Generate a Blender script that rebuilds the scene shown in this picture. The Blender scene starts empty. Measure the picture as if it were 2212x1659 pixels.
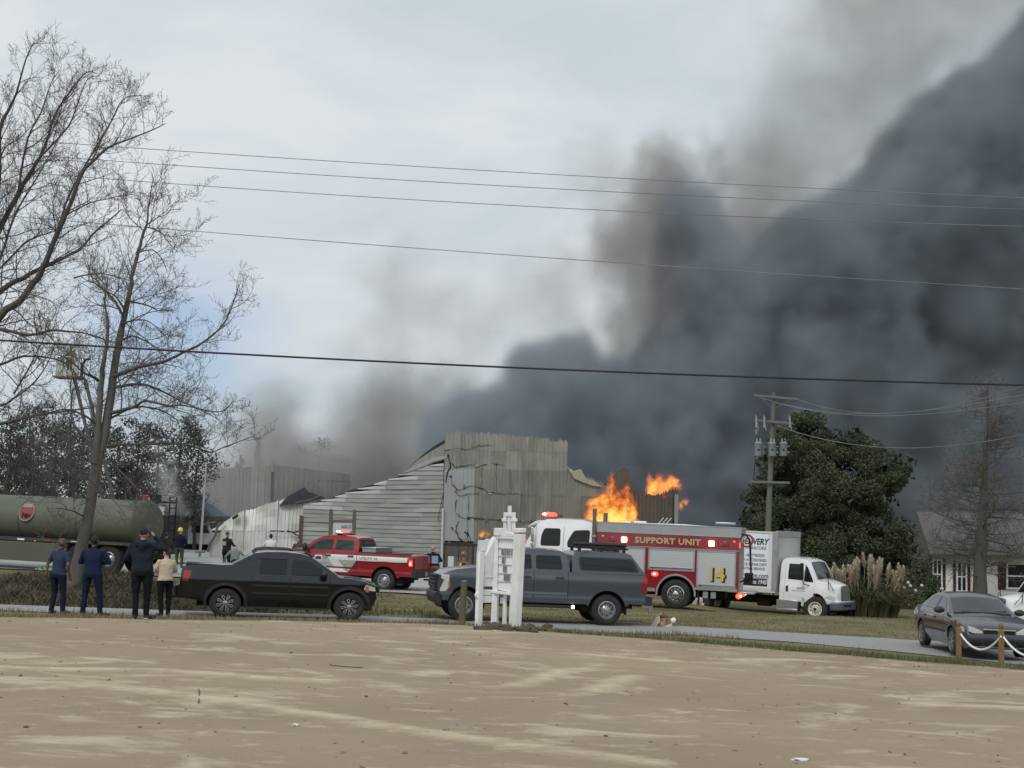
import bpy, bmesh, math, random
import numpy as np
from mathutils import Vector, Matrix, Quaternion, noise as mnoise

random.seed(7); np.random.seed(7)
SC = bpy.context.scene
COL = SC.collection
PI = math.pi

# ---------------------------------------------------------------- camera
F_PX, CX, CY, EYE = 3322.0, 1106.0, 829.5, 2.8
PITCH, ROLL = math.atan(298.5 / F_PX), math.radians(1.2)
SLOPE = -0.022                                   # the street falls gently to the right
_f = Vector((0, math.cos(PITCH), math.sin(PITCH)))
_u0 = Vector((0, -math.sin(PITCH), math.cos(PITCH)))
_r0 = Vector((1, 0, 0))
_r = math.cos(ROLL) * _r0 + math.sin(ROLL) * _u0
_u = math.cos(ROLL) * _u0 - math.sin(ROLL) * _r0
cam_data = bpy.data.cameras.new('camera')
cam = bpy.data.objects.new('camera', cam_data)
COL.objects.link(cam)
cam.matrix_world = Matrix(((_r.x, _u.x, -_f.x, 0), (_r.y, _u.y, -_f.y, 0), (_r.z, _u.z, -_f.z, EYE), (0, 0, 0, 1)))
cam_data.sensor_width = 36.0
cam_data.lens = 36.0 * F_PX / 2212.0
cam_data.clip_start = 0.1
cam_data.clip_end = 3000
SC.camera = cam

# ---------------------------------------------------------------- light
SUN_EL, SUN_AZ = math.radians(48), math.radians(205)
world = bpy.data.worlds.new('World')
SC.world = world
world.use_nodes = True
wn = world.node_tree
wn.nodes.clear()
def wnode(t, **kw):
    n = wn.nodes.new(t)
    for k, v in kw.items():
        setattr(n, k, v)
    return n
w_out = wnode('ShaderNodeOutputWorld')
w_bg = wnode('ShaderNodeBackground')
w_bg.inputs['Strength'].default_value = 0.1
w_sky = wnode('ShaderNodeTexSky', sky_type='NISHITA', sun_disc=False)
w_sky.sun_elevation = SUN_EL
w_sky.sun_rotation = SUN_AZ
w_sky.air_density = 1.0
w_sky.dust_density = 1.5
w_tc = wnode('ShaderNodeTexCoord')
w_map = wnode('ShaderNodeMapping')
w_map.inputs['Scale'].default_value = (1.0, 1.0, 2.2)
w_map.inputs['Location'].default_value = (0.3, 0.0, 0.12)
w_n1 = wnode('ShaderNodeTexNoise')
w_n1.inputs['Scale'].default_value = 5.0
w_n1.inputs['Detail'].default_value = 6.0
w_n1.inputs['Roughness'].default_value = 0.55
w_n1.inputs['Distortion'].default_value = 0.4
w_n2 = wnode('ShaderNodeTexNoise')
w_n2.inputs['Scale'].default_value = 3.0
w_n2.inputs['Detail'].default_value = 5.0
w_n2.inputs['Roughness'].default_value = 0.6
w_map2 = wnode('ShaderNodeMapping')
w_map2.inputs['Location'].default_value = (4.2, 1.7, 0.6)
w_map2.inputs['Scale'].default_value = (1.0, 1.0, 2.0)
w_cl = wnode('ShaderNodeValToRGB')               # brightness of the cloud deck
w_cl.color_ramp.elements[0].position = 0.36
w_cl.color_ramp.elements[0].color = (0.62, 0.70, 0.757, 1)
w_cl.color_ramp.elements[1].position = 0.63
w_cl.color_ramp.elements[1].color = (0.79, 0.83, 0.86, 1)
w_mul = wnode('ShaderNodeVectorMath', operation='SCALE')
w_mul.inputs['Scale'].default_value = 9.2
w_gap = wnode('ShaderNodeValToRGB')              # thin places where the blue shows
w_gap.color_ramp.elements[0].position = 0.32
w_gap.color_ramp.elements[0].color = (0.25, 0.25, 0.25, 1)
w_gap.color_ramp.elements[1].position = 0.52
w_gap.color_ramp.elements[1].color = (1, 1, 1, 1)
w_skg = wnode('ShaderNodeVectorMath', operation='MULTIPLY')
w_skg.inputs[1].default_value = (0.95, 1.02, 1.25)
w_mix = wnode('ShaderNodeMix', data_type='RGBA')
L = wn.links.new
L(w_tc.outputs['Generated'], w_map.inputs['Vector'])
L(w_tc.outputs['Generated'], w_map2.inputs['Vector'])
L(w_map.outputs[0], w_n1.inputs['Vector'])
L(w_map2.outputs[0], w_n2.inputs['Vector'])
L(w_n1.outputs['Fac'], w_cl.inputs['Fac'])
# one clear patch low in the north-west, ragged by the noise
w_dist = wnode('ShaderNodeVectorMath', operation='DISTANCE')
w_dist.inputs[1].default_value = (-0.215, 0.970, 0.085)
w_add = wnode('ShaderNodeMath', operation='MULTIPLY_ADD')
w_add.inputs[1].default_value = 3.8
w_gmap = wnode('ShaderNodeMath', operation='ADD')
w_gmap.inputs[1].default_value = -0.12
L(w_tc.outputs['Generated'], w_dist.inputs[0])
L(w_dist.outputs['Value'], w_add.inputs[0])
w_ns = wnode('ShaderNodeMath', operation='MULTIPLY')
w_ns.inputs[1].default_value = 0.6
L(w_n2.outputs['Fac'], w_ns.inputs[0])
L(w_ns.outputs[0], w_add.inputs[2])
L(w_add.outputs[0], w_gmap.inputs[0])
L(w_gmap.outputs[0], w_gap.inputs['Fac'])
L(w_cl.outputs['Color'], w_mul.inputs[0])
L(w_sky.outputs['Color'], w_skg.inputs[0])
L(w_gap.outputs['Color'], w_mix.inputs['Factor'])
L(w_skg.outputs[0], w_mix.inputs['A'])
L(w_mul.outputs[0], w_mix.inputs['B'])
L(w_mix.outputs['Result'], w_bg.inputs['Color'])
L(w_bg.outputs[0], w_out.inputs['Surface'])

sun_data = bpy.data.lights.new('sun', 'SUN')
sun_data.energy = 1.5
sun_data.angle = math.radians(18)
sun_data.color = (1.0, 0.96, 0.9)
sun = bpy.data.objects.new('sun', sun_data)
COL.objects.link(sun)
_sd = Vector((math.sin(SUN_AZ) * math.cos(SUN_EL), math.cos(SUN_AZ) * math.cos(SUN_EL), math.sin(SUN_EL)))
sun.rotation_mode = 'QUATERNION'
sun.rotation_quaternion = _sd.to_track_quat('Z', 'Y')

vs = SC.view_settings
vs.view_transform = 'Standard'
vs.look = 'None'
vs.exposure = 0.0
vs.gamma = 1.0
vs.use_curve_mapping = False
SC.render.engine = 'CYCLES'
SC.cycles.max_bounces = 6
SC.cycles.diffuse_bounces = 3
SC.cycles.glossy_bounces = 3
SC.cycles.transmission_bounces = 4
SC.cycles.volume_bounces = 2
SC.cycles.transparent_max_bounces = 12
SC.cycles.volume_step_rate = 1.0
SC.cycles.volume_max_steps = 256

# ---------------------------------------------------------------- helpers
def ray(px, py):
    px, py = float(px), float(py)
    return _f + ((px - CX) / F_PX) * _r - ((py - CY) / F_PX) * _u
def at(px, py, Y):
    Y = float(Y)
    """world point seen at (px, py) of the 2212 x 1659 photograph when it stands Y metres out"""
    d = ray(px, py)
    p = d * (Y / d.y)
    return Vector((p.x, p.y, p.z + EYE))
def onroad(px, py, lv=0.0):
    d = ray(px, py)
    t = (lv - EYE) / (d.z - SLOPE * d.x)
    p = d * t
    return Vector((p.x, p.y, p.z + EYE))
def interp(t, xs, ys):
    return float(np.interp(t, xs, ys))
def sm(a, b, t):
    t = min(1.0, max(0.0, (t - a) / (b - a)))
    return t * t * (3 - 2 * t)

EDGE_X = [-40, -10.4, -5.0, -1.2, 0.4, 4.0, 8.2, 10.0, 16, 40]
EDGE_Y = [30.5, 31.8, 34.2, 35.7, 34.8, 33.1, 30.4, 29.7, 28.5, 27]      # where the sand gives way to the verge
NEAR_X = [-60, -14, 0, 5, 7.5, 10, 12, 20, 60]
NEAR_Y = [38.0, 39.4, 40.3, 41.3, 40.4, 38.3, 36.0, 34.5, 33]           # near edge of the street
FAR_X = [-60, -13.7, -2.5, 5.4, 11.4, 25, 60]
FAR_Y = [40.5, 42.0, 43.6, 44.9, 43.2, 42.3, 41]
def ground_z(x, y):
    z = SLOPE * max(-60, min(60, x))
    e, n = interp(x, EDGE_X, EDGE_Y), interp(x, NEAR_X, NEAR_Y)
    z += 0.42 * (1 - min(1, max(0, (y - e) / max(0.5, n - e))))
    fe = interp(x, FAR_X, FAR_Y)
    # grassy swell beyond the street on the right, dropping behind it
    r = sm(5, 10, x)
    z += r * 0.10 * sm(fe, fe + 5, y) * (1 - sm(52, 57, y))
    z -= r * 0.42 * sm(52, 60, y)
    # shallow ditch with a bank on the left
    l = 1 - sm(-9, -4, x)
    z += l * (-0.25 * math.exp(-((y - fe - 2.5) / 1.6) ** 2) + 0.12 * math.exp(-((y - 52) / 4) ** 2))
    z -= 0.35 * sm(72, 90, y)
    z *= 1.0 - 0.6 * sm(120, 300, y)
    return z
GZ = ground_z

def srgb(h):
    h = h.lstrip('#')
    c = [int(h[i:i + 2], 16) / 255 for i in (0, 2, 4)]
    return tuple((v / 12.92 if v <= 0.04045 else ((v + 0.055) / 1.055) ** 2.4) for v in c) + (1.0,)
def rgb(r, g, b):
    return (r, g, b, 1.0)

MATS = {}
class NT:
    """small wrapper for building node materials"""
    def __init__(self, name):
        self.m = bpy.data.materials.new(name)
        self.m.use_nodes = True
        self.t = self.m.node_tree
        self.b = self.t.nodes['Principled BSDF']
    def n(self, typ, ins=None, **kw):
        nd = self.t.nodes.new(typ)
        for k, v in kw.items():
            setattr(nd, k, v)
        for k, v in (ins or {}).items():
            nd.inputs[k].default_value = v
        return nd
    def l(self, a, b):
        self.t.links.new(a, b)
def mat(name, col, rough=0.6, metal=0.0, var=0.12, scale=6.0, bump=0.0, coat=0.0, spec=0.5, emit=None, es=0.0, dirt=None, dscale=2.0, stretch=None):
    """principled material whose colour drifts a little with noise; dirt = (colour, amount)"""
    if name in MATS:
        return MATS[name]
    k = NT(name)
    b = k.b
    b.inputs['Roughness'].default_value = rough
    b.inputs['Metallic'].default_value = metal
    b.inputs['Specular IOR Level'].default_value = spec
    b.inputs['Coat Weight'].default_value = coat
    b.inputs['Coat Roughness'].default_value = 0.06
    tc = k.n('ShaderNodeTexCoord')
    src = tc.outputs['Object']
    if stretch:
        mp = k.n('ShaderNodeMapping', {'Scale': stretch})
        k.l(src, mp.inputs['Vector'])
        src = mp.outputs[0]
    nz = k.n('ShaderNodeTexNoise', {'Scale': scale, 'Detail': 5.0, 'Roughness': 0.6})
    k.l(src, nz.inputs['Vector'])
    mx = k.n('ShaderNodeMix', data_type='RGBA')
    lo = tuple(c * (1 - var) for c in col[:3]) + (1,)
    hi = tuple(min(1, c * (1 + var)) for c in col[:3]) + (1,)
    mx.inputs['A'].default_value = lo
    mx.inputs['B'].default_value = hi
    k.l(nz.outputs['Fac'], mx.inputs['Factor'])
    out = mx.outputs['Result']
    if dirt:
        nz2 = k.n('ShaderNodeTexNoise', {'Scale': dscale, 'Detail': 7.0, 'Roughness': 0.65})
        k.l(src, nz2.inputs['Vector'])
        rp = k.n('ShaderNodeMapRange', {'From Min': 0.45, 'From Max': 0.72, 'To Max': dirt[1]})
        k.l(nz2.outputs['Fac'], rp.inputs['Value'])
        m2 = k.n('ShaderNodeMix', data_type='RGBA')
        m2.inputs['B'].default_value = dirt[0]
        k.l(out, m2.inputs['A'])
        k.l(rp.outputs[0], m2.inputs['Factor'])
        out = m2.outputs['Result']
    k.l(out, b.inputs['Base Color'])
    if bump > 0:
        bp = k.n('ShaderNodeBump', {'Strength': bump, 'Distance': 0.02})
        nz3 = k.n('ShaderNodeTexNoise', {'Scale': scale * 4, 'Detail': 4.0})
        k.l(src, nz3.inputs['Vector'])
        k.l(nz3.outputs['Fac'], bp.inputs['Height'])
        k.l(bp.outputs[0], b.inputs['Normal'])
    if emit:
        b.inputs['Emission Color'].default_value = emit
        b.inputs['Emission Strength'].default_value = es
    MATS[name] = k.m
    return k.m

def link(name, data, parent=None):
    o = bpy.data.objects.new(name, data)
    COL.objects.link(o)
    if parent is not None:
        o.parent = parent
    return o
def tag(o, label=None, cat=None, group=None, kind=None):
    if label: o['label'] = label
    if cat: o['category'] = cat
    if group: o['group'] = group
    if kind: o['kind'] = kind
    return o
def thing(name, loc, label, cat, rz=0.0, group=None, tilt=False):
    o = link(name, None)
    o.empty_display_size = 0.2
    o.location = loc
    o.rotation_mode = 'QUATERNION'
    q = Quaternion((0, 0, 1), rz)
    if tilt:
        q = Vector((0, 0, 1)).rotation_difference(Vector((-SLOPE, 0, 1)).normalized()) @ q
    o.rotation_quaternion = q
    return tag(o, label, cat, group)
def smooth_by_angle(me, deg=35):
    for p in me.polygons:
        p.use_smooth = True
    me.set_sharp_from_angle(angle=math.radians(deg))
class MB:
    """collects shapes into one bmesh; several material slots are allowed"""
    def __init__(self):
        self.b = bmesh.new()
        self.mats = []
    def slot(self, m):
        if m not in self.mats:
            self.mats.append(m)
        return self.mats.index(m)
    def _mark(self, faces, m):
        if m is not None:
            i = self.slot(m)
            for f in faces:
                f.material_index = i
    def box(self, c, s, rot=None, m=None, taper=None):
        vs_ = []
        for dz in (-.5, .5):
            for dx, dy in ((-.5, -.5), (.5, -.5), (.5, .5), (-.5, .5)):
                k = taper if (taper and dz > 0) else 1
                p = Vector((dx * s[0] * k, dy * s[1] * k, dz * s[2]))
                if rot is not None:
                    p = rot @ p
                vs_.append(self.b.verts.new(p + Vector(c)))
        fs = []
        for q in ((3, 2, 1, 0), (4, 5, 6, 7), (0, 1, 5, 4), (1, 2, 6, 5), (2, 3, 7, 6), (3, 0, 4, 7)):
            fs.append(self.b.faces.new([vs_[i] for i in q]))
        self._mark(fs, m)
        return self
    def prism(self, pts, a, b, axis='y', m=None):
        """closed polygon pts (2D) extruded from a to b along an axis (x: pts=(y,z), y: (x,z), z: (x,y))"""
        def mk(p, t):
            return {'x': (t, p[0], p[1]), 'y': (p[0], t, p[1]), 'z': (p[0], p[1], t)}[axis]
        v0 = [self.b.verts.new(mk(p, a)) for p in pts]
        v1 = [self.b.verts.new(mk(p, b)) for p in pts]
        fs = [self.b.faces.new(v0), self.b.faces.new(v1[::-1])]
        n = len(pts)
        for i in range(n):
            j = (i + 1) % n
            fs.append(self.b.faces.new((v0[j], v0[i], v1[i], v1[j])))
        self._mark(fs, m)
        return self
    def tube(self, pts, rad, seg=6, m=None, cap=True):
        """polyline tube; rad one number or one per point"""
        pts = [Vector(p) for p in pts]
        if not hasattr(rad, '__len__'):
            rad = [rad] * len(pts)
        rings = []
        up = None
        for i, p in enumerate(pts):
            d = (pts[min(i + 1, len(pts) - 1)] - pts[max(i - 1, 0)])
            if d.length < 1e-9:
                d = Vector((0, 0, 1))
            d.normalize()
            if up is None:
                up = Vector((0, 0, 1)) if abs(d.z) < 0.9 else Vector((1, 0, 0))
            s = d.cross(up)
            if s.length < 1e-5:
                s = d.orthogonal()
            s.normalize()
            up = s.cross(d).normalized()
            rings.append([self.b.verts.new(p + rad[i] * (math.cos(2 * PI * k / seg) * s + math.sin(2 * PI * k / seg) * up)) for k in range(seg)])
        fs = []
        for i in range(len(rings) - 1):
            for k in range(seg):
                j = (k + 1) % seg
                fs.append(self.b.faces.new((rings[i][k], rings[i][j], rings[i + 1][j], rings[i + 1][k])))
        if cap:
            fs.append(self.b.faces.new(rings[0][::-1]))
            fs.append(self.b.faces.new(rings[-1]))
        self._mark(fs, m)
        return self
    def lathe(self, prof, c=(0, 0, 0), axis='z', seg=24, m=None, close=False):
        """prof = (radius, height) pairs revolved round an axis through c"""
        rings = []
        for r_, h in prof:
            ring = []
            for k in range(seg):
                a = 2 * PI * k / seg
                if axis == 'z': p = (r_ * math.cos(a), r_ * math.sin(a), h)
                elif axis == 'y': p = (r_ * math.cos(a), h, r_ * math.sin(a))
                else: p = (h, r_ * math.cos(a), r_ * math.sin(a))
                ring.append(self.b.verts.new(Vector(p) + Vector(c)))
            rings.append(ring)
        fs = []
        n = len(rings)
        for i in range(n if close else n - 1):
            A, B = rings[i], rings[(i + 1) % n]
            for k in range(seg):
                j = (k + 1) % seg
                fs.append(self.b.faces.new((A[k], A[j], B[j], B[k])))
        if not close:
            fs.append(self.b.faces.new(rings[0][::-1]))
            fs.append(self.b.faces.new(rings[-1]))
        self._mark(fs, m)
        return self
    def quad(self, a, b, c, d, m=None):
        f = self.b.faces.new([self.b.verts.new(Vector(p)) for p in (a, b, c, d)])
        self._mark([f], m)
        return self
    def blob(self, c, r, m=None, sub=2, jag=0.0, seed=0):
        """ellipsoid with optional lumps"""
        res = bmesh.ops.create_icosphere(self.b, subdivisions=sub, radius=1.0)
        fs = set()
        for v in res['verts']:
            p = v.co.copy()
            k = 1 + jag * mnoise.noise(p * 1.7 + Vector((seed, seed * 2.1, 0))) if jag else 1
            v.co = Vector((p.x * r[0] * k, p.y * r[1] * k, p.z * r[2] * k)) + Vector(c)
            fs.update(v.link_faces)
        self._mark(fs, m)
        return self
    def mesh(self, name, mats=None, smooth=35):
        bmesh.ops.recalc_face_normals(self.b, faces=self.b.faces)
        me = bpy.data.meshes.new(name)
        self.b.to_mesh(me)
        self.b.free()
        for m_ in (mats if mats is not None else self.mats):
            me.materials.append(m_)
        if smooth:
            smooth_by_angle(me, smooth)
        return me
    def build(self, name, m=None, parent=None, smooth=35, bevel=0.0, seg=2):
        me = self.mesh(name, [m] if m is not None else None, smooth)
        o = link(name, me, parent)
        if bevel:
            md = o.modifiers.new('edge_softening', 'BEVEL')
            md.width = bevel
            md.segments = seg
            md.limit_method = 'ANGLE'
            md.angle_limit = math.radians(32)
            md.harden_normals = False
        return o
def part(parent, name, m, fn, **kw):
    mb = MB()
    fn(mb)
    return mb.build(name, m, parent, **kw)
def box_part(parent, name, m, c, s, rot=None, **kw):
    return MB().box(c, s, rot).build(name, m, parent, **kw)
def text_part(parent, name, s, m, size, loc, rot, depth=0.006, bold=0.0, align='CENTER', sx=1.0, shear=0.0, space=1.0):
    cu = bpy.data.curves.new(name, 'FONT')
    cu.body = s
    cu.size = size
    cu.align_x = align
    cu.align_y = 'CENTER'
    cu.extrude = depth
    cu.offset = bold
    cu.shear = shear
    cu.space_character = space
    cu.resolution_u = 2
    cu.materials.append(m)
    tmp = bpy.data.objects.new(name, cu)
    COL.objects.link(tmp)
    dg = bpy.context.evaluated_depsgraph_get()
    me = bpy.data.meshes.new_from_object(tmp.evaluated_get(dg))
    bpy.data.objects.remove(tmp)
    o = link(name, me, parent)
    o.location = loc
    o.rotation_euler = rot
    o.scale = (sx, 1, 1)
    return o
def copy_tree(o, parent=None, children=None):
    c = o.copy()
    COL.objects.link(c)
    c.parent = parent
    for ch in list(o.children):
        copy_tree(ch, c)
    return c
# ================================================================= shared materials
m_tyre = mat('tyre_rubber', rgb(.018, .018, .019), .85, var=.25, scale=20, dirt=(rgb(.07, .065, .055), .5), dscale=4)
m_black = mat('black_plastic', rgb(.016, .016, .018), .55, var=.2, dirt=(rgb(.06, .055, .05), .3))
m_under = mat('underbody', rgb(.010, .010, .010), .9, var=.3)
m_chrome = mat('chrome', rgb(.62, .63, .64), .16, 1.0, var=.04, dirt=(rgb(.25, .24, .22), .3), dscale=5)
m_alu = mat('brushed_aluminium', rgb(.50, .51, .52), .38, .9, var=.06, dirt=(rgb(.3, .29, .28), .35), dscale=3)
m_steelw = mat('steel_wheel', rgb(.42, .43, .44), .35, .85, var=.08, dirt=(rgb(.15, .14, .12), .5), dscale=8)
m_rim = mat('machined_rim', rgb(.52, .53, .54), .28, .9, var=.06, dirt=(rgb(.12, .11, .10), .4), dscale=7)
m_glass = mat('dark_glass', rgb(.014, .018, .020), .06, var=.1, spec=.35)
m_glassg = mat('green_glass', rgb(.030, .048, .045), .05, var=.3, spec=.7, scale=2)
m_redlens = mat('red_lens', rgb(.28, .012, .015), .2, coat=.6, var=.15)
m_amber = mat('amber_lens', rgb(.50, .17, .06), .25, coat=.5, var=.1)
m_lamp = mat('lamp_lens', rgb(.55, .56, .53), .18, coat=.8, var=.15, scale=9)
m_redlit = mat('lit_red_lamp', rgb(.9, .05, .03), .3, emit=rgb(1, .05, .03), es=4)
m_redhot = mat('lit_red_core', rgb(1, .3, .2), .3, emit=rgb(1, .30, .18), es=8)
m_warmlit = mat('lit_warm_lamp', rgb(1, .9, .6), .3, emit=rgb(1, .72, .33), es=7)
m_whitelit = mat('lit_white_glint', rgb(1, 1, .9), .3, emit=rgb(1, .93, .72), es=8)

# ================================================================= ground
def ground_material():
    k = NT('ground_surface')
    tc = k.n('ShaderNodeTexCoord')
    at_ = k.n('ShaderNodeAttribute', attribute_name='sand')
    # sand: damp tan field, pale dry drifts drawn out sideways, fine grain
    def noise(scale, detail, st=(1, 1, 1), rough=0.6, loc=(0, 0, 0), dist=0.0):
        mp = k.n('ShaderNodeMapping', {'Scale': st, 'Location': loc})
        k.l(tc.outputs['Object'], mp.inputs['Vector'])
        n_ = k.n('ShaderNodeTexNoise', {'Scale': scale, 'Detail': detail, 'Roughness': rough, 'Distortion': dist})
        k.l(mp.outputs[0], n_.inputs['Vector'])
        return n_.outputs['Fac']
    def ramp(v, a, b, t=1.0):
        r_ = k.n('ShaderNodeMapRange', {'From Min': a, 'From Max': b, 'To Max': t})
        k.l(v, r_.inputs['Value'])
        return r_.outputs[0]
    def mix(fac, a, b):
        m_ = k.n('ShaderNodeMix', data_type='RGBA')
        for s_, v in (('A', a), ('B', b)):
            if isinstance(v, tuple): m_.inputs[s_].default_value = v
            else: k.l(v, m_.inputs[s_])
        if isinstance(fac, float): m_.inputs['Factor'].default_value = fac
        else: k.l(fac, m_.inputs['Factor'])
        return m_.outputs['Result']
    n_drift = noise(0.85, 9, (0.7, 1.1, 1), 0.64, dist=0.5)
    n_drift2 = noise(2.2, 8, (0.65, 1.1, 1), 0.68, (7, 3, 0), 0.4)
    n_grain = noise(14, 6, rough=0.7)
    n_big = noise(0.16, 4, loc=(3, 8, 0))
    sand = mix(ramp(n_big, 0.35, 0.65), rgb(.298, .236, .164), rgb(.362, .293, .203))
    sand = mix(ramp(n_drift, 0.53, 0.65, .78), sand, rgb(.575, .500, .372))
    sand = mix(ramp(n_drift2, 0.57, 0.68, 0.6), sand, rgb(.53, .455, .335))
    sand = mix(ramp(n_drift2, 0.40, 0.30, 0.5), sand, rgb(.27, .21, .145))
    trk = k.n('ShaderNodeAttribute', attribute_name='track')
    tm = k.n('ShaderNodeMath', operation='MULTIPLY')
    k.l(trk.outputs['Fac'], tm.inputs[0])
    k.l(ramp(n_drift2, 0.30, 0.55), tm.inputs[1])
    sand = mix(tm.outputs[0], sand, rgb(.57, .49, .345))
    sand = mix(ramp(n_grain, 0.60, 0.72, 0.30), sand, rgb(.20, .155, .11))
    # grass: straw over olive, patchy
    n_g1 = noise(0.5, 7, (0.7, 1, 1), 0.62, (1, 2, 0))
    n_g2 = noise(3.2, 6, (0.6, 1.4, 1), 0.65, (4, 5, 0))
    gr = mix(ramp(n_g1, 0.38, 0.62), rgb(.105, .105, .048), rgb(.205, .175, .098))
    gr = mix(ramp(n_g2, 0.5, 0.68, 0.7), gr, rgb(.235, .19, .115))
    gr = mix(ramp(n_g2, 0.42, 0.3, 0.7), gr, rgb(.070, .078, .034))
    # ragged edge between them
    n_e = noise(1.8, 6, (0.6, 1.2, 1), 0.7, (9, 1, 0))
    ad = k.n('ShaderNodeMath', operation='MULTIPLY_ADD')
    k.l(n_e, ad.inputs[0])
    ad.inputs[1].default_value = 1.3
    k.l(at_.outputs['Fac'], ad.inputs[2])
    fac = ramp(ad.outputs[0], 1.02, 1.24)
    k.l(mix(fac, gr, sand), k.b.inputs['Base Color'])
    k.b.inputs['Roughness'].default_value = 0.95
    k.b.inputs['Specular IOR Level'].default_value = 0.15
    bp = k.n('ShaderNodeBump', {'Strength': 0.55, 'Distance': 0.06})
    ab = k.n('ShaderNodeMath', operation='ADD')
    k.l(n_grain, ab.inputs[0])
    k.l(n_drift2, ab.inputs[1])
    k.l(ab.outputs[0], bp.inputs['Height'])
    k.l(bp.outputs[0], k.b.inputs['Normal'])
    return k.m

def axis_steps(stops):
    out = []
    for a, b, s in stops:
        n_ = max(1, int(round((b - a) / s)))
        out += [a + (b - a) * i / n_ for i in range(n_)]
    out.append(stops[-1][1])
    return out
gx = axis_steps([(-900, -200, 100), (-200, -60, 14), (-60, -16, 2.0), (-16, 16, 0.24), (16, 60, 2.0), (60, 200, 14), (200, 900, 100)])
gy = axis_steps([(-60, 0, 10), (0, 13, 2), (13, 31, 0.18), (31, 48, 0.26), (48, 76, 0.8), (76, 130, 3), (130, 320, 20), (320, 2400, 160)])
# pale tyre tracks pressed into the sand
TRACKS = [[(-60, 1472), (150, 1478), (300, 1490), (450, 1508), (600, 1532), (800, 1562), (1000, 1592), (1200, 1622), (1400, 1648)],
          [(-60, 1440), (120, 1444), (300, 1446), (520, 1462), (700, 1470)],
          [(1360, 1462), (1320, 1478), (1280, 1494)], [(1215, 1450), (1170, 1466), (1110, 1484)],
          [(1240, 1412), (1330, 1420), (1450, 1428)], [(1980, 1520), (2100, 1526), (2260, 1532)]]
TRK = []
for tr_ in TRACKS:
    q = [onroad(u_, v_, .42) for u_, v_ in tr_]
    TRK += [(a.x, a.y, c.x, c.y) for a, c in zip(q, q[1:])]
TRK = np.array(TRK)
def track_dist(x, y):
    ex, ey = TRK[:, 2] - TRK[:, 0], TRK[:, 3] - TRK[:, 1]
    t = np.clip(((x - TRK[:, 0]) * ex + (y - TRK[:, 1]) * ey) / (ex * ex + ey * ey), 0, 1)
    return float(np.sqrt((x - TRK[:, 0] - t * ex) ** 2 + (y - TRK[:, 1] - t * ey) ** 2).min())
trackv = []
verts, sandv = [], []
for y in gy:
    for x in gx:
        z = ground_z(x, y)
        e = interp(x, EDGE_X, EDGE_Y)
        if 10 < y < 60 and abs(x) < 40:
            pz = mnoise.noise(Vector((x * .55, y * .8, 0))) * 0.022 + mnoise.noise(Vector((x * 2.1, y * 2.4, 4))) * 0.010
            nr_, fr_ = interp(x, NEAR_X, NEAR_Y), interp(x, FAR_X, FAR_Y)
            z += pz * (1 - sm(nr_ - .9, nr_ - .3, y) * (1 - sm(fr_ + .3, fr_ + .9, y)))
        tk = 0.0
        if 13 < y < 31 and abs(x) < 13:
            tk = 1 - sm(.06, .30, track_dist(x, y))
            z += tk * (.018 + .012 * mnoise.noise(Vector((x * 7, y * 7, 1))))
        trackv.append(tk)
        verts.append((x, y, z))
        sandv.append(1 - sm(-1.3, 1.3, y - e))
nx, ny = len(gx), len(gy)
faces = [(j * nx + i, j * nx + i + 1, (j + 1) * nx + i + 1, (j + 1) * nx + i) for j in range(ny - 1) for i in range(nx - 1)]
gme = bpy.data.meshes.new('ground')
gme.from_pydata(verts, [], faces)
gme.materials.append(ground_material())
ga = gme.attributes.new('sand', 'FLOAT', 'POINT')
ga.data.foreach_set('value', sandv)
ga2 = gme.attributes.new('track', 'FLOAT', 'POINT')
ga2.data.foreach_set('value', trackv)
for p in gme.polygons:
    p.use_smooth = True
ground = tag(link('ground', gme), kind='structure')

def strip(name, xs, near, far, m, lift, ny_=6):
    vs_, fs = [], []
    for x in xs:
        for j in range(ny_ + 1):
            y = near(x) + (far(x) - near(x)) * j / ny_
            # highest terrain nearby so the sheet never dips under the grid below
            vs_.append((x, y, ground_z(x, y) + lift))
    n_ = ny_ + 1
    for i in range(len(xs) - 1):
        for j in range(ny_):
            fs.append((i * n_ + j, (i + 1) * n_ + j, (i + 1) * n_ + j + 1, i * n_ + j + 1))
    me = bpy.data.meshes.new(name)
    me.from_pydata(vs_, [], fs)
    me.materials.append(m)
    for p in me.polygons:
        p.use_smooth = True
    return tag(link(name, me), kind='structure')
m_road = mat('worn_asphalt', rgb(.285, .288, .286), 0.85, var=.10, scale=3, bump=.35, dirt=(rgb(.30, .285, .255), .5), dscale=.7, spec=.3)
m_conc = mat('pale_concrete', rgb(.36, .365, .355), 0.85, var=.10, scale=1.2, bump=.2, dirt=(rgb(.22, .22, .21), .5), dscale=.3, spec=.3)
wob = lambda x, s: 0.17 * mnoise.noise(Vector((x * .9, s, 0))) + .10 * mnoise.noise(Vector((x * 3.1, s, 2)))
strip('road', axis_steps([(-60, -16, 1.0), (-16, 16, .3), (16, 60, 1.0)]), lambda x: interp(x, NEAR_X, NEAR_Y) + wob(x, 1), lambda x: interp(x, FAR_X, FAR_Y) + wob(x, 5), m_road, 0.018, 10)
# wide pale pavement between the grass and the burnt buildings
PAVE_X = [-60, -17, -12, -6, -2, 2.2, 3.5]
PAVE_N = [62, 63.2, 61.8, 57.4, 56.6, 57.0, 60]
strip('parking_lot', axis_steps([(-60, -20, 2), (-20, 3.5, .5)]), lambda x: interp(x, PAVE_X, PAVE_N) + wob(x, 9) * 2, lambda x: 79.0 + wob(x, 3), m_conc, 0.05, 8)
strip('forecourt', axis_steps([(-50, 12, 1.0)]), lambda x: 88.5 + wob(x, 13) * 2, lambda x: 130.0, m_conc, 0.06, 6)

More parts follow.
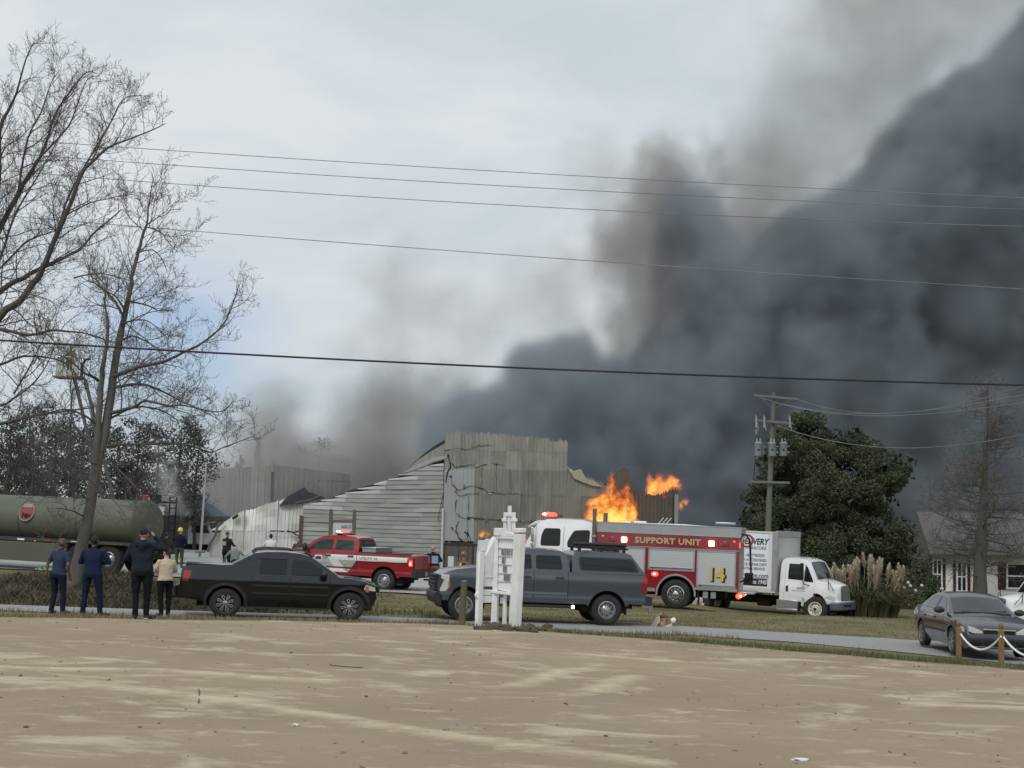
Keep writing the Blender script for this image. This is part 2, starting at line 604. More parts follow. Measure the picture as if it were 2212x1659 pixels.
# ----------------------------------------------------------------- grass
def blade_mesh(name, spots, mats):
    """spots: (x, y, z, height, width, lean, material index)"""
    n_ = len(spots)
    co = np.zeros((n_ * 3, 3))
    rnd = np.random.rand(n_, 2)
    for i, (x, y, z, h, w, ln, mi) in enumerate(spots):
        a = rnd[i, 0] * 2 * PI
        dx, dy = math.cos(a), math.sin(a)
        la = rnd[i, 1] * 2 * PI
        co[i * 3] = (x - dx * w, y - dy * w, z - .01)
        co[i * 3 + 1] = (x + dx * w, y + dy * w, z - .01)
        co[i * 3 + 2] = (x + math.cos(la) * ln * h, y + math.sin(la) * ln * h, z + h)
    me = bpy.data.meshes.new(name)
    me.vertices.add(n_ * 3)
    me.vertices.foreach_set('co', co.ravel())
    me.loops.add(n_ * 3)
    me.loops.foreach_set('vertex_index', np.arange(n_ * 3))
    me.polygons.add(n_)
    me.polygons.foreach_set('loop_start', np.arange(n_) * 3)
    for m_ in mats:
        me.materials.append(m_)
    me.polygons.foreach_set('material_index', [s[6] for s in spots])
    me.update()
    me.validate()
    return me
m_gr = [mat('grass_straw', rgb(.24, .195, .115), .9, var=.2), mat('grass_olive', rgb(.115, .115, .05), .9, var=.2),
        mat('grass_green', rgb(.085, .115, .038), .9, var=.2), mat('grass_brown', rgb(.15, .115, .07), .9, var=.2)]
rg = random.Random(11)
spots = []
def sow(n_, xr, yfn, hr, wr, pal, dens=None, ln=.5):
    for _ in range(n_):
        x = rg.uniform(*xr)
        y = yfn(x)
        cl = mnoise.noise(Vector((x * .8, y * .9, 7)))
        if dens is not None and rg.random() > dens(x, y, cl):
            continue
        h = rg.uniform(*hr) * (1 + .6 * cl)
        c2 = mnoise.noise(Vector((x * .5, y * .6, 21))) + .5 * mnoise.noise(Vector((x * 2, y * 2, 5)))
        pk = rg.choice(pal) if rg.random() < .5 else pal[min(len(pal) - 1, max(0, int((c2 + .6) / 1.2 * len(pal))))]
        spots.append((x, y, GZ(x, y), max(.012, h), rg.uniform(*wr), ln * rg.random(), pk))
edge = lambda x: interp(x, EDGE_X, EDGE_Y)
near = lambda x: interp(x, NEAR_X, NEAR_Y)
far = lambda x: interp(x, FAR_X, FAR_Y)
# the verge between sand and street: straw on the left, greener to the right
sow(15000, (-13, 1), lambda x: edge(x) + abs(rg.gauss(0, 1)) * 1.8 - .1, (.03, .11), (.008, .018), [0, 0, 0, 3, 1], lambda x, y, c: .25 + .9 * max(0, c + .25))
sow(16000, (.5, 13), lambda x: edge(x) + abs(rg.gauss(0, 1)) * 1.2 - .05, (.03, .12), (.008, .018), [0, 1, 1, 2, 2], lambda x, y, c: .3 + .9 * max(0, c + .25))
sow(1500, (-12, 12), lambda x: edge(x) + rg.uniform(.3, 2.5), (.10, .24), (.006, .012), [1, 2, 0], lambda x, y, c: max(0, c * 2))
sow(5000, (-13, 6), lambda x: near(x) - rg.uniform(0, 1.2), (.05, .15), (.009, .018), [0, 0, 1, 3], lambda x, y, c: .35 + max(0, c))
sow(700, (-13, 12), lambda x: edge(x) - abs(rg.gauss(0, 1)) * 1.4, (.02, .07), (.006, .014), [0, 0, 3], lambda x, y, c: max(0, c * 2.5))
# the strip beyond the street
sow(34000, (-5, 18), lambda x: far(x) + .15 + rg.random() ** 1.2 * 13.5, (.012, .055), (.010, .020), [0, 0, 1, 1, 3], lambda x, y, c: .35 + .8 * max(0, c + .3))
sow(16000, (-22, -4), lambda x: far(x) + .3 + rg.random() * 17, (.04, .16), (.014, .03), [0, 3, 1, 3, 0], lambda x, y, c: .3 + .8 * max(0, c + .3))
sow(5000, (-22, -2), lambda x: far(x) + .2 + rg.random() * 3, (.06, .2), (.014, .026), [2, 1, 2], lambda x, y, c: .3 + .8 * max(0, c + .3) if x > -9 else .15)
tag(link('grass', blade_mesh('grass', spots, m_gr)), 'short dry grass along both sides of the street', kind='stuff')

# tangled brown brush on the ditch bank
m_br = [mat('brush_brown', rgb(.088, .074, .050), .9, var=.25), mat('brush_tan', rgb(.135, .115, .078), .9, var=.2), mat('brush_green', rgb(.085, .10, .045), .9, var=.2), mat('brush_dark', rgb(.05, .045, .032), .9, var=.2)]
spots = []
for _ in range(52000):
    x = rg.uniform(-19, -6.5)
    y = rg.uniform(43.2, 50.5)
    c = mnoise.noise(Vector((x * .45, y * .45, 1))) + .4 * mnoise.noise(Vector((x * 1.3, y * 1.3, 3)))
    top = (.40 + .75 * c) * sm(0, 1.2, y - 43.0) * (1 - sm(48.5, 50.6, y)) * (1 - .8 * sm(-9.5, -6.5, x))
    if top < .08: continue
    z = GZ(x, y) + rg.random() ** .6 * top
    spots.append((x, y, z, rg.uniform(.05, .22), rg.uniform(.006, .018), 1.2, rg.choice([0, 0, 1, 3, 3, 2] if c < .1 else [0, 1, 1, 0, 3])))
tag(link('brush', blade_mesh('brush', spots, m_br)), 'tangled brown brush covering the ditch bank', kind='stuff')
# clods and pebbles
pb = MB()
for _ in range(110):
    y = rg.uniform(14.5, 33) if rg.random() < .6 else rg.uniform(14.5, 22)
    x = rg.uniform(-.36, .36) * y
    if y < edge(x):
        r_ = rg.uniform(.006, .022) * (1.6 if rg.random() < .08 else 1)
        pb.blob((x, y, GZ(x, y) + r_ * .3), (r_ * 1.4, r_ * 1.2, r_ * .8), sub=1, jag=.8, seed=x * 9)
tag(pb.build('pebbles', mat('clod_brown', rgb(.22, .175, .12), .95, var=.4, scale=4), None, smooth=0), 'small clods and pebbles scattered over the sand', kind='stuff')
# dead leaves and clods lying on the sand
spots = []
for _ in range(420):
    x, y = rg.uniform(-9, 9), rg.uniform(14.5, 33)
    if y < edge(x):
        spots.append((x, y, GZ(x, y), rg.uniform(.006, .02), rg.uniform(.012, .045), 2.2, rg.choice([3, 3, 0])))
tag(link('leaf_litter', blade_mesh('leaf_litter', spots, m_gr)), 'dead leaves scattered over the sand', kind='stuff')
# ================================================================= burnt buildings
def metal(name, col, dark, amt, rough=.55, met=.25, dscale=.5, st=(1, 1, .35)):
    """painted sheet metal, scorched in streaks"""
    m_ = mat(name, col, rough, met, var=.22, scale=1.6, dirt=(dark, amt), dscale=dscale, stretch=st, bump=.12)
    t = m_.node_tree                                                # pale rain streaks and rust freckles over the scorching
    bs = t.nodes['Principled BSDF']
    src = bs.inputs['Base Color'].links[0].from_socket
    tc, mp = t.nodes.new('ShaderNodeTexCoord'), t.nodes.new('ShaderNodeMapping')
    mp.inputs['Scale'].default_value = (3.2, 1, .32)
    nz, rp, mx = t.nodes.new('ShaderNodeTexNoise'), t.nodes.new('ShaderNodeMapRange'), t.nodes.new('ShaderNodeMix')
    nz.inputs['Scale'].default_value, nz.inputs['Detail'].default_value, nz.inputs['Roughness'].default_value = 1.3, 7, .68
    rp.inputs['From Min'].default_value, rp.inputs['From Max'].default_value, rp.inputs['To Max'].default_value = .55, .72, .55
    mx.data_type = 'RGBA'
    mx.inputs['B'].default_value = tuple(min(.7, c * 1.75) for c in col[:3]) + (1,)
    t.links.new(tc.outputs['Object'], mp.inputs['Vector'])
    t.links.new(mp.outputs[0], nz.inputs['Vector'])
    t.links.new(nz.outputs['Fac'], rp.inputs['Value'])
    t.links.new(src, mx.inputs['A'])
    t.links.new(rp.outputs[0], mx.inputs['Factor'])
    t.links.new(mx.outputs['Result'], bs.inputs['Base Color'])
    return m_
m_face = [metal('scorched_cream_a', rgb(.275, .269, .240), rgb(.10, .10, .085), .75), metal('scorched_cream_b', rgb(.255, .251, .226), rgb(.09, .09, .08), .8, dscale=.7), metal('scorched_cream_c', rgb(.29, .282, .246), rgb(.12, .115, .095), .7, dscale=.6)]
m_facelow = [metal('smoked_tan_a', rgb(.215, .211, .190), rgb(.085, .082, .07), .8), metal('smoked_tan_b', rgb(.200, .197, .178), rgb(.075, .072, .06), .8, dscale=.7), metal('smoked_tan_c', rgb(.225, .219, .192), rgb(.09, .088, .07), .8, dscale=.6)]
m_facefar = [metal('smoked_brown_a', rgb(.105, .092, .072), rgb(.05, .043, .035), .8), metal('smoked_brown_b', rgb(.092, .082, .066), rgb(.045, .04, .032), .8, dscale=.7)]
m_greyp = mat('pale_grey_panel', rgb(.33, .345, .345), .5, .2, var=.05, dirt=(rgb(.22, .22, .21), .4), dscale=.6)
m_char = mat('charred_metal', rgb(.022, .022, .023), .85, .1, var=.4, dirt=(rgb(.07, .06, .05), .5))
m_slate = mat('dark_roofing', rgb(.030, .036, .046), .7, .1, var=.3, dirt=(rgb(.08, .085, .09), .4))
def sheet(b, corners, ribs, depth, thick=.03, m=None, wave=0.0, jag=0.0, rnd=random):
    """ribbed metal sheet on four corners (bl, br, tr, tl): real folded ribs and a back face"""
    bl, br, tr, tl = [Vector(c) for c in corners]
    nrm = (br - bl).cross(tl - bl)
    nrm.normalize()
    n_ = ribs * 4
    rows = 4 if wave or jag else 1
    fr, bk = [], []
    for i in range(n_ + 1):
        t = i / n_
        ph = (i % 4)
        d = depth if ph in (0, 1) else 0.0
        cf, cb = [], []
        for j in range(rows + 1):
            s = j / rows
            p = (bl.lerp(br, t)).lerp(tl.lerp(tr, t), s)
            k = wave * mnoise.noise(Vector((p.x * .8, p.z * .8, 3))) if wave else 0
            if jag and j == rows:
                p = p + (tl - bl).normalized() * rnd.uniform(-jag, jag)
            cf.append(b.b.verts.new(p + nrm * (d + k)))
            cb.append(b.b.verts.new(p + nrm * (k - thick)))
        fr.append(cf); bk.append(cb)
    fs = []
    for i in range(n_):
        for j in range(rows):
            fs.append(b.b.faces.new((fr[i][j], fr[i + 1][j], fr[i + 1][j + 1], fr[i][j + 1])))
            fs.append(b.b.faces.new((bk[i][j + 1], bk[i + 1][j + 1], bk[i + 1][j], bk[i][j])))
        fs.append(b.b.faces.new((fr[i][0], bk[i][0], bk[i + 1][0], fr[i + 1][0])))
        fs.append(b.b.faces.new((fr[i][rows], fr[i + 1][rows], bk[i + 1][rows], bk[i][rows])))
    for q in (0, n_):
        for j in range(rows):
            fs.append(b.b.faces.new((fr[q][j], fr[q][j + 1], bk[q][j + 1], bk[q][j])))
    b._mark(fs, m)
    return b
rb = random.Random(21)
YF = 100.0
bx = lambda px, py, Y=YF: at(px, py, Y)
base_z = ground_z(0, 100) - .25
hall = thing('burning_warehouse', (-4.2, YF, base_z), 'tall scorched metal front of the burning warehouse with flames at its far end', 'building')
hall.rotation_quaternion = (1, 0, 0, 0)
inv = Matrix.Translation((4.2, -YF, -base_z))
def L_(p):
    return inv @ Vector(p)
# --- upper front: panel columns, each split at the girt lines; outline follows the broken roof edge
top_pts = [(962, 938), (1000, 934), (1060, 937), (1110, 940), (1160, 946), (1223, 955), (1227, 1012), (1245, 1026), (1263, 1031), (1287, 1039), (1309, 1047), (1330, 1052), (1363, 1057), (1396, 1066), (1431, 1074), (1434, 1053), (1464, 1058)]
wtop = [(bx(*p).x, bx(*p).z) for p in top_pts]
def topz(x):
    return interp(x, [a for a, _ in wtop], [c for _, c in wtop])
girts = [base_z, bx(980, 1168).z, bx(980, 1121).z, bx(980, 1066).z, bx(980, 1012).z, bx(980, 972).z, 30.0]
xbr = bx(1225, 985).x                                             # the sharp step in the roof line falls on a seam
w1 = (xbr - wtop[0][0]) / 8
xs_ = [wtop[0][0] + w1 * k for k in range(8)] + [xbr + .98 * k for k in range(9)]
xend = wtop[-1][0]
for i in range(len(xs_)):
    xa = xs_[i]
    xb = min(xs_[i] + (w1 if i < 8 else .98), xend)
    if xb - xa < .2: continue
    for g_ in range(len(girts) - 1):
        za, zb_ = girts[g_], min(girts[g_ + 1], 40)
        ta, tb = topz(xa + .03), topz(xb - (.03 if i != 7 else .12))
        if i == 8: ta = min(ta, topz(xbr + .25))
        zt = min(zb_, max(ta, tb))
        if zt - za < .12: continue
        if i < 2 and g_ == 0: continue                           # doorway
        if 9 <= i <= 12 and g_ == 2 and True:
            pass
        # hole burnt through where the flames come out
        cxp, czp = (xa + xb) / 2, (za + zt) / 2
        if bx(1275, 1085).x < cxp < bx(1368, 1085).x and g_ in (2,): 
            continue
        if cxp > bx(1388, 1060).x and cxp < bx(1445, 1060).x and g_ == 4: continue
        zl, zr = min(zt, ta), min(zt, tb)
        tilt = rb.uniform(-.02, .02)
        y0 = rb.uniform(-.03, .03)
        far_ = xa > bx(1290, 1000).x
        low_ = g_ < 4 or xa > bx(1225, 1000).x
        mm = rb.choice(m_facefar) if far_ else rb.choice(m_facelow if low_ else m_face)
        if i < 2 and g_ in (1, 2, 3) and xa < wtop[0][0] + 1.0 * (1): mm = m_greyp
        gap = -.012
        y0 = .012 * (i % 2) + rb.uniform(-.008, .008) - .006 * g_
        mb = MB()
        rag = .15 if zt < zb_ - .05 or g_ == 5 else .02
        sheet(mb, [(xb - gap, y0, za + gap), (xa + gap, y0, za + gap), (xa + gap, y0 + tilt, zl - gap), (xb - gap, y0 + tilt, zr - gap)], 4, -.045, .02, wave=.03, jag=rag, rnd=rb)
        mb.b.transform(Matrix.Translation((4.2, 0, -base_z)))
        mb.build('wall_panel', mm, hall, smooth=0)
# dark burnt-out interior behind the front (a real back wall, floor slab and far side)
part(hall, 'rear_wall', m_char, lambda b: b.box((7.6, 9, 2.6), (15.0, .2, 5.2)))
part(hall, 'end_wall', m_char, lambda b: b.box((15.05, 4.5, 2.7), (.15, 9, 5.0)))
part(hall, 'corner_post', metal('post_metal', rgb(.26, .26, .255), rgb(.1, .1, .1), .5), lambda b: b.box((bx(1464, 1090).x + 4.2 - .10, -.12, 2.75), (.24, .16, 5.3)), bevel=.02)
for k, g_ in enumerate(girts[1:6]):
    xe = max([x for x in np.linspace(wtop[0][0], xend, 80) if topz(x) > g_ + .15])
    part(hall, 'girt', m_char, lambda b: b.box(((xe + 4.2) / 2 + .02, .16, g_ - base_z), (xe + 4.2 - .1, .14, .16)))
for k in range(8):
    x = .15 + 2.1 * k
    h = topz(min(x - 4.2, xend)) - base_z - .25
    part(hall, 'column', m_char, lambda b: b.box((x, .34, h / 2), (.18, .22, h)))
# scorched seams: torn black strips lying along the girts and curling at the left
def torn(px, w_, name='torn_seam', y=-.075):
    pts = [L_(bx(u_, v_)) + Vector((0, y, 0)) for u_, v_ in px]
    fine = []
    for a, c in zip(pts, pts[1:]):
        n_ = max(2, int((c - a).length / .16))
        for q in range(n_):
            p = a.lerp(c, q / n_)
            fine.append(p + Vector((rb.uniform(-.05, .05), 0, rb.uniform(-.06, .06))))
    fine.append(pts[-1])
    rad = [max(.008, w_ * (.25 + .75 * abs(mnoise.noise(q * 2.3)) * 1.6) * rb.uniform(.35, 1.0)) for q in fine]
    part(hall, name, m_char, lambda b: b.tube(fine, rad, 5))
torn([(962, 973), (985, 969), (1010, 971), (1035, 963), (1062, 963)], .045)
torn([(975, 1000), (985, 1012), (1002, 1005), (1012, 1004), (1030, 1007), (1052, 1004)], .07)
torn([(1060, 1003), (1078, 1003), (1090, 1006)], .045)
torn([(968, 990), (975, 1006), (967, 1022), (963, 1042)], .12)
torn([(972, 1026), (976, 1046), (992, 1060), (1010, 1050), (1040, 1054), (1056, 1064), (1090, 1066), (1128, 1068)], .055)
torn([(985, 1066), (1000, 1072), (1014, 1068), (1036, 1064)], .06)
torn([(985, 1108), (1000, 1121), (1014, 1118), (1040, 1122), (1080, 1123), (1120, 1126), (1180, 1129), (1240, 1133), (1270, 1137)], .05)
torn([(990, 1126), (984, 1148), (990, 1160), (1002, 1172)], .09)
torn([(1004, 1148), (1014, 1160), (1016, 1176)], .08)
torn([(986, 1080), (984, 1105)], .05)
torn([(1012, 1070), (1011, 1118)], .03)
torn([(1041, 1010), (1040, 1062)], .03)
torn([(1072, 1000), (1073, 1063)], .03)
torn([(1104, 1012), (1104, 1064)], .025)
torn([(1011, 1124), (1011, 1228)], .035)
torn([(1020, 1176), (1045, 1176), (1070, 1179)], .06)
torn([(975, 1136), (978, 1146)], .11)
torn([(1370, 1150), (1400, 1146), (1430, 1143), (1452, 1132), (1460, 1112)], .06)
torn([(1300, 1124), (1345, 1128), (1400, 1138)], .05)
# bent scraps of sheet hanging off the seams
for u_, v_ in ((968, 985), (974, 1030), (985, 1062), (1002, 1050), (1030, 1006), (1058, 1066), (1090, 1068), (990, 1112), (1012, 1120), (1050, 1124), (988, 1150), (1006, 1166), (1130, 1126), (1025, 965), (1050, 1176), (1200, 1130)):
    q = L_(bx(u_, v_)) + Vector((0, -.10, 0))
    w_, h_ = rb.uniform(.06, .17), rb.uniform(.05, .14)
    part(hall, 'torn_flap', rb.choice([m_char, m_face[1], m_facelow[0]]), lambda b: b.prism([(-w_, h_ * rb.uniform(-.2, .3)), (-w_ * .3, -h_), (w_ * .8, -h_ * rb.uniform(.2, 1)), (w_, h_ * .6), (0, h_)], -.012, .012)).matrix_local = Matrix.Translation(q) @ Matrix.Rotation(rb.uniform(-.7, .7), 4, 'X') @ Matrix.Rotation(rb.uniform(-.6, .6), 4, 'Z')
# curled sheet at the break in the roof line, standing peak of roofing beyond
part(hall, 'curled_sheet', metal('pale_yellow_sheet', rgb(.36, .345, .24), rgb(.2, .18, .12), .5), lambda b: b.prism([(q.x, q.z) for q in [L_(bx(*p)) for p in ((1224, 1008), (1240, 1018), (1254, 1013), (1266, 1034), (1284, 1040), (1300, 1052), (1280, 1050), (1258, 1042), (1240, 1034))]], -.22, -.14), bevel=.02)
part(hall, 'roof_peak', m_facefar[0], lambda b: b.prism([(q.x, q.z) for q in [L_(bx(*p)) for p in ((1318, 1060), (1322, 1030), (1340, 1012), (1352, 1006), (1362, 1014), (1366, 1062))]], .8, .95), bevel=.02)
# door: brown double leaves under a dark head
def door_leaf(x0, x1):
    return part(hall, 'door', mat('brown_door', rgb(.085, .075, .066), .5, var=.12, dirt=(rgb(.05, .045, .04), .5)), lambda b: b.box(((x0 + x1) / 2, -.02, .95), (x1 - x0 - .02, .06, 1.86)), bevel=.008)
part(hall, 'door_frame', mat('door_head', rgb(.03, .026, .024), .6), lambda b: (b.box((.98, -.05, 1.94), (1.98, .16, .12)), b.box((1.93, -.04, .95), (.08, .12, 1.9)), b.box((.04, -.04, .95), (.08, .12, 1.9))))
for a, c in ((.09, .97), (.99, 1.88)):
    d = door_leaf(a, c)
    part(d, 'handle', m_alu, lambda b: b.box((.90 if a < .5 else 1.06, -.07, .95), (.03, .05, .18)))
part(hall, 'downpipe', mat('white_pipe', rgb(.48, .50, .51), .5), lambda b: b.tube([(-.10, -.16, 0), (-.10, -.16, 4.2)], .075, 8))
part(hall, 'ladder_pole', m_char, lambda b: b.tube([L_(bx(958, 1065)) + Vector((0, -.2, 0)), L_(bx(946, 1125)) + Vector((0, -.2, 0))], .022, 5))
# peeled roof edge between the low wing and the tall front
def ribbon(name, m, px, y0, y1):
    part(hall, name, m, lambda b: b.prism([(q.x, q.z) for q in [L_(bx(*p)) for p in px]], y0, y1), bevel=.015)
ribbon('roof_edge', m_slate, [(870, 1018), (905, 985), (935, 962), (958, 948), (962, 952), (962, 975), (940, 985), (905, 1000)], 1.2, 1.5)
ribbon('peeled_flashing', m_face[2], [(872, 1020), (900, 995), (930, 975), (962, 957), (966, 985), (950, 988), (920, 1000), (890, 1014)], .3, .42)
ribbon('peeled_flashing', m_greyp, [(868, 1022), (905, 1002), (940, 988), (966, 984), (966, 990), (935, 998), (905, 1012), (880, 1020)], -.10, .02)
ribbon('torn_edge', m_char, [(908, 1014), (935, 1000), (964, 991), (964, 1006), (940, 1006)], .1, .2)

# --- low wing: horizontal siding planks under a sagging top edge
wing = thing('siding_wing', (-14.3, YF, base_z), 'low wing of the warehouse clad in grey horizontal siding that sags to the left', 'building')
wing.rotation_quaternion = (1, 0, 0, 0)
m_sid = [mat('siding_grey_%s' % n_, c_, .6, var=.10, scale=1.1, dirt=(rgb(.17, .17, .155), .6), dscale=.8, stretch=(.5, 1, 2)) for n_, c_ in zip('abcd', (rgb(.275, .285, .262), rgb(.245, .255, .235), rgb(.305, .312, .288), rgb(.262, .268, .242)))]
m_sidw = mat('siding_pale', rgb(.40, .41, .39), .55, var=.08, dirt=(rgb(.26, .26, .24), .5))
edge_px = [(655, 1090), (690, 1080), (720, 1072), (752, 1058), (790, 1047), (815, 1042), (840, 1034), (870, 1022), (905, 1012), (940, 1006), (962, 1004)]
ew = [(bx(*p).x, bx(*p).z) for p in edge_px]
def wing_top(x):
    return interp(x, [a for a, _ in ew], [c for _, c in ew])
xL, xR = ew[0][0], -4.32
ph = .285
row = 0
z = base_z
while z < ew[-1][1]:
    # courses run a little uphill to the right as in the buckled wall
    x = xL
    seglen = [rb.uniform(1.6, 3.0) for _ in range(12)]
    for sl in seglen:
        x1 = min(x + sl, xR)
        if x1 - x < .05: break
        if wing_top(x1) < z + .05:
            x = x1
            continue
        while wing_top(x) < z + .04: x += .05
        sag = lambda xx: .10 * math.sin((xx - xL) * .35 + row * .2) * (row / 22)
        ta, tb = wing_top(x), wing_top(x1)
        zl, zr = min(z + ph, ta), min(z + ph, tb)
        if max(zl, zr) - z > .03:
            zl, zr = max(zl, z + .012), max(zr, z + .012)
            cut = min(zl, zr) < z + ph - .01
            bulge = rb.choice([0, 0, 0, .02, .05])
            mb = MB()
            n_ = 4
            rows_ = []
            for q in range(n_ + 1):
                t = q / n_
                xx = x + (x1 - x) * t
                bu = bulge * math.sin(PI * t)
                zt_ = zl + (zr - zl) * t + sag(xx)
                zb2 = z + sag(xx)
                rows_.append([mb.b.verts.new((xx, yv, zv)) for yv, zv in ((-.055 - bu, zb2 - .02), (-.055 - bu, zb2 + .01), (-.012 - bu * .6, zt_ - .004), (.02, zt_ - .004), (.02, zb2 - .02))])
            for q in range(n_):
                for k in range(5):
                    mb.b.faces.new((rows_[q][k], rows_[q][(k + 1) % 5], rows_[q + 1][(k + 1) % 5], rows_[q + 1][k]))
            mb.b.faces.new(rows_[0]); mb.b.faces.new(rows_[-1][::-1])
            mb.b.transform(Matrix.Translation((14.3, 0, -base_z)))
            mb.build('siding_plank', m_sidw if (cut and rb.random() < .8) else rb.choice(m_sid), wing, smooth=0)
        x = x1
        if x >= xR - .02: break
    z += ph
    row += 1
part(wing, 'rear_wall', m_char, lambda b: b.prism([(a + 14.3, c - base_z - .08) for a, c in ew] + [(xR + 14.3, 0), (xL + 14.3, 0)], .05, .3))
part(wing, 'corner_board', mat('burnt_board', rgb(.09, .062, .05), .8, var=.3), lambda b: b.box((xL + 14.3 - .12, -.06, 1.75), (.22, .2, 3.6), Matrix.Rotation(.02, 3, 'Y')))
part(wing, 'broken_rafter', MATS['burnt_board'], lambda b: b.tube([L_(bx(640, 1087)) + Vector((10.1, -.15, 0)), L_(bx(668, 1081)) + Vector((10.1, -.05, 0)), L_(bx(690, 1072)) + Vector((10.1, .2, 0))], .10, 6))
part(wing, 'torn_roofing', m_slate, lambda b: b.prism([(q.x + 10.1, q.z) for q in [L_(bx(*p)) for p in ((600, 1092), (618, 1072), (640, 1060), (655, 1052), (662, 1062), (690, 1070), (700, 1076), (668, 1082))]], .6, .9))

# --- collapsed sheet-metal bay at the left end: buckled pale panels leaning in
bay = thing('collapsed_bay', (-19.5, YF + .6, base_z), 'buckled white metal wall of the collapsed bay at the left end of the ruin', 'building')
bay.rotation_quaternion = (1, 0, 0, 0)
top_b = [(450, 1168), (462, 1140), (482, 1126), (505, 1112), (522, 1103), (545, 1099), (560, 1092), (590, 1083), (612, 1078), (632, 1068), (640, 1071), (648, 1080), (656, 1092)]
bw = [(bx(*p).x, bx(*p).z) for p in top_b]
m_pale = [metal('buckled_white_%s' % n_, c_, rgb(.26, .255, .22), .5, .5, .15, .8, (1, 1, .5)) for n_, c_ in zip('abc', (rgb(.64, .65, .61), rgb(.56, .565, .51), rgb(.68, .69, .67)))]
bt = lambda x: interp(x, [a for a, _ in bw], [c for _, c in bw])
zmid = bx(560, 1148).z
x = bw[0][0]
k = 0
while x < bw[-1][0] - .1:
    x1 = min(x + .72, bw[-1][0])
    lean = rb.uniform(.0, .5)
    fold = rb.uniform(-.08, .22)
    for lo_, hi_ in ((base_z, zmid), (zmid, 99)):
        zl, zr = min(hi_, bt(x)), min(hi_, bt(x1))
        if min(zl, zr) - lo_ < .06:
            if max(zl, zr) - lo_ < .1: continue
            zl, zr = max(zl, lo_ + .05), max(zr, lo_ + .05)
        yb = .0 if hi_ == zmid else fold
        yt = fold if hi_ == zmid else fold + lean
        mb = MB()
        sheet(mb, [(x1 - .008, yb, lo_ + .01), (x + .008, yb + rb.uniform(-.05, .05), lo_ + .01), (x + .008, yt, zl), (x1 - .008, yt + rb.uniform(-.05, .05), zr)], 3, -.06, .02, wave=.22, jag=.06, rnd=rb)
        mb.b.transform(Matrix.Translation((19.5, 0, -base_z)))
        mb.build('wall_panel', rb.choice(m_pale), bay, smooth=0)
    x = x1
    k += 1
def torn_bay(px, w_):
    pts = [Vector((bx(*p).x + 19.5, -.28, bx(*p).z - base_z)) for p in px]
    part(bay, 'torn_seam', m_char, lambda b: b.tube(pts, [w_ * rb.uniform(.5, 1.2) for _ in pts], 5))
torn_bay([(583, 1103 + 44), (600, 1147), (612, 1148)], .045)
torn_bay([(618, 1147), (632, 1150), (648, 1147), (655, 1140)], .05)
torn_bay([(632, 1152), (648, 1160), (651, 1170), (640, 1184), (646, 1192)], .06)
torn_bay([(575, 1184), (592, 1182), (600, 1183)], .05)
torn_bay([(500, 1120), (508, 1116), (512, 1112)], .10)
torn_bay([(462, 1132), (470, 1126), (480, 1122)], .05)
part(bay, 'bent_edge_trim', mat('rusted_trim', rgb(.16, .13, .11), .8, var=.3), lambda b: b.tube([(bx(*p).x + 19.5, -.15, bx(*p).z - base_z) for p in ((446, 1192), (452, 1172), (462, 1158), (466, 1140), (480, 1126))], .09, 6))
part(bay, 'base_debris', m_char, lambda b: [b.blob((rb.uniform(.0, 5.0), rb.uniform(-.5, 0), .10), (rb.uniform(.2, .6), .3, rb.uniform(.10, .28)), sub=1, jag=.6, seed=q) for q in range(16)])
part(bay, 'bent_beam', m_char, lambda b: b.box((1.1, -.7, .38), (2.6, .3, .5)))

# --- grey hall behind, veiled by smoke
YB = 126.0
rear = thing('rear_hall', (at(585, 1150, YB).x, YB, base_z - .1), 'pale hall behind the ruin, half hidden by drifting smoke', 'building')
rear.rotation_quaternion = (1, 0, 0, 0)
c_l, c_m, c_r = at(440, 1014, YB), at(585, 1006, YB), at(735, 1022, YB)
m_rear = [metal('rear_cream_%s' % n_, c_, rgb(.10, .10, .10), .7, dscale=.4) for n_, c_ in zip('ab', (rgb(.31, .30, .275), rgb(.24, .24, .235)))]
o_ = Vector((-c_m.x, 0, -(base_z - .1)))
n_ = 9
for i in range(n_):
    a, c = c_l.lerp(c_m, i / n_), c_l.lerp(c_m, (i + 1) / n_)
    zs2 = [base_z, base_z + 2.0, base_z + 4.2, None]
    for q in range(3):
        za = zs2[q]
        ta = a.z if q == 2 else zs2[q + 1]
        tb = c.z if q == 2 else zs2[q + 1]
        mb = MB()
        sheet(mb, [(c.x - .012, 0, za + .012), (a.x + .012, 0, za + .012), (a.x + .012, 0, ta), (c.x - .012, 0, tb)], 2, -.06, .04)
        mb.b.transform(Matrix.Translation(o_))
        mb.build('wall_panel', m_rear[1] if q == 1 and i > 2 else rb.choice(m_rear), rear, smooth=0)
n_ = 8
for i in range(n_):
    t0_, t1_ = i / n_, (i + 1) / n_
    a, c = c_m.lerp(c_r, t0_), c_m.lerp(c_r, t1_)
    ya, yb = 6.0 * t0_, 6.0 * t1_
    mb = MB()
    sheet(mb, [(c.x - .012, yb, base_z), (a.x + .012, ya, base_z), (a.x + .012, ya, a.z + .1), (c.x - .012, yb, c.z + .1)], 2, -.06, .04)
    mb.b.transform(Matrix.Translation(o_))
    mb.build('wall_panel', rb.choice(m_rear), rear, smooth=0)
part(rear, 'eave_trim', m_char, lambda b: (b.tube([c_l + o_ + Vector((0, -.08, .08)), c_m + o_ + Vector((0, -.08, .08))], .13, 5),))
part(rear, 'eave_trim', m_char, lambda b: (b.tube([c_m + o_ + Vector((0, -.08, .18)), c_r + o_ + Vector((0, 5.9, .18))], .13, 5),))
part(rear, 'corner_trim', m_char, lambda b: b.box((0, -.1, 3.6), (.22, .16, 7.2)))
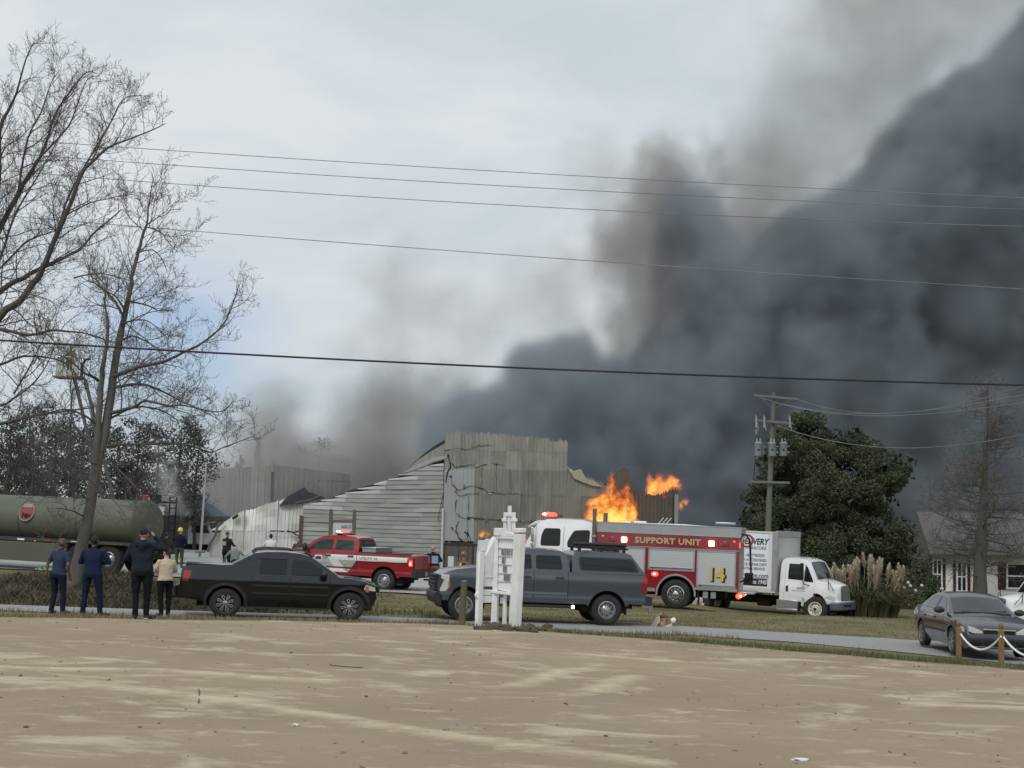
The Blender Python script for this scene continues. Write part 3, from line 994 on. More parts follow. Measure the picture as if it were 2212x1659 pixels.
part(rear, 'roof', m_slate, lambda b: b.prism([(c_l.x - c_m.x, 0), (0, 0), (c_r.x - c_m.x, 5.9), (c_l.x - c_m.x, 12)], 6.6, 6.7, axis='z'))

# --- brick lean-to seen through the haze, left of the ruin
e = at(415, 1185, 118)
lean = thing('brick_shed', (e.x, 118, base_z), 'low brown brick shed with a pale blue roof in the haze left of the ruin', 'building')
part(lean, 'wall', mat('dull_brick', rgb(.105, .075, .062), .9, var=.25, scale=4), lambda b: b.box((0, 1.5, 1.75), (4.6, 3, 3.5)))
part(lean, 'roof', mat('blue_roof', rgb(.20, .27, .34), .6, var=.1), lambda b: b.prism([(-2.6, 3.3), (-1.7, 4.9), (-.4, 5.4), (2.7, 3.4)], -.3, 3.2), bevel=.02)
part(lean, 'dark_doorway', m_char, lambda b: b.box((1.4, -.02, 1.2), (1.3, .06, 2.4)))

# --- notice board on two posts in front of the siding
nb = at(738, 1190, 92)
notice = thing('notice_board', (nb.x, 92, ground_z(nb.x, 92)), 'white notice board between two weathered posts in front of the grey siding', 'sign')
notice.scale = (1.08, 1, 1.0)
m_post = mat('weathered_post', rgb(.12, .105, .075), .9, var=.3, scale=8)
zt_ = at(715, 1103, 92).z - ground_z(nb.x, 92)
hw_ = (at(760, 1110, 92).x - at(713, 1110, 92).x) / 2
for s in (-1, 1):
    part(notice, 'post', m_post, lambda b: (b.box((s * hw_, 0, zt_ / 2 - .25 - (.04 if s > 0 else 0)), (.20, .20, zt_ + .5)), b.prism([(s * hw_ - .10, zt_), (s * hw_ + .10, zt_), (s * hw_, zt_ + .14)], -.10, .10)), bevel=.02)
part(notice, 'cross_bar', m_post, lambda b: b.box((0, 0, zt_ - .62), (2 * hw_ - .2, .12, .14)))
bd = part(notice, 'board', mat('board_white', rgb(.50, .52, .56), .5, var=.04), lambda b: b.box((.02, 0, zt_ - 1.42), (2 * hw_ - .26, .06, 1.45)))
mgl = mat('board_grey', rgb(.20, .22, .24), .6)
text_part(bd, 'lettering', 'MIKE', mgl, .26, (.22, -.035, zt_ - .95), (PI / 2, 0, 0), .004, .012)
text_part(bd, 'lettering', 'Sodding', mgl, .27, (.10, -.035, zt_ - 1.28), (PI / 2, 0, 0), .004, .004, shear=.3)
text_part(bd, 'lettering', 'SALES', mat('board_navy', rgb(.05, .06, .12), .6), .16, (.2, -.035, zt_ - 1.58), (PI / 2, 0, 0), .004, .02)

# --- white house on the right
YH = 90.0
hp = at(2140, 1280, YH)
gh = ground_z(hp.x, YH) - .1
house = thing('white_house', (hp.x, YH, gh), 'white house with dark red shutters behind the bare cypress', 'house', math.radians(-4))
m_hw = mat('white_brick', rgb(.76, .75, .73), .85, var=.07, scale=3, dirt=(rgb(.3, .29, .27), .4), dscale=1.2, bump=.2)
m_roofh = mat('grey_shingle', rgb(.098, .097, .094), .9, var=.18, scale=5, bump=.4)
m_trim = mat('white_trim', rgb(.70, .72, .73), .5, var=.04)
m_shr = mat('dark_red_shutter', rgb(.060, .012, .014), .6, var=.15)
mpx = 36.9
hx = lambda px: (px - 2140) / mpx
zz = lambda py, px=2140: (1280 + (px - 2140) * .02 - py) / mpx + .55
wall_top = zz(1192)
part(house, 'wall', m_hw, lambda b: b.box(((hx(2011) + 9.0) / 2, 3.2, wall_top / 2), (9.0 - hx(2011), 6.4, wall_top)))
part(house, 'wall_course', m_hw, lambda b: [b.box(((hx(2011) + 9.0) / 2, -.004, .18 + .22 * k), (9.0 - hx(2011) - .02, .016, .205)) for k in range(int(wall_top / .22))]).update_tag()
part(house, 'roof', m_roofh, lambda b: b.prism([(-.75, wall_top - .06), (-.75, wall_top + .06), (3.2, wall_top + 2.5), (7.2, wall_top + .06), (7.2, wall_top - .06)], hx(2020) - .35, 9.4, axis='x'), smooth=0)
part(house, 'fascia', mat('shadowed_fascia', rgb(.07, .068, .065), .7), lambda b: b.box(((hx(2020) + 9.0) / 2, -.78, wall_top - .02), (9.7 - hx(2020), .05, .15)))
def window(px0, px1, py0, py1, cols, shut=(True, True), sw=.30):
    x0, x1, z0, z1 = hx(px0), hx(px1), zz(py1), zz(py0)
    f = part(house, 'window', m_trim, lambda b: (b.box(((x0 + x1) / 2, -.05, z1 - .04), (x1 - x0, .09, .08)), b.box(((x0 + x1) / 2, -.07, z0 + .04), (x1 - x0 + .1, .13, .09)), b.box((x0 + .04, -.05, (z0 + z1) / 2), (.08, .09, z1 - z0 - .16)), b.box((x1 - .04, -.05, (z0 + z1) / 2), (.08, .09, z1 - z0 - .16)), b.box(((x0 + x1) / 2, -.052, (z0 + z1) / 2), (x1 - x0 - .16, .07, .07)), *[b.box((x0 + (x1 - x0) * (q + 1) / cols, -.051, (z0 + z1) / 2), (.06, .06, z1 - z0 - .17)) for q in range(cols - 1)]))
    for q in range(cols):
        for r_ in range(2):
            w_ = (x1 - x0) / cols
            h_ = (z1 - z0) / 2
            part(f, 'pane', m_glass if cols > 1 else MATS['pale_side_glass'] if 'pale_side_glass' in MATS else m_glass, lambda b: b.box((x0 + w_ * (q + .5), -.025, z0 + h_ * (r_ + .5)), (w_ - .08, .02, h_ - .08)))
    for s, on in zip((-1, 1), shut):
        if on:
            xc = x0 - sw / 2 - .03 if s < 0 else x1 + sw / 2 + .03
            sh_ = part(house, 'shutter', m_shr, lambda b: b.box((xc, -.045, (z0 + z1) / 2), (sw, .05, z1 - z0 + .1)))
            part(sh_, 'louvre', m_shr, lambda b: [b.box((xc, -.075, z0 + .08 + .12 * k), (sw - .09, .02, .08), Matrix.Rotation(.4, 3, 'X')) for k in range(int((z1 - z0) / .12))])

window(2017, 2038, 1203, 1266, 2, sw=.15)
window(2067.5, 2090, 1206, 1271, 2, sw=.16)
window(2173, 2214, 1207, 1262, 1, (True, True), sw=.45)
# side porch: lower roof on a post, small window behind
part(house, 'porch_roof', m_roofh, lambda b: b.prism([(hx(1962) - .1, zz(1226)), (hx(1985), zz(1205)), (hx(2018), zz(1190)), (hx(2018), zz(1197)), (hx(1990), zz(1212)), (hx(1962) - .1, zz(1231))], -.2, 3.4), smooth=0)
part(house, 'porch_post', m_trim, lambda b: b.box((hx(1974), -.02, zz(1228) / 2), (.17, .17, zz(1228))), bevel=.01)
part(house, 'porch_wall', m_hw, lambda b: b.box(((hx(1984) + hx(2011)) / 2, 2.2, 1.25), (hx(2011) - hx(1984) - .02, 3.0, 2.5)))
f_ = part(house, 'window', m_trim, lambda b: b.box((hx(1991), .66, zz(1250)), (.42, .05, 1.3)))
part(f_, 'pane', m_glass, lambda b: (b.box((hx(1991), .63, zz(1250)), (.26, .03, 1.1))))
part(house, 'shutter', m_shr, lambda b: b.box((hx(2002), .66, zz(1250)), (.3, .05, 1.4)))
part(house, 'stoop', m_trim, lambda b: b.box((hx(2060), -.7, zz(1276)), (2.9, .9, .12)))
# ================================================================= vehicles
class Body:
    """vehicle skin: side profiles in (x, z) spread to a half width that varies with height and length"""
    def __init__(self, root, hw, xf, xr, nose=.12, tail=.05, nl=.9, tl=.5):
        self.root, self.hw, self.xf, self.xr, self.nose, self.tail, self.nl, self.tl = root, hw, xf, xr, nose, tail, nl, tl
    def w(self, x, z):
        h = float(np.interp(z, [a for a, _ in self.hw], [b for _, b in self.hw]))
        a = max(0, (x - (self.xf - self.nl)) / self.nl)
        b = max(0, ((self.xr + self.tl) - x) / self.tl)
        return h * (1 - self.nose * min(1.2, a) ** 2 - self.tail * min(1.2, b) ** 2)
    def _cut(self, bm):
        zs_ = [a for a, _ in self.hw]
        zs_ = sorted(set(zs_ + [(p + q) / 2 for p, q in zip(zs_, zs_[1:])]))
        for z in zs_:
            bmesh.ops.bisect_plane(bm, geom=bm.verts[:] + bm.edges[:] + bm.faces[:], plane_co=(0, 0, z), plane_no=(0, 0, 1))
        n_ = 5
        xs_ = [self.xf - self.nl * i / n_ for i in range(n_)] + [self.xr + self.tl * i / 3 for i in range(3)]
        for x in xs_:
            bmesh.ops.bisect_plane(bm, geom=bm.verts[:] + bm.edges[:] + bm.faces[:], plane_co=(x, 0, 0), plane_no=(1, 0, 0))
    def shell(self, name, m, prof, grow=0.0, bevel=.035, dark=None, mdark=None, crown=0.0, parent=None):
        bm = bmesh.new()
        v = [bm.verts.new((x, -1, z)) for x, z in prof]
        f = bm.faces.new(v)
        ex = bmesh.ops.extrude_face_region(bm, geom=[f])
        bmesh.ops.translate(bm, verts=[g for g in ex['geom'] if isinstance(g, bmesh.types.BMVert)], vec=(0, 2, 0))
        bmesh.ops.recalc_face_normals(bm, faces=bm.faces[:])
        caps = [g for g in bm.faces if len(g.verts) > 4 or abs(g.normal.y) > .9]
        bmesh.ops.triangulate(bm, faces=caps)
        self._cut(bm)
        if crown:
            for t in (-.5, 0, .5):
                bmesh.ops.bisect_plane(bm, geom=bm.verts[:] + bm.edges[:] + bm.faces[:], plane_co=(0, t, 0), plane_no=(0, 1, 0))
        zm = max(p[1] for p in prof)
        for v in bm.verts:
            t = v.co.y
            if crown:
                v.co.z += crown * (1 - t * t) * sm(zm - 1.2, zm - .1, v.co.z)
                v.co.x += -.10 * t * t * sm(self.xf - 1.2, self.xf, v.co.x)
            v.co.y = t * (self.w(v.co.x, v.co.z) + grow)
        bmesh.ops.remove_doubles(bm, verts=bm.verts[:], dist=1e-4)
        bmesh.ops.recalc_face_normals(bm, faces=bm.faces[:])
        if dark:
            for f in bm.faces:
                c = f.calc_center_median()
                if abs(f.normal.y) < .6 and dark(c.x, c.z):
                    f.material_index = 1
        me = bpy.data.meshes.new(name)
        bm.to_mesh(me)
        bm.free()
        me.materials.append(m)
        if dark: me.materials.append(mdark or m_under)
        smooth_by_angle(me, 38)
        o = link(name, me, parent or self.root)
        if bevel:
            md = o.modifiers.new('edge_softening', 'BEVEL')
            md.width, md.segments, md.limit_method, md.angle_limit = bevel, 3, 'ANGLE', math.radians(40)
        return o
    def skin(self, name, m, poly, side, off=.006, thick=.02, parent=None, label=None, bevel=0, cut=True):
        """a plate following the body side: glass, lamps, stripes, mouldings"""
        bm = bmesh.new()
        v = [bm.verts.new((x, 0, z)) for x, z in poly]
        f = bm.faces.new(v)
        bmesh.ops.triangulate(bm, faces=[f])
        if cut: self._cut(bm)
        base = bm.faces[:]
        ex = bmesh.ops.extrude_face_region(bm, geom=base)
        outer = {g for g in ex['geom'] if isinstance(g, bmesh.types.BMVert)}
        for v in bm.verts:
            v.co.y = side * (self.w(v.co.x, v.co.z) + off - (0 if v in outer else thick))
        bmesh.ops.recalc_face_normals(bm, faces=bm.faces[:])
        me = bpy.data.meshes.new(name)
        bm.to_mesh(me)
        bm.free()
        me.materials.append(m)
        smooth_by_angle(me, 30)
        o = link(name, me, parent or self.root)
        if label: o['label'] = label
        return o
    def screen(self, name, m, top, bot, wt, wb_, crown, zm, off=.014, side_pull=True):
        """curved glass lying on the crowned skin between two heights"""
        b = MB()
        rows = []
        nrm = Vector((bot[1] - top[1], 0, top[0] - bot[0]))
        nrm = -nrm.normalized() if nrm.z < 0 else nrm.normalized()
        if name == 'windscreen' and nrm.x < 0: nrm = -nrm
        for d in (off, off - .03):
            g = []
            for i in range(5):
                s = i / 4
                x, z, hw_ = top[0] + (bot[0] - top[0]) * s, top[1] + (bot[1] - top[1]) * s, wt + (wb_ - wt) * s
                r_ = []
                for j in range(9):
                    y = hw_ * (j / 4 - 1)
                    t = y / max(.1, self.w(x, z))
                    zz_ = z + crown * (1 - t * t) * sm(zm - 1.2, zm - .1, z)
                    xx_ = x - .10 * t * t * sm(self.xf - 1.2, self.xf, x)
                    r_.append(b.b.verts.new(Vector((xx_, y, zz_)) + nrm * d))
                g.append(r_)
            rows.append(g)
        A, K = rows
        for i in range(4):
            for j in range(8):
                b.b.faces.new((A[i][j], A[i + 1][j], A[i + 1][j + 1], A[i][j + 1]))
                b.b.faces.new((K[i][j], K[i][j + 1], K[i + 1][j + 1], K[i + 1][j]))
        for j in range(8):
            b.b.faces.new((A[0][j], A[0][j + 1], K[0][j + 1], K[0][j]))
            b.b.faces.new((A[4][j], K[4][j], K[4][j + 1], A[4][j + 1]))
        for i in range(4):
            b.b.faces.new((A[i][0], K[i][0], K[i + 1][0], A[i + 1][0]))
            b.b.faces.new((A[i][8], A[i + 1][8], K[i + 1][8], K[i][8]))
        return b.build(name, m, self.root, smooth=50)
def arch(cx, cz, r, a0=180, a1=0, n_=11):
    return [(cx + r * math.cos(math.radians(a0 + (a1 - a0) * i / (n_ - 1))), cz + r * math.sin(math.radians(a0 + (a1 - a0) * i / (n_ - 1)))) for i in range(n_)]
def rpoly(pts, r=.05, n_=4):
    """polygon with rounded corners"""
    out = []
    k = len(pts)
    for i in range(k):
        p, a, b = Vector(pts[i]), Vector(pts[i - 1]), Vector(pts[(i + 1) % k])
        da, db = (a - p), (b - p)
        q = min(r, da.length * .45, db.length * .45)
        s, e = p + da.normalized() * q, p + db.normalized() * q
        for j in range(n_ + 1):
            t = j / n_
            out.append(tuple((1 - t) ** 2 * s + 2 * t * (1 - t) * p + t * t * e))
    return out
_wheel_cache = {}
def wheel_meshes(R, rr, w, style):
    key = (R, rr, w, style)
    if key in _wheel_cache: return _wheel_cache[key]
    t = MB()
    h = w / 2
    t.lathe([(rr, -h * .8), (rr + .02, -h), (R - .05, -h), (R - .012, -h * .82), (R, -h * .6), (R, h * .6), (R - .012, h * .82), (R - .05, h), (rr + .02, h), (rr, h * .8)], axis='y', seg=36, close=True)
    # tread blocks
    for k in range(44):
        a = 2 * PI * k / 44
        for s in (-1, 1):
            c = (R * math.cos(a), s * h * .62, R * math.sin(a))
            t.box(c, (.018, h * .34, R * .09), Matrix.Rotation(-a, 3, 'Y'))
    tyre = t.mesh('tyre', [m_tyre], 40)
    r = MB()
    if style == 'spokes':                                   # dark dish with eight paired bright spokes
        r.lathe([(rr + .004, -h * .7), (rr + .004, h * .85), (rr - .02, h * .9), (rr - .035, h * .5), (.05, h * .42)], axis='y', seg=32, m=m_black)
        r.lathe([(rr - .022, h * .74), (rr - .002, h * .93), (rr + .008, h * .86), (rr - .012, h * .7)], axis='y', seg=32, m=m_rim, close=True)
        for k in range(8):
            a = 2 * PI * k / 8
            for d in (-.11, .11):
                p0 = Vector((.055 * math.cos(a), h * .72, .055 * math.sin(a)))
                p1 = Vector((.8 * rr * math.cos(a + d * 1.6), h * .72, .8 * rr * math.sin(a + d * 1.6)))
                dd = (p1 - p0)
                r.box((p0 + p1) / 2, (dd.length, .03, .020), Matrix.Rotation(-math.atan2(dd.z, dd.x), 3, 'Y'), m=m_rim)
            p = (.8 * rr * math.cos(a), h * .72, .8 * rr * math.sin(a))
            r.box(p, (.022, .03, rr * .24), Matrix.Rotation(-a, 3, 'Y'), m=m_rim)
        r.lathe([(.06, h * .5), (.06, h * .84), (.03, h * .9), (.003, h * .9)], axis='y', seg=16, m=m_rim)
    elif style in ('steel', 'chrome', 'white'):
        mm = {'steel': m_steelw, 'chrome': m_chrome, 'white': mat('cream_wheel', rgb(.70, .68, .58), .5, dirt=(rgb(.25, .2, .14), .5), dscale=8)}[style]
        k1 = {'steel': .2, 'chrome': .35, 'white': .1}[style]
        r.lathe([(rr + .004, -h * .7), (rr + .006, h * .9), (rr - .018, h * .95), (rr - .04, h * .6), (rr * .66, h * .30), (rr * .52, h * .45), (rr * .36, h * (.45 + k1)), (rr * .34, h * (.62 + k1)), (rr * .2, h * (.74 + k1)), (.004, h * (.78 + k1))], axis='y', seg=32, m=mm)
        n_ = 8 if style == 'steel' else 10
        for k in range(n_):                                # hand holes round the dish
            a = 2 * PI * (k + .5) / n_
            rad = rr * .72
            r.lathe([(rr * .085, h * .28), (rr * .085, h * .48), (.002, h * .485)], c=(rad * math.cos(a), 0, rad * math.sin(a)), axis='y', seg=8, m=m_black)
        for k in range(n_):
            a = 2 * PI * k / n_
            rad = rr * .44
            r.lathe([(.016, h * .4), (.016, h * (.6 + k1 * .6)), (.002, h * (.62 + k1 * .6))], c=(rad * math.cos(a), 0, rad * math.sin(a)), axis='y', seg=6, m=m_chrome if style != 'white' else m_redlens)
        if style == 'white':
            r.lathe([(rr * .22, h * .8), (rr * .22, h * .92), (.003, h * .94)], axis='y', seg=14, m=m_under)
    elif style == 'alloy':
        r.lathe([(rr + .004, -h * .7), (rr + .004, h * .85), (rr - .02, h * .92), (rr - .03, h * .55), (.05, h * .4)], axis='y', seg=32, m=m_black)
        r.lathe([(rr - .03, h * .72), (rr - .002, h * .95), (rr + .008, h * .86), (rr - .015, h * .68)], axis='y', seg=32, m=m_rim, close=True)
        for k in range(7):
            a = 2 * PI * k / 7
            p = (.52 * rr * math.cos(a), h * .75, .52 * rr * math.sin(a))
            r.box(p, (rr * .95, .035, rr * .2), Matrix.Rotation(-a, 3, 'Y'), m=m_rim)
        r.lathe([(.06, h * .5), (.06, h * .88), (.003, h * .92)], axis='y', seg=16, m=m_rim)
    rim = r.mesh('rim', None, 35)
    _wheel_cache[key] = (tyre, rim)
    return tyre, rim
def wheel(root, x, y, R, rr, w, style, side, turn=0.0, dz=0.0):
    tm, rm_ = wheel_meshes(R, rr, w, style)
    o = link('wheel', None, root)
    o.empty_display_size = .2
    o.location = (x, y, R + dz)
    o.rotation_euler = (0, random.uniform(0, 1), (0 if side > 0 else PI) + turn)
    link('tyre', tm, o)
    link('rim', rm_, o)
    return o
def wells(th, xs, cz, r, w):
    """closed wheel housings between the two sides"""
    for x in xs:
        part(th, 'wheel_housing', m_under, lambda b: b.box((x, 0, cz + r * .45), (2.3 * r, w, 1.25 * r)))
def paint(name, col, metal=.0, rough=.30, coat=.8, dirt=.25):
    return mat(name, col, rough, metal, var=.05, scale=1.5, coat=coat, dirt=(rgb(.16, .14, .11), dirt), dscale=1.6, spec=.5)

# ------------------------------------------------------------ black pickup with bed sails
def black_pickup(px_r, yaw):
    p = onroad(*px_r)
    th = thing('black_pickup', (p.x, p.y, ground_z(p.x, p.y) + .05), 'black crew cab pickup with roof rails and sloping bed sails, beside the bystanders', 'pickup truck', yaw, tilt=True)
    hub = Vector((0, .80, 0))
    r = link('body_frame', None, th)                                  # keeps the near wheel track on the measured spot
    r.location = (0, 0.80, 0)
    th.location = th.matrix_basis @ Vector((0, .80, 0))
    bpy.data.objects.remove(r)
    pm = paint('black_paint', rgb(.0045, .0055, .0080), .0, .22, .55, .0)
    B = Body(th, [(.25, .86), (.50, .93), (.62, .935), (.92, .945), (1.02, .955), (1.08, .93), (1.18, .895), (1.45, .79), (1.80, .67)], 3.9, -1.26, .16, .04, 1.0, .5)
    R = .385
    prof = [(-1.20, .50), (-1.24, .80), (-1.14, .84), (-1.10, 1.33), (-.9, 1.37), (.25, 1.41), (.60, 1.20), (2.75, 1.17), (3.15, 1.145), (3.55, 1.085), (3.80, .985), (3.87, .86), (3.89, .62), (3.80, .40), (3.60, .33)]
    prof += [(3.10 + .47 + .02, .36)] + arch(3.10, .385, .47, 0, 180) + [(2.58, .30), (.52, .30)] + arch(0, .385, .47, 0, 180) + [(-.52, .42)]
    isdark = lambda x, z: math.hypot(x - 3.1, z - .385) < .5 or math.hypot(x, z - .385) < .5 or z < .36
    B.shell('body', pm, prof, dark=isdark, crown=.03, bevel=.04)
    # greenhouse with sails running down to the bed
    cab = [(.10, 1.405), (.42, 1.60), (.66, 1.735), (.95, 1.785), (1.45, 1.80), (1.85, 1.765), (2.10, 1.68), (2.45, 1.44), (2.82, 1.165), (.62, 1.165), (.35, 1.30)]
    B.shell('cab', pm, cab, grow=-.012, bevel=.05, crown=.03)
    for s in (-1, 1):
        B.skin('rear_door_window', m_glass, rpoly([(.80, 1.22), (1.47, 1.20), (1.50, 1.60), (.84, 1.60)], .07), s, .001)
        B.skin('front_door_window', m_glass, rpoly([(1.60, 1.20), (2.52, 1.19), (2.30, 1.42), (2.05, 1.58), (1.64, 1.61)], .06), s, .001)
        B.skin('visor_strip', m_black, [(.78, 1.61), (1.50, 1.61), (1.50, 1.645), (.80, 1.645)], s, .02)
        B.skin('tail_lamp', m_redlens, rpoly([(-1.07, .92), (-.93, .94), (-.86, 1.22), (-1.05, 1.23)], .03), s, .012)
        B.skin('headlamp', m_lamp, rpoly([(3.45, .86), (3.76, .82), (3.74, .93), (3.50, 1.00)], .03), s, .006)
        B.skin('turn_signal', m_amber, rpoly([(3.50, .80), (3.58, .79), (3.58, .95), (3.50, .97)], .02), s, .014)
        B.skin('door_moulding', m_black, [(.66, .86), (1.56, .86), (1.56, .91), (.66, .91)], s, .018)
        B.skin('door_moulding', m_black, [(1.60, .86), (2.55, .86), (2.55, .91), (1.60, .91)], s, .018)
        B.skin('door_moulding', m_black, [(.66, .66), (1.56, .66), (1.56, .70), (.66, .70)], s, .016)
        B.skin('door_moulding', m_black, [(1.60, .66), (2.55, .66), (2.55, .70), (1.60, .70)], s, .016)
        for x in (1.57, .62, 2.58):
            B.skin('door_gap', m_under, [(x, .42), (x + .012, .42), (x + .012, 1.17), (x, 1.17)], s, .002, .01)
        for x in (.72, 1.66):
            B.skin('door_handle', m_black, rpoly([(x, 1.03), (x + .17, 1.03), (x + .17, 1.075), (x, 1.075)], .02), s, .03)
        for cx in (0, 3.1):
            ring = arch(cx, .385, .555, -8, 188, 15) + arch(cx, .385, .468, 188, -8, 15)
            B.skin('fender_flare', m_black, ring, s, .022, .05)
        part(th, 'roof_rail', m_black, lambda b: b.tube([(.62, s * .60, 1.74), (.72, s * .61, 1.84), (1.0, s * .61, 1.875), (1.5, s * .61, 1.87), (1.95, s * .60, 1.80), (2.15, s * .60, 1.68)], .028, 8))
        for x0_, x1_ in ((.86, 1.08), (1.14, 1.52), (1.62, 1.92)):
            part(th, 'roof_rail_insert', m_alu, lambda b: b.box(((x0_ + x1_) / 2, s * .625, 1.832 - .04 * max(0, x0_ - 1.4)), (x1_ - x0_, .012, .035), Matrix.Rotation(.10 if x0_ > 1.5 else 0, 3, 'Y')))
        part(th, 'door_mirror', m_black, lambda b: b.blob((2.42, s * 1.04, 1.24), (.10, .13, .09), sub=2), smooth=60)
        part(th, 'mud_flap', m_black, lambda b: b.box((-.48, s * .82, .38), (.03, .26, .36)))
        part(th, 'fog_lamp', m_lamp, lambda b: b.blob((3.76, s * .66, .55), (.05, .06, .055)))
        for x, st in ((0, 'spokes'), (3.1, 'spokes')):
            wheel(th, x, s * .80, R, .255, .26, st, s)
    # windscreen, rear glass
    B.screen('windscreen', m_glass, (2.15, 1.65), (2.78, 1.195), .60, .74, .03, 1.80)
    for s in (-1, 1):
        part(th, 'windscreen_glint', m_alu, lambda b: b.tube([(2.12, s * .665, 1.682), (2.50, s * .74, 1.42), (2.86, s * .80, 1.165)], .014, 6))  # bright tube paints in the reflection along the windscreen edge
        part(th, 'hood_highlight', mat('hood_sheen', rgb(.03, .032, .036), .2, coat=1, var=.05), lambda b: b.tube([(2.95, s * .56, 1.185), (3.3, s * .54, 1.15), (3.72, s * .50, 1.045)], .012, 6))  # paler tube stands in for the reflection streak on the hood
    part(th, 'bed_liner', m_under, lambda b: b.box((-.42, 0, 1.385), (1.2, 1.5, .03)))
    part(th, 'rear_bumper', m_black, lambda b: b.prism(rpoly([(-1.27, .50), (-1.28, .78), (-1.12, .80), (-1.05, .55), (-1.10, .48)], .03), -.90, .90), bevel=.03)
    wells(th, (0, 3.1), .385, .47, 1.25)
    part(th, 'tow_hitch', m_under, lambda b: b.box((-1.30, 0, .46), (.22, .07, .07)))
    part(th, 'grille', m_black, lambda b: b.box((3.865, 0, .86), (.05, 1.0, .18)), bevel=.02)
    part(th, 'number_plate', m_alu, lambda b: b.box((-1.275, 0, .68), (.012, .30, .15)))
    part(th, 'underbody', m_under, lambda b: b.box((1.5, 0, .42), (4.4, 1.25, .28)))
    for s in (-1, 1):
        part(th, 'running_board', m_black, lambda b: b.box((1.55, s * .86, .29), (2.05, .12, .05)))
        for x in (1.05, 1.55, 2.05):
            part(th, 'board_bracket', m_under, lambda b: b.box((x, s * .80, .25), (.05, .1, .07)))
    return th
black_truck = black_pickup((484, 1337), math.radians(10.5))
black_truck.scale = (1.03, 1.0, .955)

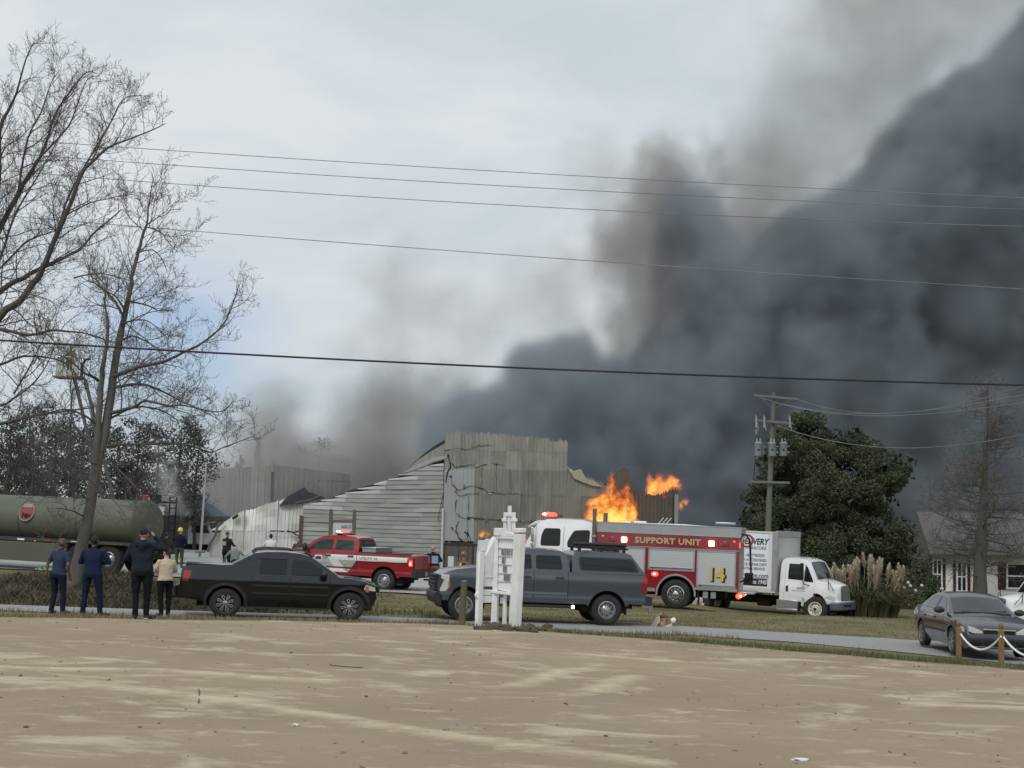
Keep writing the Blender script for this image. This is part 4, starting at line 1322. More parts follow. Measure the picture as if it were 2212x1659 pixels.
# ------------------------------------------------------------ full-size pickups (grey with a cap, red fire pickup)
def big_pickup(name, label, pos, yaw, pm, cap, trim_m, glass, style='steel'):
    th = thing(name, pos, label, 'pickup truck', yaw, tilt=True)
    B = Body(th, [(.42, .92), (.66, .985), (.80, .975), (.92, .985), (1.20, 1.02), (1.27, 1.012), (1.31, .98), (1.44, .965), (1.75, .86), (2.02, .76)], .82, -5.25, .10, .03, .7, .5)
    R, wb = .42, 4.06
    ra = .545
    body = [(-5.18, .60), (-5.20, 1.36), (-5.12, 1.415), (-3.02, 1.43), (-2.96, 1.44), (-.62, 1.47), (-.30, 1.475), (.30, 1.40), (.58, 1.33), (.74, 1.22), (.78, .80), (.76, .62)]
    body += [(ra + .03, .55)] + arch(0, R, ra, 10, 170) + [(-.60, .56), (-wb + .62, .56)] + arch(-wb, R, ra, 10, 170) + [(-wb - .62, .60)]
    isdark = lambda x, z: math.hypot(x, z - R) < ra + .03 or math.hypot(x + wb, z - R) < ra + .03 or z < .60
    B.shell('body', pm, body, dark=isdark, crown=.03, bevel=.045)
    cab = [(-2.97, 1.42), (-2.95, 1.75), (-2.86, 1.95), (-2.70, 2.02), (-2.2, 2.045), (-1.60, 2.035), (-1.38, 1.99), (-1.10, 1.84), (-.58, 1.455), (-.8, 1.42)]
    B.shell('cab', pm, cab, grow=-.008, bevel=.06, crown=.035)
    for s in (-1, 1):
        B.skin('rear_door_window', glass, rpoly([(-2.76, 1.50), (-2.00, 1.50), (-2.00, 1.88), (-2.70, 1.88)], .06), s, .003)
        B.skin('front_door_window', glass, rpoly([(-1.88, 1.50), (-.86, 1.48), (-1.10, 1.70), (-1.36, 1.88), (-1.86, 1.89)], .05), s, .003)
        for x in (-1.95, -2.93, -.78):
            B.skin('door_gap', m_under, [(x, .66), (x + .014, .66), (x + .014, 1.45), (x, 1.45)], s, .002, .01)
        for x in (-1.86, -2.80):
            B.skin('door_handle', m_black, rpoly([(x, 1.24), (x + .24, 1.24), (x + .24, 1.30), (x, 1.30)], .025), s, .03)
        B.skin('body_crease', pm, [(-5.1, .84), (-4.66, .84), (-4.66, .875), (-5.1, .875)], s, .010)
        B.skin('door_moulding', trim_m, [(-2.90, .80), (-.72, .80), (-.72, .86), (-2.90, .86)], s, .012)
        for cx in (0, -wb):
            ring = arch(cx, R, ra + .10, 12, 168, 15) + arch(cx, R, ra - .006, 168, 12, 15)
            B.skin('fender_flare', pm, ring, s, .022, .05)
        B.skin('tail_lamp', m_redlens, rpoly([(-5.21, .93), (-5.03, .93), (-5.05, 1.37), (-5.20, 1.37)], .03), s, .014)
        part(th, 'door_mirror', m_black, lambda b: b.blob((-.82, s * 1.16, 1.55), (.09, .13, .17)), smooth=60)
        part(th, 'mirror_arm', m_black, lambda b: b.box((-.82, s * 1.02, 1.5), (.06, .2, .05)))
        part(th, 'running_board', m_black, lambda b: b.box((-1.95, s * .93, .47), (2.3, .16, .07)), bevel=.02)
        for x in (0, -wb):
            wheel(th, x, s * .86, R, .245, .28, style, s)
        if cap:
            B.skin('headlamp', m_lamp, rpoly([(.44, .80), (.68, .78), (.68, .88), (.58, .90), (.56, 1.10), (.66, 1.14), (.66, 1.24), (.44, 1.25)], .02), s, .012)
            B.skin('turn_signal', m_amber, rpoly([(.40, .90), (.46, .88), (.46, 1.06), (.42, 1.08)], .02), s, .016)
        else:
            B.skin('headlamp', m_lamp, rpoly([(.46, .88), (.68, .86), (.66, 1.20), (.48, 1.22)], .03), s, .010)
    B.screen('windscreen', glass, (-1.33, 1.96), (-.64, 1.50), .66, .82, .035, 2.045)
    part(th, 'grille', m_black, lambda b: [b.box((.775, 0, .80 + k * .1), (.07, 1.15, .045)) for k in range(5)] and b.box((.74, 0, 1.0), (.06, 1.1, .44)), bevel=.01)
    part(th, 'front_bumper', m_black if cap else m_chrome, lambda b: b.prism(rpoly([(.62, .38), (.80, .44), (.85, .60), (.83, .76), (.72, .78), (.64, .70)], .04), -.98, .98), bevel=.04)
    part(th, 'rear_bumper', m_black, lambda b: b.prism(rpoly([(-5.36, .56), (-5.38, .82), (-5.18, .84), (-5.12, .58)], .03), -.96, .96), bevel=.03)
    part(th, 'tow_hitch', m_chrome if cap else m_under, lambda b: (b.box((-5.46, 0, .50), (.28, .07, .07)), b.box((-5.58, 0, .42), (.10, .10, .24))))
    part(th, 'number_plate', m_alu, lambda b: b.box((-5.385, -.1, .70), (.012, .30, .15)))
    part(th, 'underbody', m_under, lambda b: b.box((-2.1, 0, .58), (5.6, 1.1, .26)))
    wells(th, (0, -wb), R, ra, 1.35)
    part(th, 'tailgate', pm, lambda b: b.box((-5.205, 0, 1.12), (.03, 1.55, .50)), bevel=.012)
    return th, B
grey_m = paint('grey_paint', rgb(.070, .082, .098), .25, .32, .7, .08)
gp = onroad(1000, 1343)
yaw_g = PI + math.radians(9.3)
gpos = Vector((gp.x, gp.y, ground_z(gp.x, gp.y) + .04)) + Vector((math.cos(yaw_g + PI / 2), math.sin(yaw_g + PI / 2), 0)) * -.95
grey_truck, GB = big_pickup('grey_pickup', 'slate grey pickup with bed cap and roof rack, behind the white church sign', gpos, yaw_g, grey_m, True, mat('grey_moulding', rgb(.20, .21, .225), .3, .4, coat=.5), m_glass)
capp = [(-3.03, 1.425), (-3.06, 1.90), (-3.12, 2.005), (-3.6, 2.03), (-4.55, 2.02), (-4.75, 1.98), (-4.95, 1.72), (-5.17, 1.425)]
GB.shell('bed_cap', grey_m, capp, grow=-.004, bevel=.05, crown=.03)
for s in (-1, 1):
    GB.skin('cap_window', m_glass, rpoly([(-3.30, 1.53), (-4.93, 1.53), (-4.76, 1.83), (-3.27, 1.85)], .08), s, .004)
    GB.skin('window_frame', m_black, rpoly([(-3.25, 1.49), (-5.0, 1.49), (-4.79, 1.87), (-3.22, 1.89)], .09), s, -.002)
    part(grey_truck, 'rack_rail', m_black, lambda b: b.box((-3.95, s * .52, 2.13), (1.55, .05, .05)))
    part(grey_truck, 'rack_foot', m_black, lambda b: [b.box((x, s * .52, 2.07), (.09, .06, .10)) for x in (-3.3, -3.95, -4.6)])
    part(grey_truck, 'rear_wheel_splash', m_under, lambda b: b.box((-4.62, s * .86, .45), (.02, .26, .30)))
for x in (-3.3, -3.62, -3.95, -4.28, -4.6):
    part(grey_truck, 'rack_bar', m_black, lambda b: b.box((x, 0, 2.17), (.07, 1.2, .045)))
part(grey_truck, 'cargo_tube', m_black, lambda b: b.tube([(-3.15, .30, 2.235), (-4.72, .30, 2.235)], .055, 10))
lt = part(grey_truck, 'hub_reflection_blob', m_whitelit, lambda b: b.blob((-3.08, 1.02, .475), (.045, .03, .05)))  # glowing blob stands in for a bright reflection, no lamp there
lt.name = 'reflection_blob'

red_m = paint('fire_red_paint', rgb(.27, .007, .013), .0, .30, .8, .06)
rp = onroad(828, 1276.5)
yaw_r = PI - math.radians(17)
fw = Vector((math.cos(yaw_r), math.sin(yaw_r), 0))
lf = Vector((-fw.y, fw.x, 0))
rpos = Vector((rp.x, rp.y, ground_z(rp.x, rp.y) + .05)) + fw * 4.06 - lf * .95
m_white = mat('white_vinyl', rgb(.70, .71, .71), .4, var=.04, coat=.3)
red_truck, RB = big_pickup('red_fire_pickup', 'red fire department crew cab pickup with a white lightning stripe and flashing roof light bar', rpos, yaw_r, red_m, False, red_m, m_glassg)
for s in (-1, 1):
    RB.skin('white_stripe', m_white, [(-1.66, 1.31), (-2.92, 1.31), (-2.92, 1.12), (-2.16, 1.12), (-2.62, .84), (-2.24, .84), (-2.58, .66), (-.70, .66), (-.70, .82), (-2.02, .82)], s, .007, .015)
    RB.skin('white_stripe', m_white, [(-2.95, 1.31), (-5.0, 1.31), (-5.0, 1.14), (-4.5, 1.12), (-4.06, 1.15), (-3.62, 1.12), (-2.95, 1.12)], s, .030, .045)
    RB.skin('door_badge', m_white, rpoly([(-1.20, 1.06), (-1.50, 1.06), (-1.54, 1.16), (-1.48, 1.27), (-1.22, 1.27), (-1.16, 1.16)], .03), s, .010)
    RB.skin('badge_centre', mat('badge_navy', rgb(.03, .04, .12), .5), rpoly([(-1.24, 1.10), (-1.46, 1.10), (-1.48, 1.16), (-1.44, 1.22), (-1.26, 1.22), (-1.22, 1.16)], .03), s, .014)
    RB.skin('lit_tail_lamp', m_redlit, rpoly([(-5.19, 1.0), (-5.07, 1.0), (-5.07, 1.22), (-5.19, 1.22)], .04), s, .022)
    RB.skin('lamp_core', m_redhot, rpoly([(-5.15, 1.05), (-5.09, 1.05), (-5.09, 1.14), (-5.15, 1.14)], .02), s, .028)
m_tx = mat('grey_lettering', rgb(.25, .25, .26), .5)
text_part(red_truck, 'lettering', 'UTILITY 14', m_tx, .15, (-3.42, 1.052, 1.215), (PI / 2, 0, PI), .004, .002)
part(red_truck, 'rear_window', m_glassg, lambda b: b.prism([(-2.975, 1.52), (-2.965, 1.74), (-2.90, 1.90), (-2.88, 1.90), (-2.94, 1.52)], -.66, .66))
part(red_truck, 'bed_floor', m_under, lambda b: b.box((-4.05, 0, 1.425), (1.95, 1.62, .03)))
part(red_truck, 'bed_rail', m_black, lambda b: [b.box((-4.1, s * .93, 1.445), (2.05, .10, .03)) for s in (-1, 1)])
part(red_truck, 'tool_box', m_alu, lambda b: (b.box((-3.36, 0, 1.53), (.55, 1.75, .16)), b.box((-3.36, 0, 1.625), (.62, 1.82, .035))), bevel=.01)
part(red_truck, 'light_bar', m_alu, lambda b: b.box((-2.0, 0, 2.125), (.34, 1.35, .075)), bevel=.03)
for y in (-.45, .05, .45):
    part(red_truck, 'bar_lamp', m_redlit if y > -.3 else m_redlens, lambda b: b.box((-2.0, y, 2.18), (.30, .26 if y != .05 else .16, .055)), bevel=.02)
part(red_truck, 'bar_lamp_core', m_redhot, lambda b: [b.blob((-1.93 + .05 * k, .55, 2.185), (.05, .05, .035)) for k in (-1, 1)])
part(red_truck, 'bar_foot', m_under, lambda b: [b.box((-2.0, y, 2.075), (.2, .12, .05)) for y in (-.55, .55)])

# ------------------------------------------------------------ grey sedan
def sedan(px, yaw):
    p = onroad(*px)
    fw = Vector((math.cos(yaw), math.sin(yaw), 0)); lf = Vector((-fw.y, fw.x, 0))
    pos = Vector((p.x, p.y, ground_z(p.x, p.y) + .045)) + lf * .80
    th = thing('dark_grey_sedan', pos, 'dark grey four door sedan facing the camera behind the roped wooden posts', 'car', yaw, tilt=True)
    pm = paint('charcoal_paint', rgb(.050, .053, .060), .35, .3, 1.0, .12)
    B = Body(th, [(.20, .80), (.42, .89), (.62, .912), (.84, .90), (.96, .85), (1.15, .75), (1.45, .60)], 0.95, -3.85, .24, .12, 1.2, 1.0)
    R, wb, ra = .325, 2.74, .385
    body = [(-3.78, .36), (-3.84, .62), (-3.80, .98), (-3.66, 1.04), (-3.0, 1.03), (-.90, .985), (-.45, .965), (.10, .90), (.55, .80), (.80, .70), (.90, .58), (.93, .42), (.88, .24), (.62, .20)]
    body += [(ra + .02, .22)] + arch(0, R, ra, 0, 180) + [(-ra - .03, .20), (-wb + ra + .03, .20)] + arch(-wb, R, ra, 0, 180) + [(-wb - ra - .02, .26)]
    isdark = lambda x, z: math.hypot(x, z - R) < ra + .02 or math.hypot(x + wb, z - R) < ra + .02 or z < .21
    B.shell('body', pm, body, dark=isdark, crown=.05, bevel=.04)
    cab = [(-3.30, 1.00), (-3.0, 1.10), (-2.55, 1.32), (-2.2, 1.41), (-1.7, 1.435), (-1.35, 1.40), (-1.15, 1.32), (-.75, 1.13), (-.38, .955), (-.6, .93), (-3.1, .96)]
    B.shell('cab', pm, cab, grow=-.01, bevel=.06, crown=.05)
    for s in (-1, 1):
        B.skin('front_door_window', mat('pale_side_glass', rgb(.05, .065, .07), .04, spec=.9), rpoly([(-1.62, 1.02), (-.72, 1.0), (-.95, 1.17), (-1.25, 1.33), (-1.58, 1.36)], .04), s, .004)
        B.skin('rear_door_window', MATS['pale_side_glass'], rpoly([(-2.66, 1.04), (-1.70, 1.02), (-1.67, 1.36), (-2.15, 1.345), (-2.5, 1.24)], .04), s, .004)
        for x in (-1.66, -2.58, -.72):
            B.skin('door_gap', m_under, [(x, .30), (x + .012, .30), (x + .012, .98), (x, .98)], s, .002, .01)
        for x in (-1.60, -2.50):
            B.skin('door_handle', pm, rpoly([(x, .80), (x + .19, .80), (x + .19, .85), (x, .85)], .02), s, .03)
        B.skin('door_moulding', m_black, [(-2.45, .50), (-.50, .50), (-.50, .545), (-2.45, .545)], s, .016)
        B.skin('headlamp_side', m_lamp, rpoly([(.34, .64), (.70, .59), (.68, .70), (.36, .76)], .03), s, .008)
        part(th, 'headlamp', m_lamp, lambda b: b.prism(rpoly([(s * .36, .575), (s * .62, .575), (s * .72, .62), (s * .70, .735), (s * .60, .715), (s * .40, .63)], .03), .55, .868, axis='x'), bevel=.02)
        part(th, 'door_mirror', m_black, lambda b: b.blob((-.70, s * 1.0, 1.03), (.08, .14, .085)), smooth=60)
        part(th, 'fog_recess', m_under, lambda b: b.box((.915, s * .56, .38), (.05, .26, .10)), bevel=.02)
        for x in (0, -wb):
            wheel(th, x, s * .785, R, .222, .215, 'alloy', s)
    B.screen('windscreen', mat('screen_glass', rgb(.030, .038, .038), .06, spec=.5, var=.5, scale=1.5), (-1.13, 1.305), (-.42, .975), .60, .71, .05, 1.435)
    [part(th, 'wiper', m_under, lambda b: b.tube([(-.50, .1 + d, 1.055), (-.44, -.5 + d, 1.02)], .012, 5)) for d in (0, .5)]
    part(th, 'grille', m_under, lambda b: b.box((.895, 0, .63), (.03, .74, .08)))
    part(th, 'chrome_bar', m_chrome, lambda b: (b.box((.915, 0, .675), (.03, .78, .035)), b.box((.92, 0, .64), (.025, .10, .08))), bevel=.01)
    part(th, 'lower_intake', m_under, lambda b: b.box((.93, 0, .37), (.04, .70, .14)), bevel=.02)
    part(th, 'bumper_lip', pm, lambda b: b.box((.90, 0, .26), (.10, 1.45, .05)), bevel=.02)
    part(th, 'underbody', m_under, lambda b: b.box((-1.4, 0, .30), (3.9, 1.15, .20)))
    wells(th, (0, -wb), R, ra, 1.2)
    part(th, 'seat_back', mat('seat_cloth', rgb(.12, .12, .12), .9), lambda b: [b.box((-1.75, y, 1.02), (.14, .45, .45)) for y in (-.38, .38)])
    return th
car = sedan((2062, 1419), math.radians(-90))
# ------------------------------------------------------------ fire support unit
m_fred = paint('engine_red', rgb(.235, .008, .020), .0, .28, 1.0, .10)
m_fwhite = paint('engine_white', rgb(.82, .84, .85), .0, .28, .9, .10)
m_shut = mat('roll_shutter', rgb(.62, .645, .65), .40, .55, var=.03, scale=.7)
m_gold = mat('gold_leaf', rgb(.62, .50, .27), .35, .55, var=.15, scale=8)
m_gold2 = mat('gold_leaf_bright', rgb(.70, .52, .15), .35, .35, var=.15, scale=8)
def support_unit(px, yaw):
    p = onroad(*px)
    fw = Vector((math.cos(yaw), math.sin(yaw), 0)); lf = Vector((-fw.y, fw.x, 0))
    pos = Vector((p.x, p.y, ground_z(p.x, p.y) + .01)) - lf * 1.12
    th = thing('fire_support_truck', pos, 'red and white fire support unit number 14 with roll-up shutters and lit warning lamps', 'fire truck', yaw, tilt=True)
    R = .52
    hw = 1.22
    # box body around the compartments; near side is +y
    def shell(b):
        pr = [(-2.20, .72), (-2.20, 2.62), (2.95, 2.62), (2.95, .62), (.62, .62)] + arch(0, R, .66, 5, 175, 13) + [(-.68, .72)]
        b.prism(pr, -hw, hw)
    part(th, 'body', m_fred, shell, bevel=.02)
    part(th, 'hose_bed_wall', m_alu, lambda b: (b.box((.35, hw - .03, 2.79), (5.2, .05, .335)), b.box((.35, -hw + .03, 2.79), (5.2, .05, .335)), b.box((-2.24, 0, 2.79), (.04, 2.4, .335)), b.box((2.93, 0, 2.79), (.04, 2.4, .335))), bevel=.008)
    part(th, 'body_cap', m_alu, lambda b: [b.box((.35, s * (hw - .03), 2.965), (5.24, .10, .03)) for s in (-1, 1)] )
    part(th, 'hose_cover', m_fwhite, lambda b: b.prism(rpoly([(-2.0, 2.86), (-2.0, 2.95), (-.2, 3.01), (1.6, 2.99), (2.7, 2.95), (2.7, 2.86)], .04), -1.05, 1.05), bevel=.04)
    part(th, 'bed_divider', m_alu, lambda b: b.box((.62, hw + .008, 2.79), (.04, .02, .33)))
    for s in (-1, 1):
        y = s * hw
        part(th, 'body_moulding', m_alu, lambda b: (b.box((.35, y + s * .012, 2.625), (5.16, .03, .025)), b.box((.30, y + s * .012, 2.145), (5.0, .03, .028))))
        # shutters: bright frame, slats rolled between
        doors = [(.06 + 1.12, 2.06 - .04, .70, 2.10), (-.62 + .02, .98, 1.36, 2.10), (-2.06, -.76, .82, 2.10)]
        for x0, x1, z0, z1 in doors:
            fr = part(th, 'shutter_frame', m_alu, lambda b: (b.box(((x0 + x1) / 2, y + s * .012, z1 - .015), (x1 - x0 + .10, .034, .06)), b.box(((x0 + x1) / 2, y + s * .012, z0 + .015), (x1 - x0 + .10, .034, .06)), b.box((x0 - .02, y + s * .012, (z0 + z1) / 2), (.05, .034, z1 - z0)), b.box((x1 + .02, y + s * .012, (z0 + z1) / 2), (.05, .034, z1 - z0))))
            n_ = int((z1 - z0 - .08) / .055)
            def slats(b):
                for k in range(n_):
                    zc = z0 + .05 + (k + .5) * (z1 - z0 - .1) / n_
                    b.box(((x0 + x1) / 2, y + s * .004, zc), (x1 - x0, .026, (z1 - z0 - .1) / n_ - .004))
            sh = part(th, 'shutter', m_shut, slats)
            part(sh, 'lift_bar', m_chrome, lambda b: (b.box(((x0 + x1) / 2, y + s * .028, z0 + .075), (x1 - x0 - .06, .02, .03)), b.box((x0 + .12, y + s * .035, z0 + .05), (.04, .02, .05)), b.box((x1 - .12, y + s * .035, z0 + .05), (.04, .02, .05))))
        # compartment behind the cab: flat dark sheet paints in the shade of its opening
        part(th, 'compartment_shade', m_under, lambda b: b.box((2.50, y + s * .004, 1.38), (.86, .02, 1.38)))
        part(th, 'compartment_frame', m_alu, lambda b: (b.box((2.50, y + s * .014, 2.09), (.98, .03, .06)), b.box((2.05, y + s * .014, 1.38), (.05, .03, 1.40)), b.box((2.95, y + s * .014, 1.38), (.05, .03, 1.40)), b.box((2.50, y + s * .016, 2.02), (.86, .03, .07))))
        part(th, 'compartment_shelf', m_alu, lambda b: (b.box((2.50, y + s * .02, 1.62), (.82, .03, .03)), b.box((2.50, y + s * .02, 1.15), (.82, .03, .03))))
        part(th, 'lower_skirt', m_alu, lambda b: (b.box((1.62, y, .645), (1.75, .03, .12)), b.box((-1.42, y, .76), (1.5, .03, .09))))
        part(th, 'wheel_arch_trim', m_alu, lambda b: b.prism(arch(0, R, .72, -4, 184, 17) + arch(0, R, .655, 184, -4, 17), y - s * .02, y + s * .035))
        part(th, 'scene_lamp', m_warmlit, lambda b: (b.box((1.92, y + s * .03, 2.37), (.20, .05, .19)),), bevel=.04)
        part(th, 'scene_lamp', m_warmlit, lambda b: (b.box((-1.22, y + s * .03, 2.37), (.20, .05, .19)),), bevel=.04)
        part(th, 'warning_lamp', m_redlens, lambda b: b.box((2.35, y + s * .02, 2.38), (.26, .04, .16)), bevel=.02)
        part(th, 'warning_lamp', m_redlens, lambda b: b.box((-1.70, y + s * .02, 2.38), (.26, .04, .16)), bevel=.02)
        part(th, 'marker_lamp', m_redlit, lambda b: b.box((-2.02, y + s * .02, 2.47), (.06, .03, .05)), bevel=.01)
        part(th, 'marker_lamp', mat('pale_marker', rgb(.8, .6, .55), .3), lambda b: b.box((2.70, y + s * .02, 2.47), (.07, .03, .05)), bevel=.01)
        part(th, 'wheel_lamp', m_redlit, lambda b: b.blob((.77, y + s * .03, 1.20), (.13, .035, .085)))
        part(th, 'wheel_lamp_core', m_redhot, lambda b: b.blob((.78, y + s * .045, 1.20), (.06, .03, .04)))
        part(th, 'rear_lamp', m_redlit, lambda b: b.blob((-2.22, y - s * .10, .56), (.10, .10, .10)))
        part(th, 'rear_lamp_core', m_redhot, lambda b: b.blob((-2.28, y - s * .08, .56), (.06, .07, .05)))
        part(th, 'corner_lamp', m_redlit, lambda b: b.box((-2.215, y - s * .12, 2.35), (.05, .14, .16)), bevel=.02)
        part(th, 'mud_flap', m_black, lambda b: b.box((-.80, y - s * .22, .42), (.03, .5, .5)))
        [part(th, 'tow_bracket', m_alu, lambda b: b.box((x, y - s * .1, .55), (.18, .05, .22))) for x in (-1.05, -1.33)]
        wheel(th, 0, s * 1.08, R, .30, .30, 'chrome', s)
        wheel(th, 0, s * .74, R, .30, .30, 'chrome', s)
    yr = {1: (PI / 2, 0, PI), -1: (PI / 2, 0, 0)}
    for s in (1, -1):
        text_part(th, 'lettering', 'SUPPORT UNIT', m_gold, .29, (.35, s * (hw + .012), 2.375), yr[s], .006, .010, sx=1.12, space=1.08)
        sh14 = text_part(th, 'number_shadow', '14', m_black, .66, (-1.43 + .03 * s * -1, s * (hw + .030), 1.24), yr[s], .004, .028, sx=.98)
        text_part(th, 'number', '14', m_gold2, .66, (-1.40, s * (hw + .038), 1.265), yr[s], .006, .018, sx=.98)
    # tail: bright plate, ladder rails, step
    part(th, 'rear_panel', mat('diamond_plate', rgb(.40, .39, .37), .35, .8, var=.25, scale=9, bump=.4), lambda b: b.box((-2.215, 0, 1.62), (.03, 2.1, 1.85)))
    part(th, 'tail_step', m_alu, lambda b: b.box((-2.48, 0, .68), (.56, 2.3, .07)), bevel=.012)
    for yy_ in (.98, .62):
        part(th, 'grab_rail', m_under, lambda b: b.tube([(-2.24, yy_, 2.75), (-2.42, yy_, 2.72), (-2.55, yy_, 2.50), (-2.62, yy_, 1.25), (-2.24, yy_, 1.05)], .025, 8))
    part(th, 'ladder_rung', m_under, lambda b: [b.tube([(-2.57 - .02 * k * .3, .62, z), (-2.57 - .02 * k * .3, .98, z)], .018, 6) for k, z in enumerate((2.35, 2.0, 1.65, 1.32))])
    part(th, 'hose_reel', m_fred, lambda b: b.lathe([(.18, -.2), (.24, -.2), (.24, .2), (.18, .2)], c=(-2.42, .55, 2.52), axis='y', seg=18, close=True))
    part(th, 'rear_locker', m_under, lambda b: b.box((-2.55, .86, 1.18), (.28, .16, .42)))
    # cab and bonnet
    B = Body(th, [(.55, 1.05), (.9, 1.12), (1.9, 1.14), (2.1, 1.13), (2.6, 1.05), (3.0, .95)], 7.3, 2.98, .20, .0, 1.6, .5)
    cab = [(3.02, .75), (3.02, 2.72), (3.10, 2.90), (3.5, 3.0), (4.3, 3.02), (4.85, 2.98), (5.14, 2.86), (5.30, 2.60), (5.62, 1.95), (5.66, 1.86), (6.9, 1.62), (7.22, 1.48), (7.30, 1.15), (7.28, .72), (6.98, .62)]
    fx = 6.35
    cab += arch(fx, R, .64, 8, 172, 13) + [(fx - .72, .60), (5.5, .55), (3.3, .55)]
    B.shell('cab', m_fwhite, cab, bevel=.07, dark=lambda x, z: math.hypot(x - fx, z - R) < .68 or z < .6, crown=.05)
    for s in (-1, 1):
        B.skin('rear_cab_window', m_glass, rpoly([(3.22, 2.06), (4.02, 2.02), (4.02, 2.22), (3.80, 2.62), (3.20, 2.66)], .11), s, .006)
        B.skin('front_cab_window', m_glass, rpoly([(4.28, 2.03), (5.02, 2.02), (5.00, 2.40), (4.90, 2.66), (4.30, 2.67)], .09), s, .006)
        B.skin('window_frame', m_fwhite, rpoly([(3.12, 1.98), (4.12, 1.95), (4.12, 2.24), (3.88, 2.72), (3.12, 2.76)], .12), s, -.004, .02)
        B.skin('door_gap', mat('door_shadow', rgb(.25, .26, .27), .5), [(4.16, .8), (4.176, .8), (4.176, 2.76), (4.16, 2.76)], s, .003, .01)
        B.skin('red_stripe', m_fred, [(3.04, 1.70), (5.60, 1.70), (6.9, 1.45), (6.9, 1.56), (5.60, 1.82), (3.04, 1.83)], s, .008)
        B.skin('red_lower_panel', m_fred, [(3.04, .66), (5.5, .66), (5.5, 1.60), (3.04, 1.60)], s, .006)
        part(th, 'mirror_head', m_chrome, lambda b: (b.box((5.28, s * 1.36, 2.42), (.10, .12, .52)), b.box((5.28, s * 1.36, 2.06), (.09, .12, .18))), bevel=.03)
        part(th, 'mirror_bracket', m_under, lambda b: b.tube([(5.22, s * 1.08, 2.72), (5.26, s * 1.34, 2.72), (5.26, s * 1.34, 1.88), (5.24, s * 1.10, 1.86)], .022, 6))
        wheel(th, fx, s * 1.02, R, .30, .29, 'chrome', s)
    B.screen('windscreen', m_glass, (5.29, 2.62), (5.60, 1.99), .90, .98, .05, 3.02)
    part(th, 'sun_visor', m_fwhite, lambda b: b.prism(rpoly([(5.10, 2.86), (5.45, 2.74), (5.56, 2.66), (5.52, 2.72), (5.30, 2.88), (5.10, 2.95)], .02), -.98, .98), bevel=.02)
    part(th, 'light_bar', m_redlens, lambda b: b.box((4.72, 0, 3.12), (.34, 1.5, .12)), bevel=.04)
    part(th, 'bar_lamp', m_redlit, lambda b: (b.blob((4.88, .5, 3.16), (.20, .24, .09)), b.blob((4.70, .72, 3.16), (.20, .12, .08))))
    part(th, 'bar_lamp_core', m_redhot, lambda b: b.blob((4.98, .60, 3.17), (.12, .16, .05)))
    part(th, 'exhaust_stack', mat('weathered_stack', rgb(.20, .18, .17), .5, .6, dirt=(rgb(.10, .06, .04), .6)), lambda b: (b.tube([(3.02, 1.30, .9), (3.02, 1.30, 3.42)], .075, 12)))
    part(th, 'exhaust_stack', MATS['weathered_stack'], lambda b: (b.tube([(3.0, -1.12, 2.5), (3.0, -1.12, 3.32)], .085, 12)))
    part(th, 'stack_clamp', m_alu, lambda b: (b.box((3.02, 1.30, 2.45), (.18, .18, .06)), b.box((3.02, 1.30, 1.9), (.18, .18, .06))))
    part(th, 'roof_antenna', m_alu, lambda b: [b.tube([(.55 + .14 * k, .3, 2.98), (.35 + .14 * k, .3, 3.22)], .022, 6) for k in range(3)])
    part(th, 'roof_fitting', m_fwhite, lambda b: (b.box((1.45, .5, 3.03), (.45, .3, .06)), b.box((1.9, .5, 3.0), (.2, .2, .08))), bevel=.01)
    lb = part(th, 'rear_light_bar', m_alu, lambda b: b.box((-1.65, .55, 3.10), (.72, .22, .09)), bevel=.02)
    part(lb, 'blue_strip', mat('blue_lens', rgb(.02, .05, .16), .2, coat=.6), lambda b: b.box((-1.65, .55, 3.05), (.66, .23, .05)))
    wells(th, (0, fx), R, .66, 1.1)
    part(th, 'bonnet_grille', m_chrome, lambda b: b.box((7.29, 0, 1.15), (.06, 1.1, .7)), bevel=.02)
    part(th, 'front_bumper', m_chrome, lambda b: b.prism(rpoly([(7.15, .45), (7.62, .48), (7.64, .80), (7.15, .82)], .05), -1.2, 1.2), bevel=.03)
    part(th, 'underbody', m_under, lambda b: b.box((2.6, 0, .62), (8.6, 1.2, .34)))
    return th
engine = support_unit((1459, 1316), PI - math.radians(12.5))
engine.scale = (.985, .985, .99)

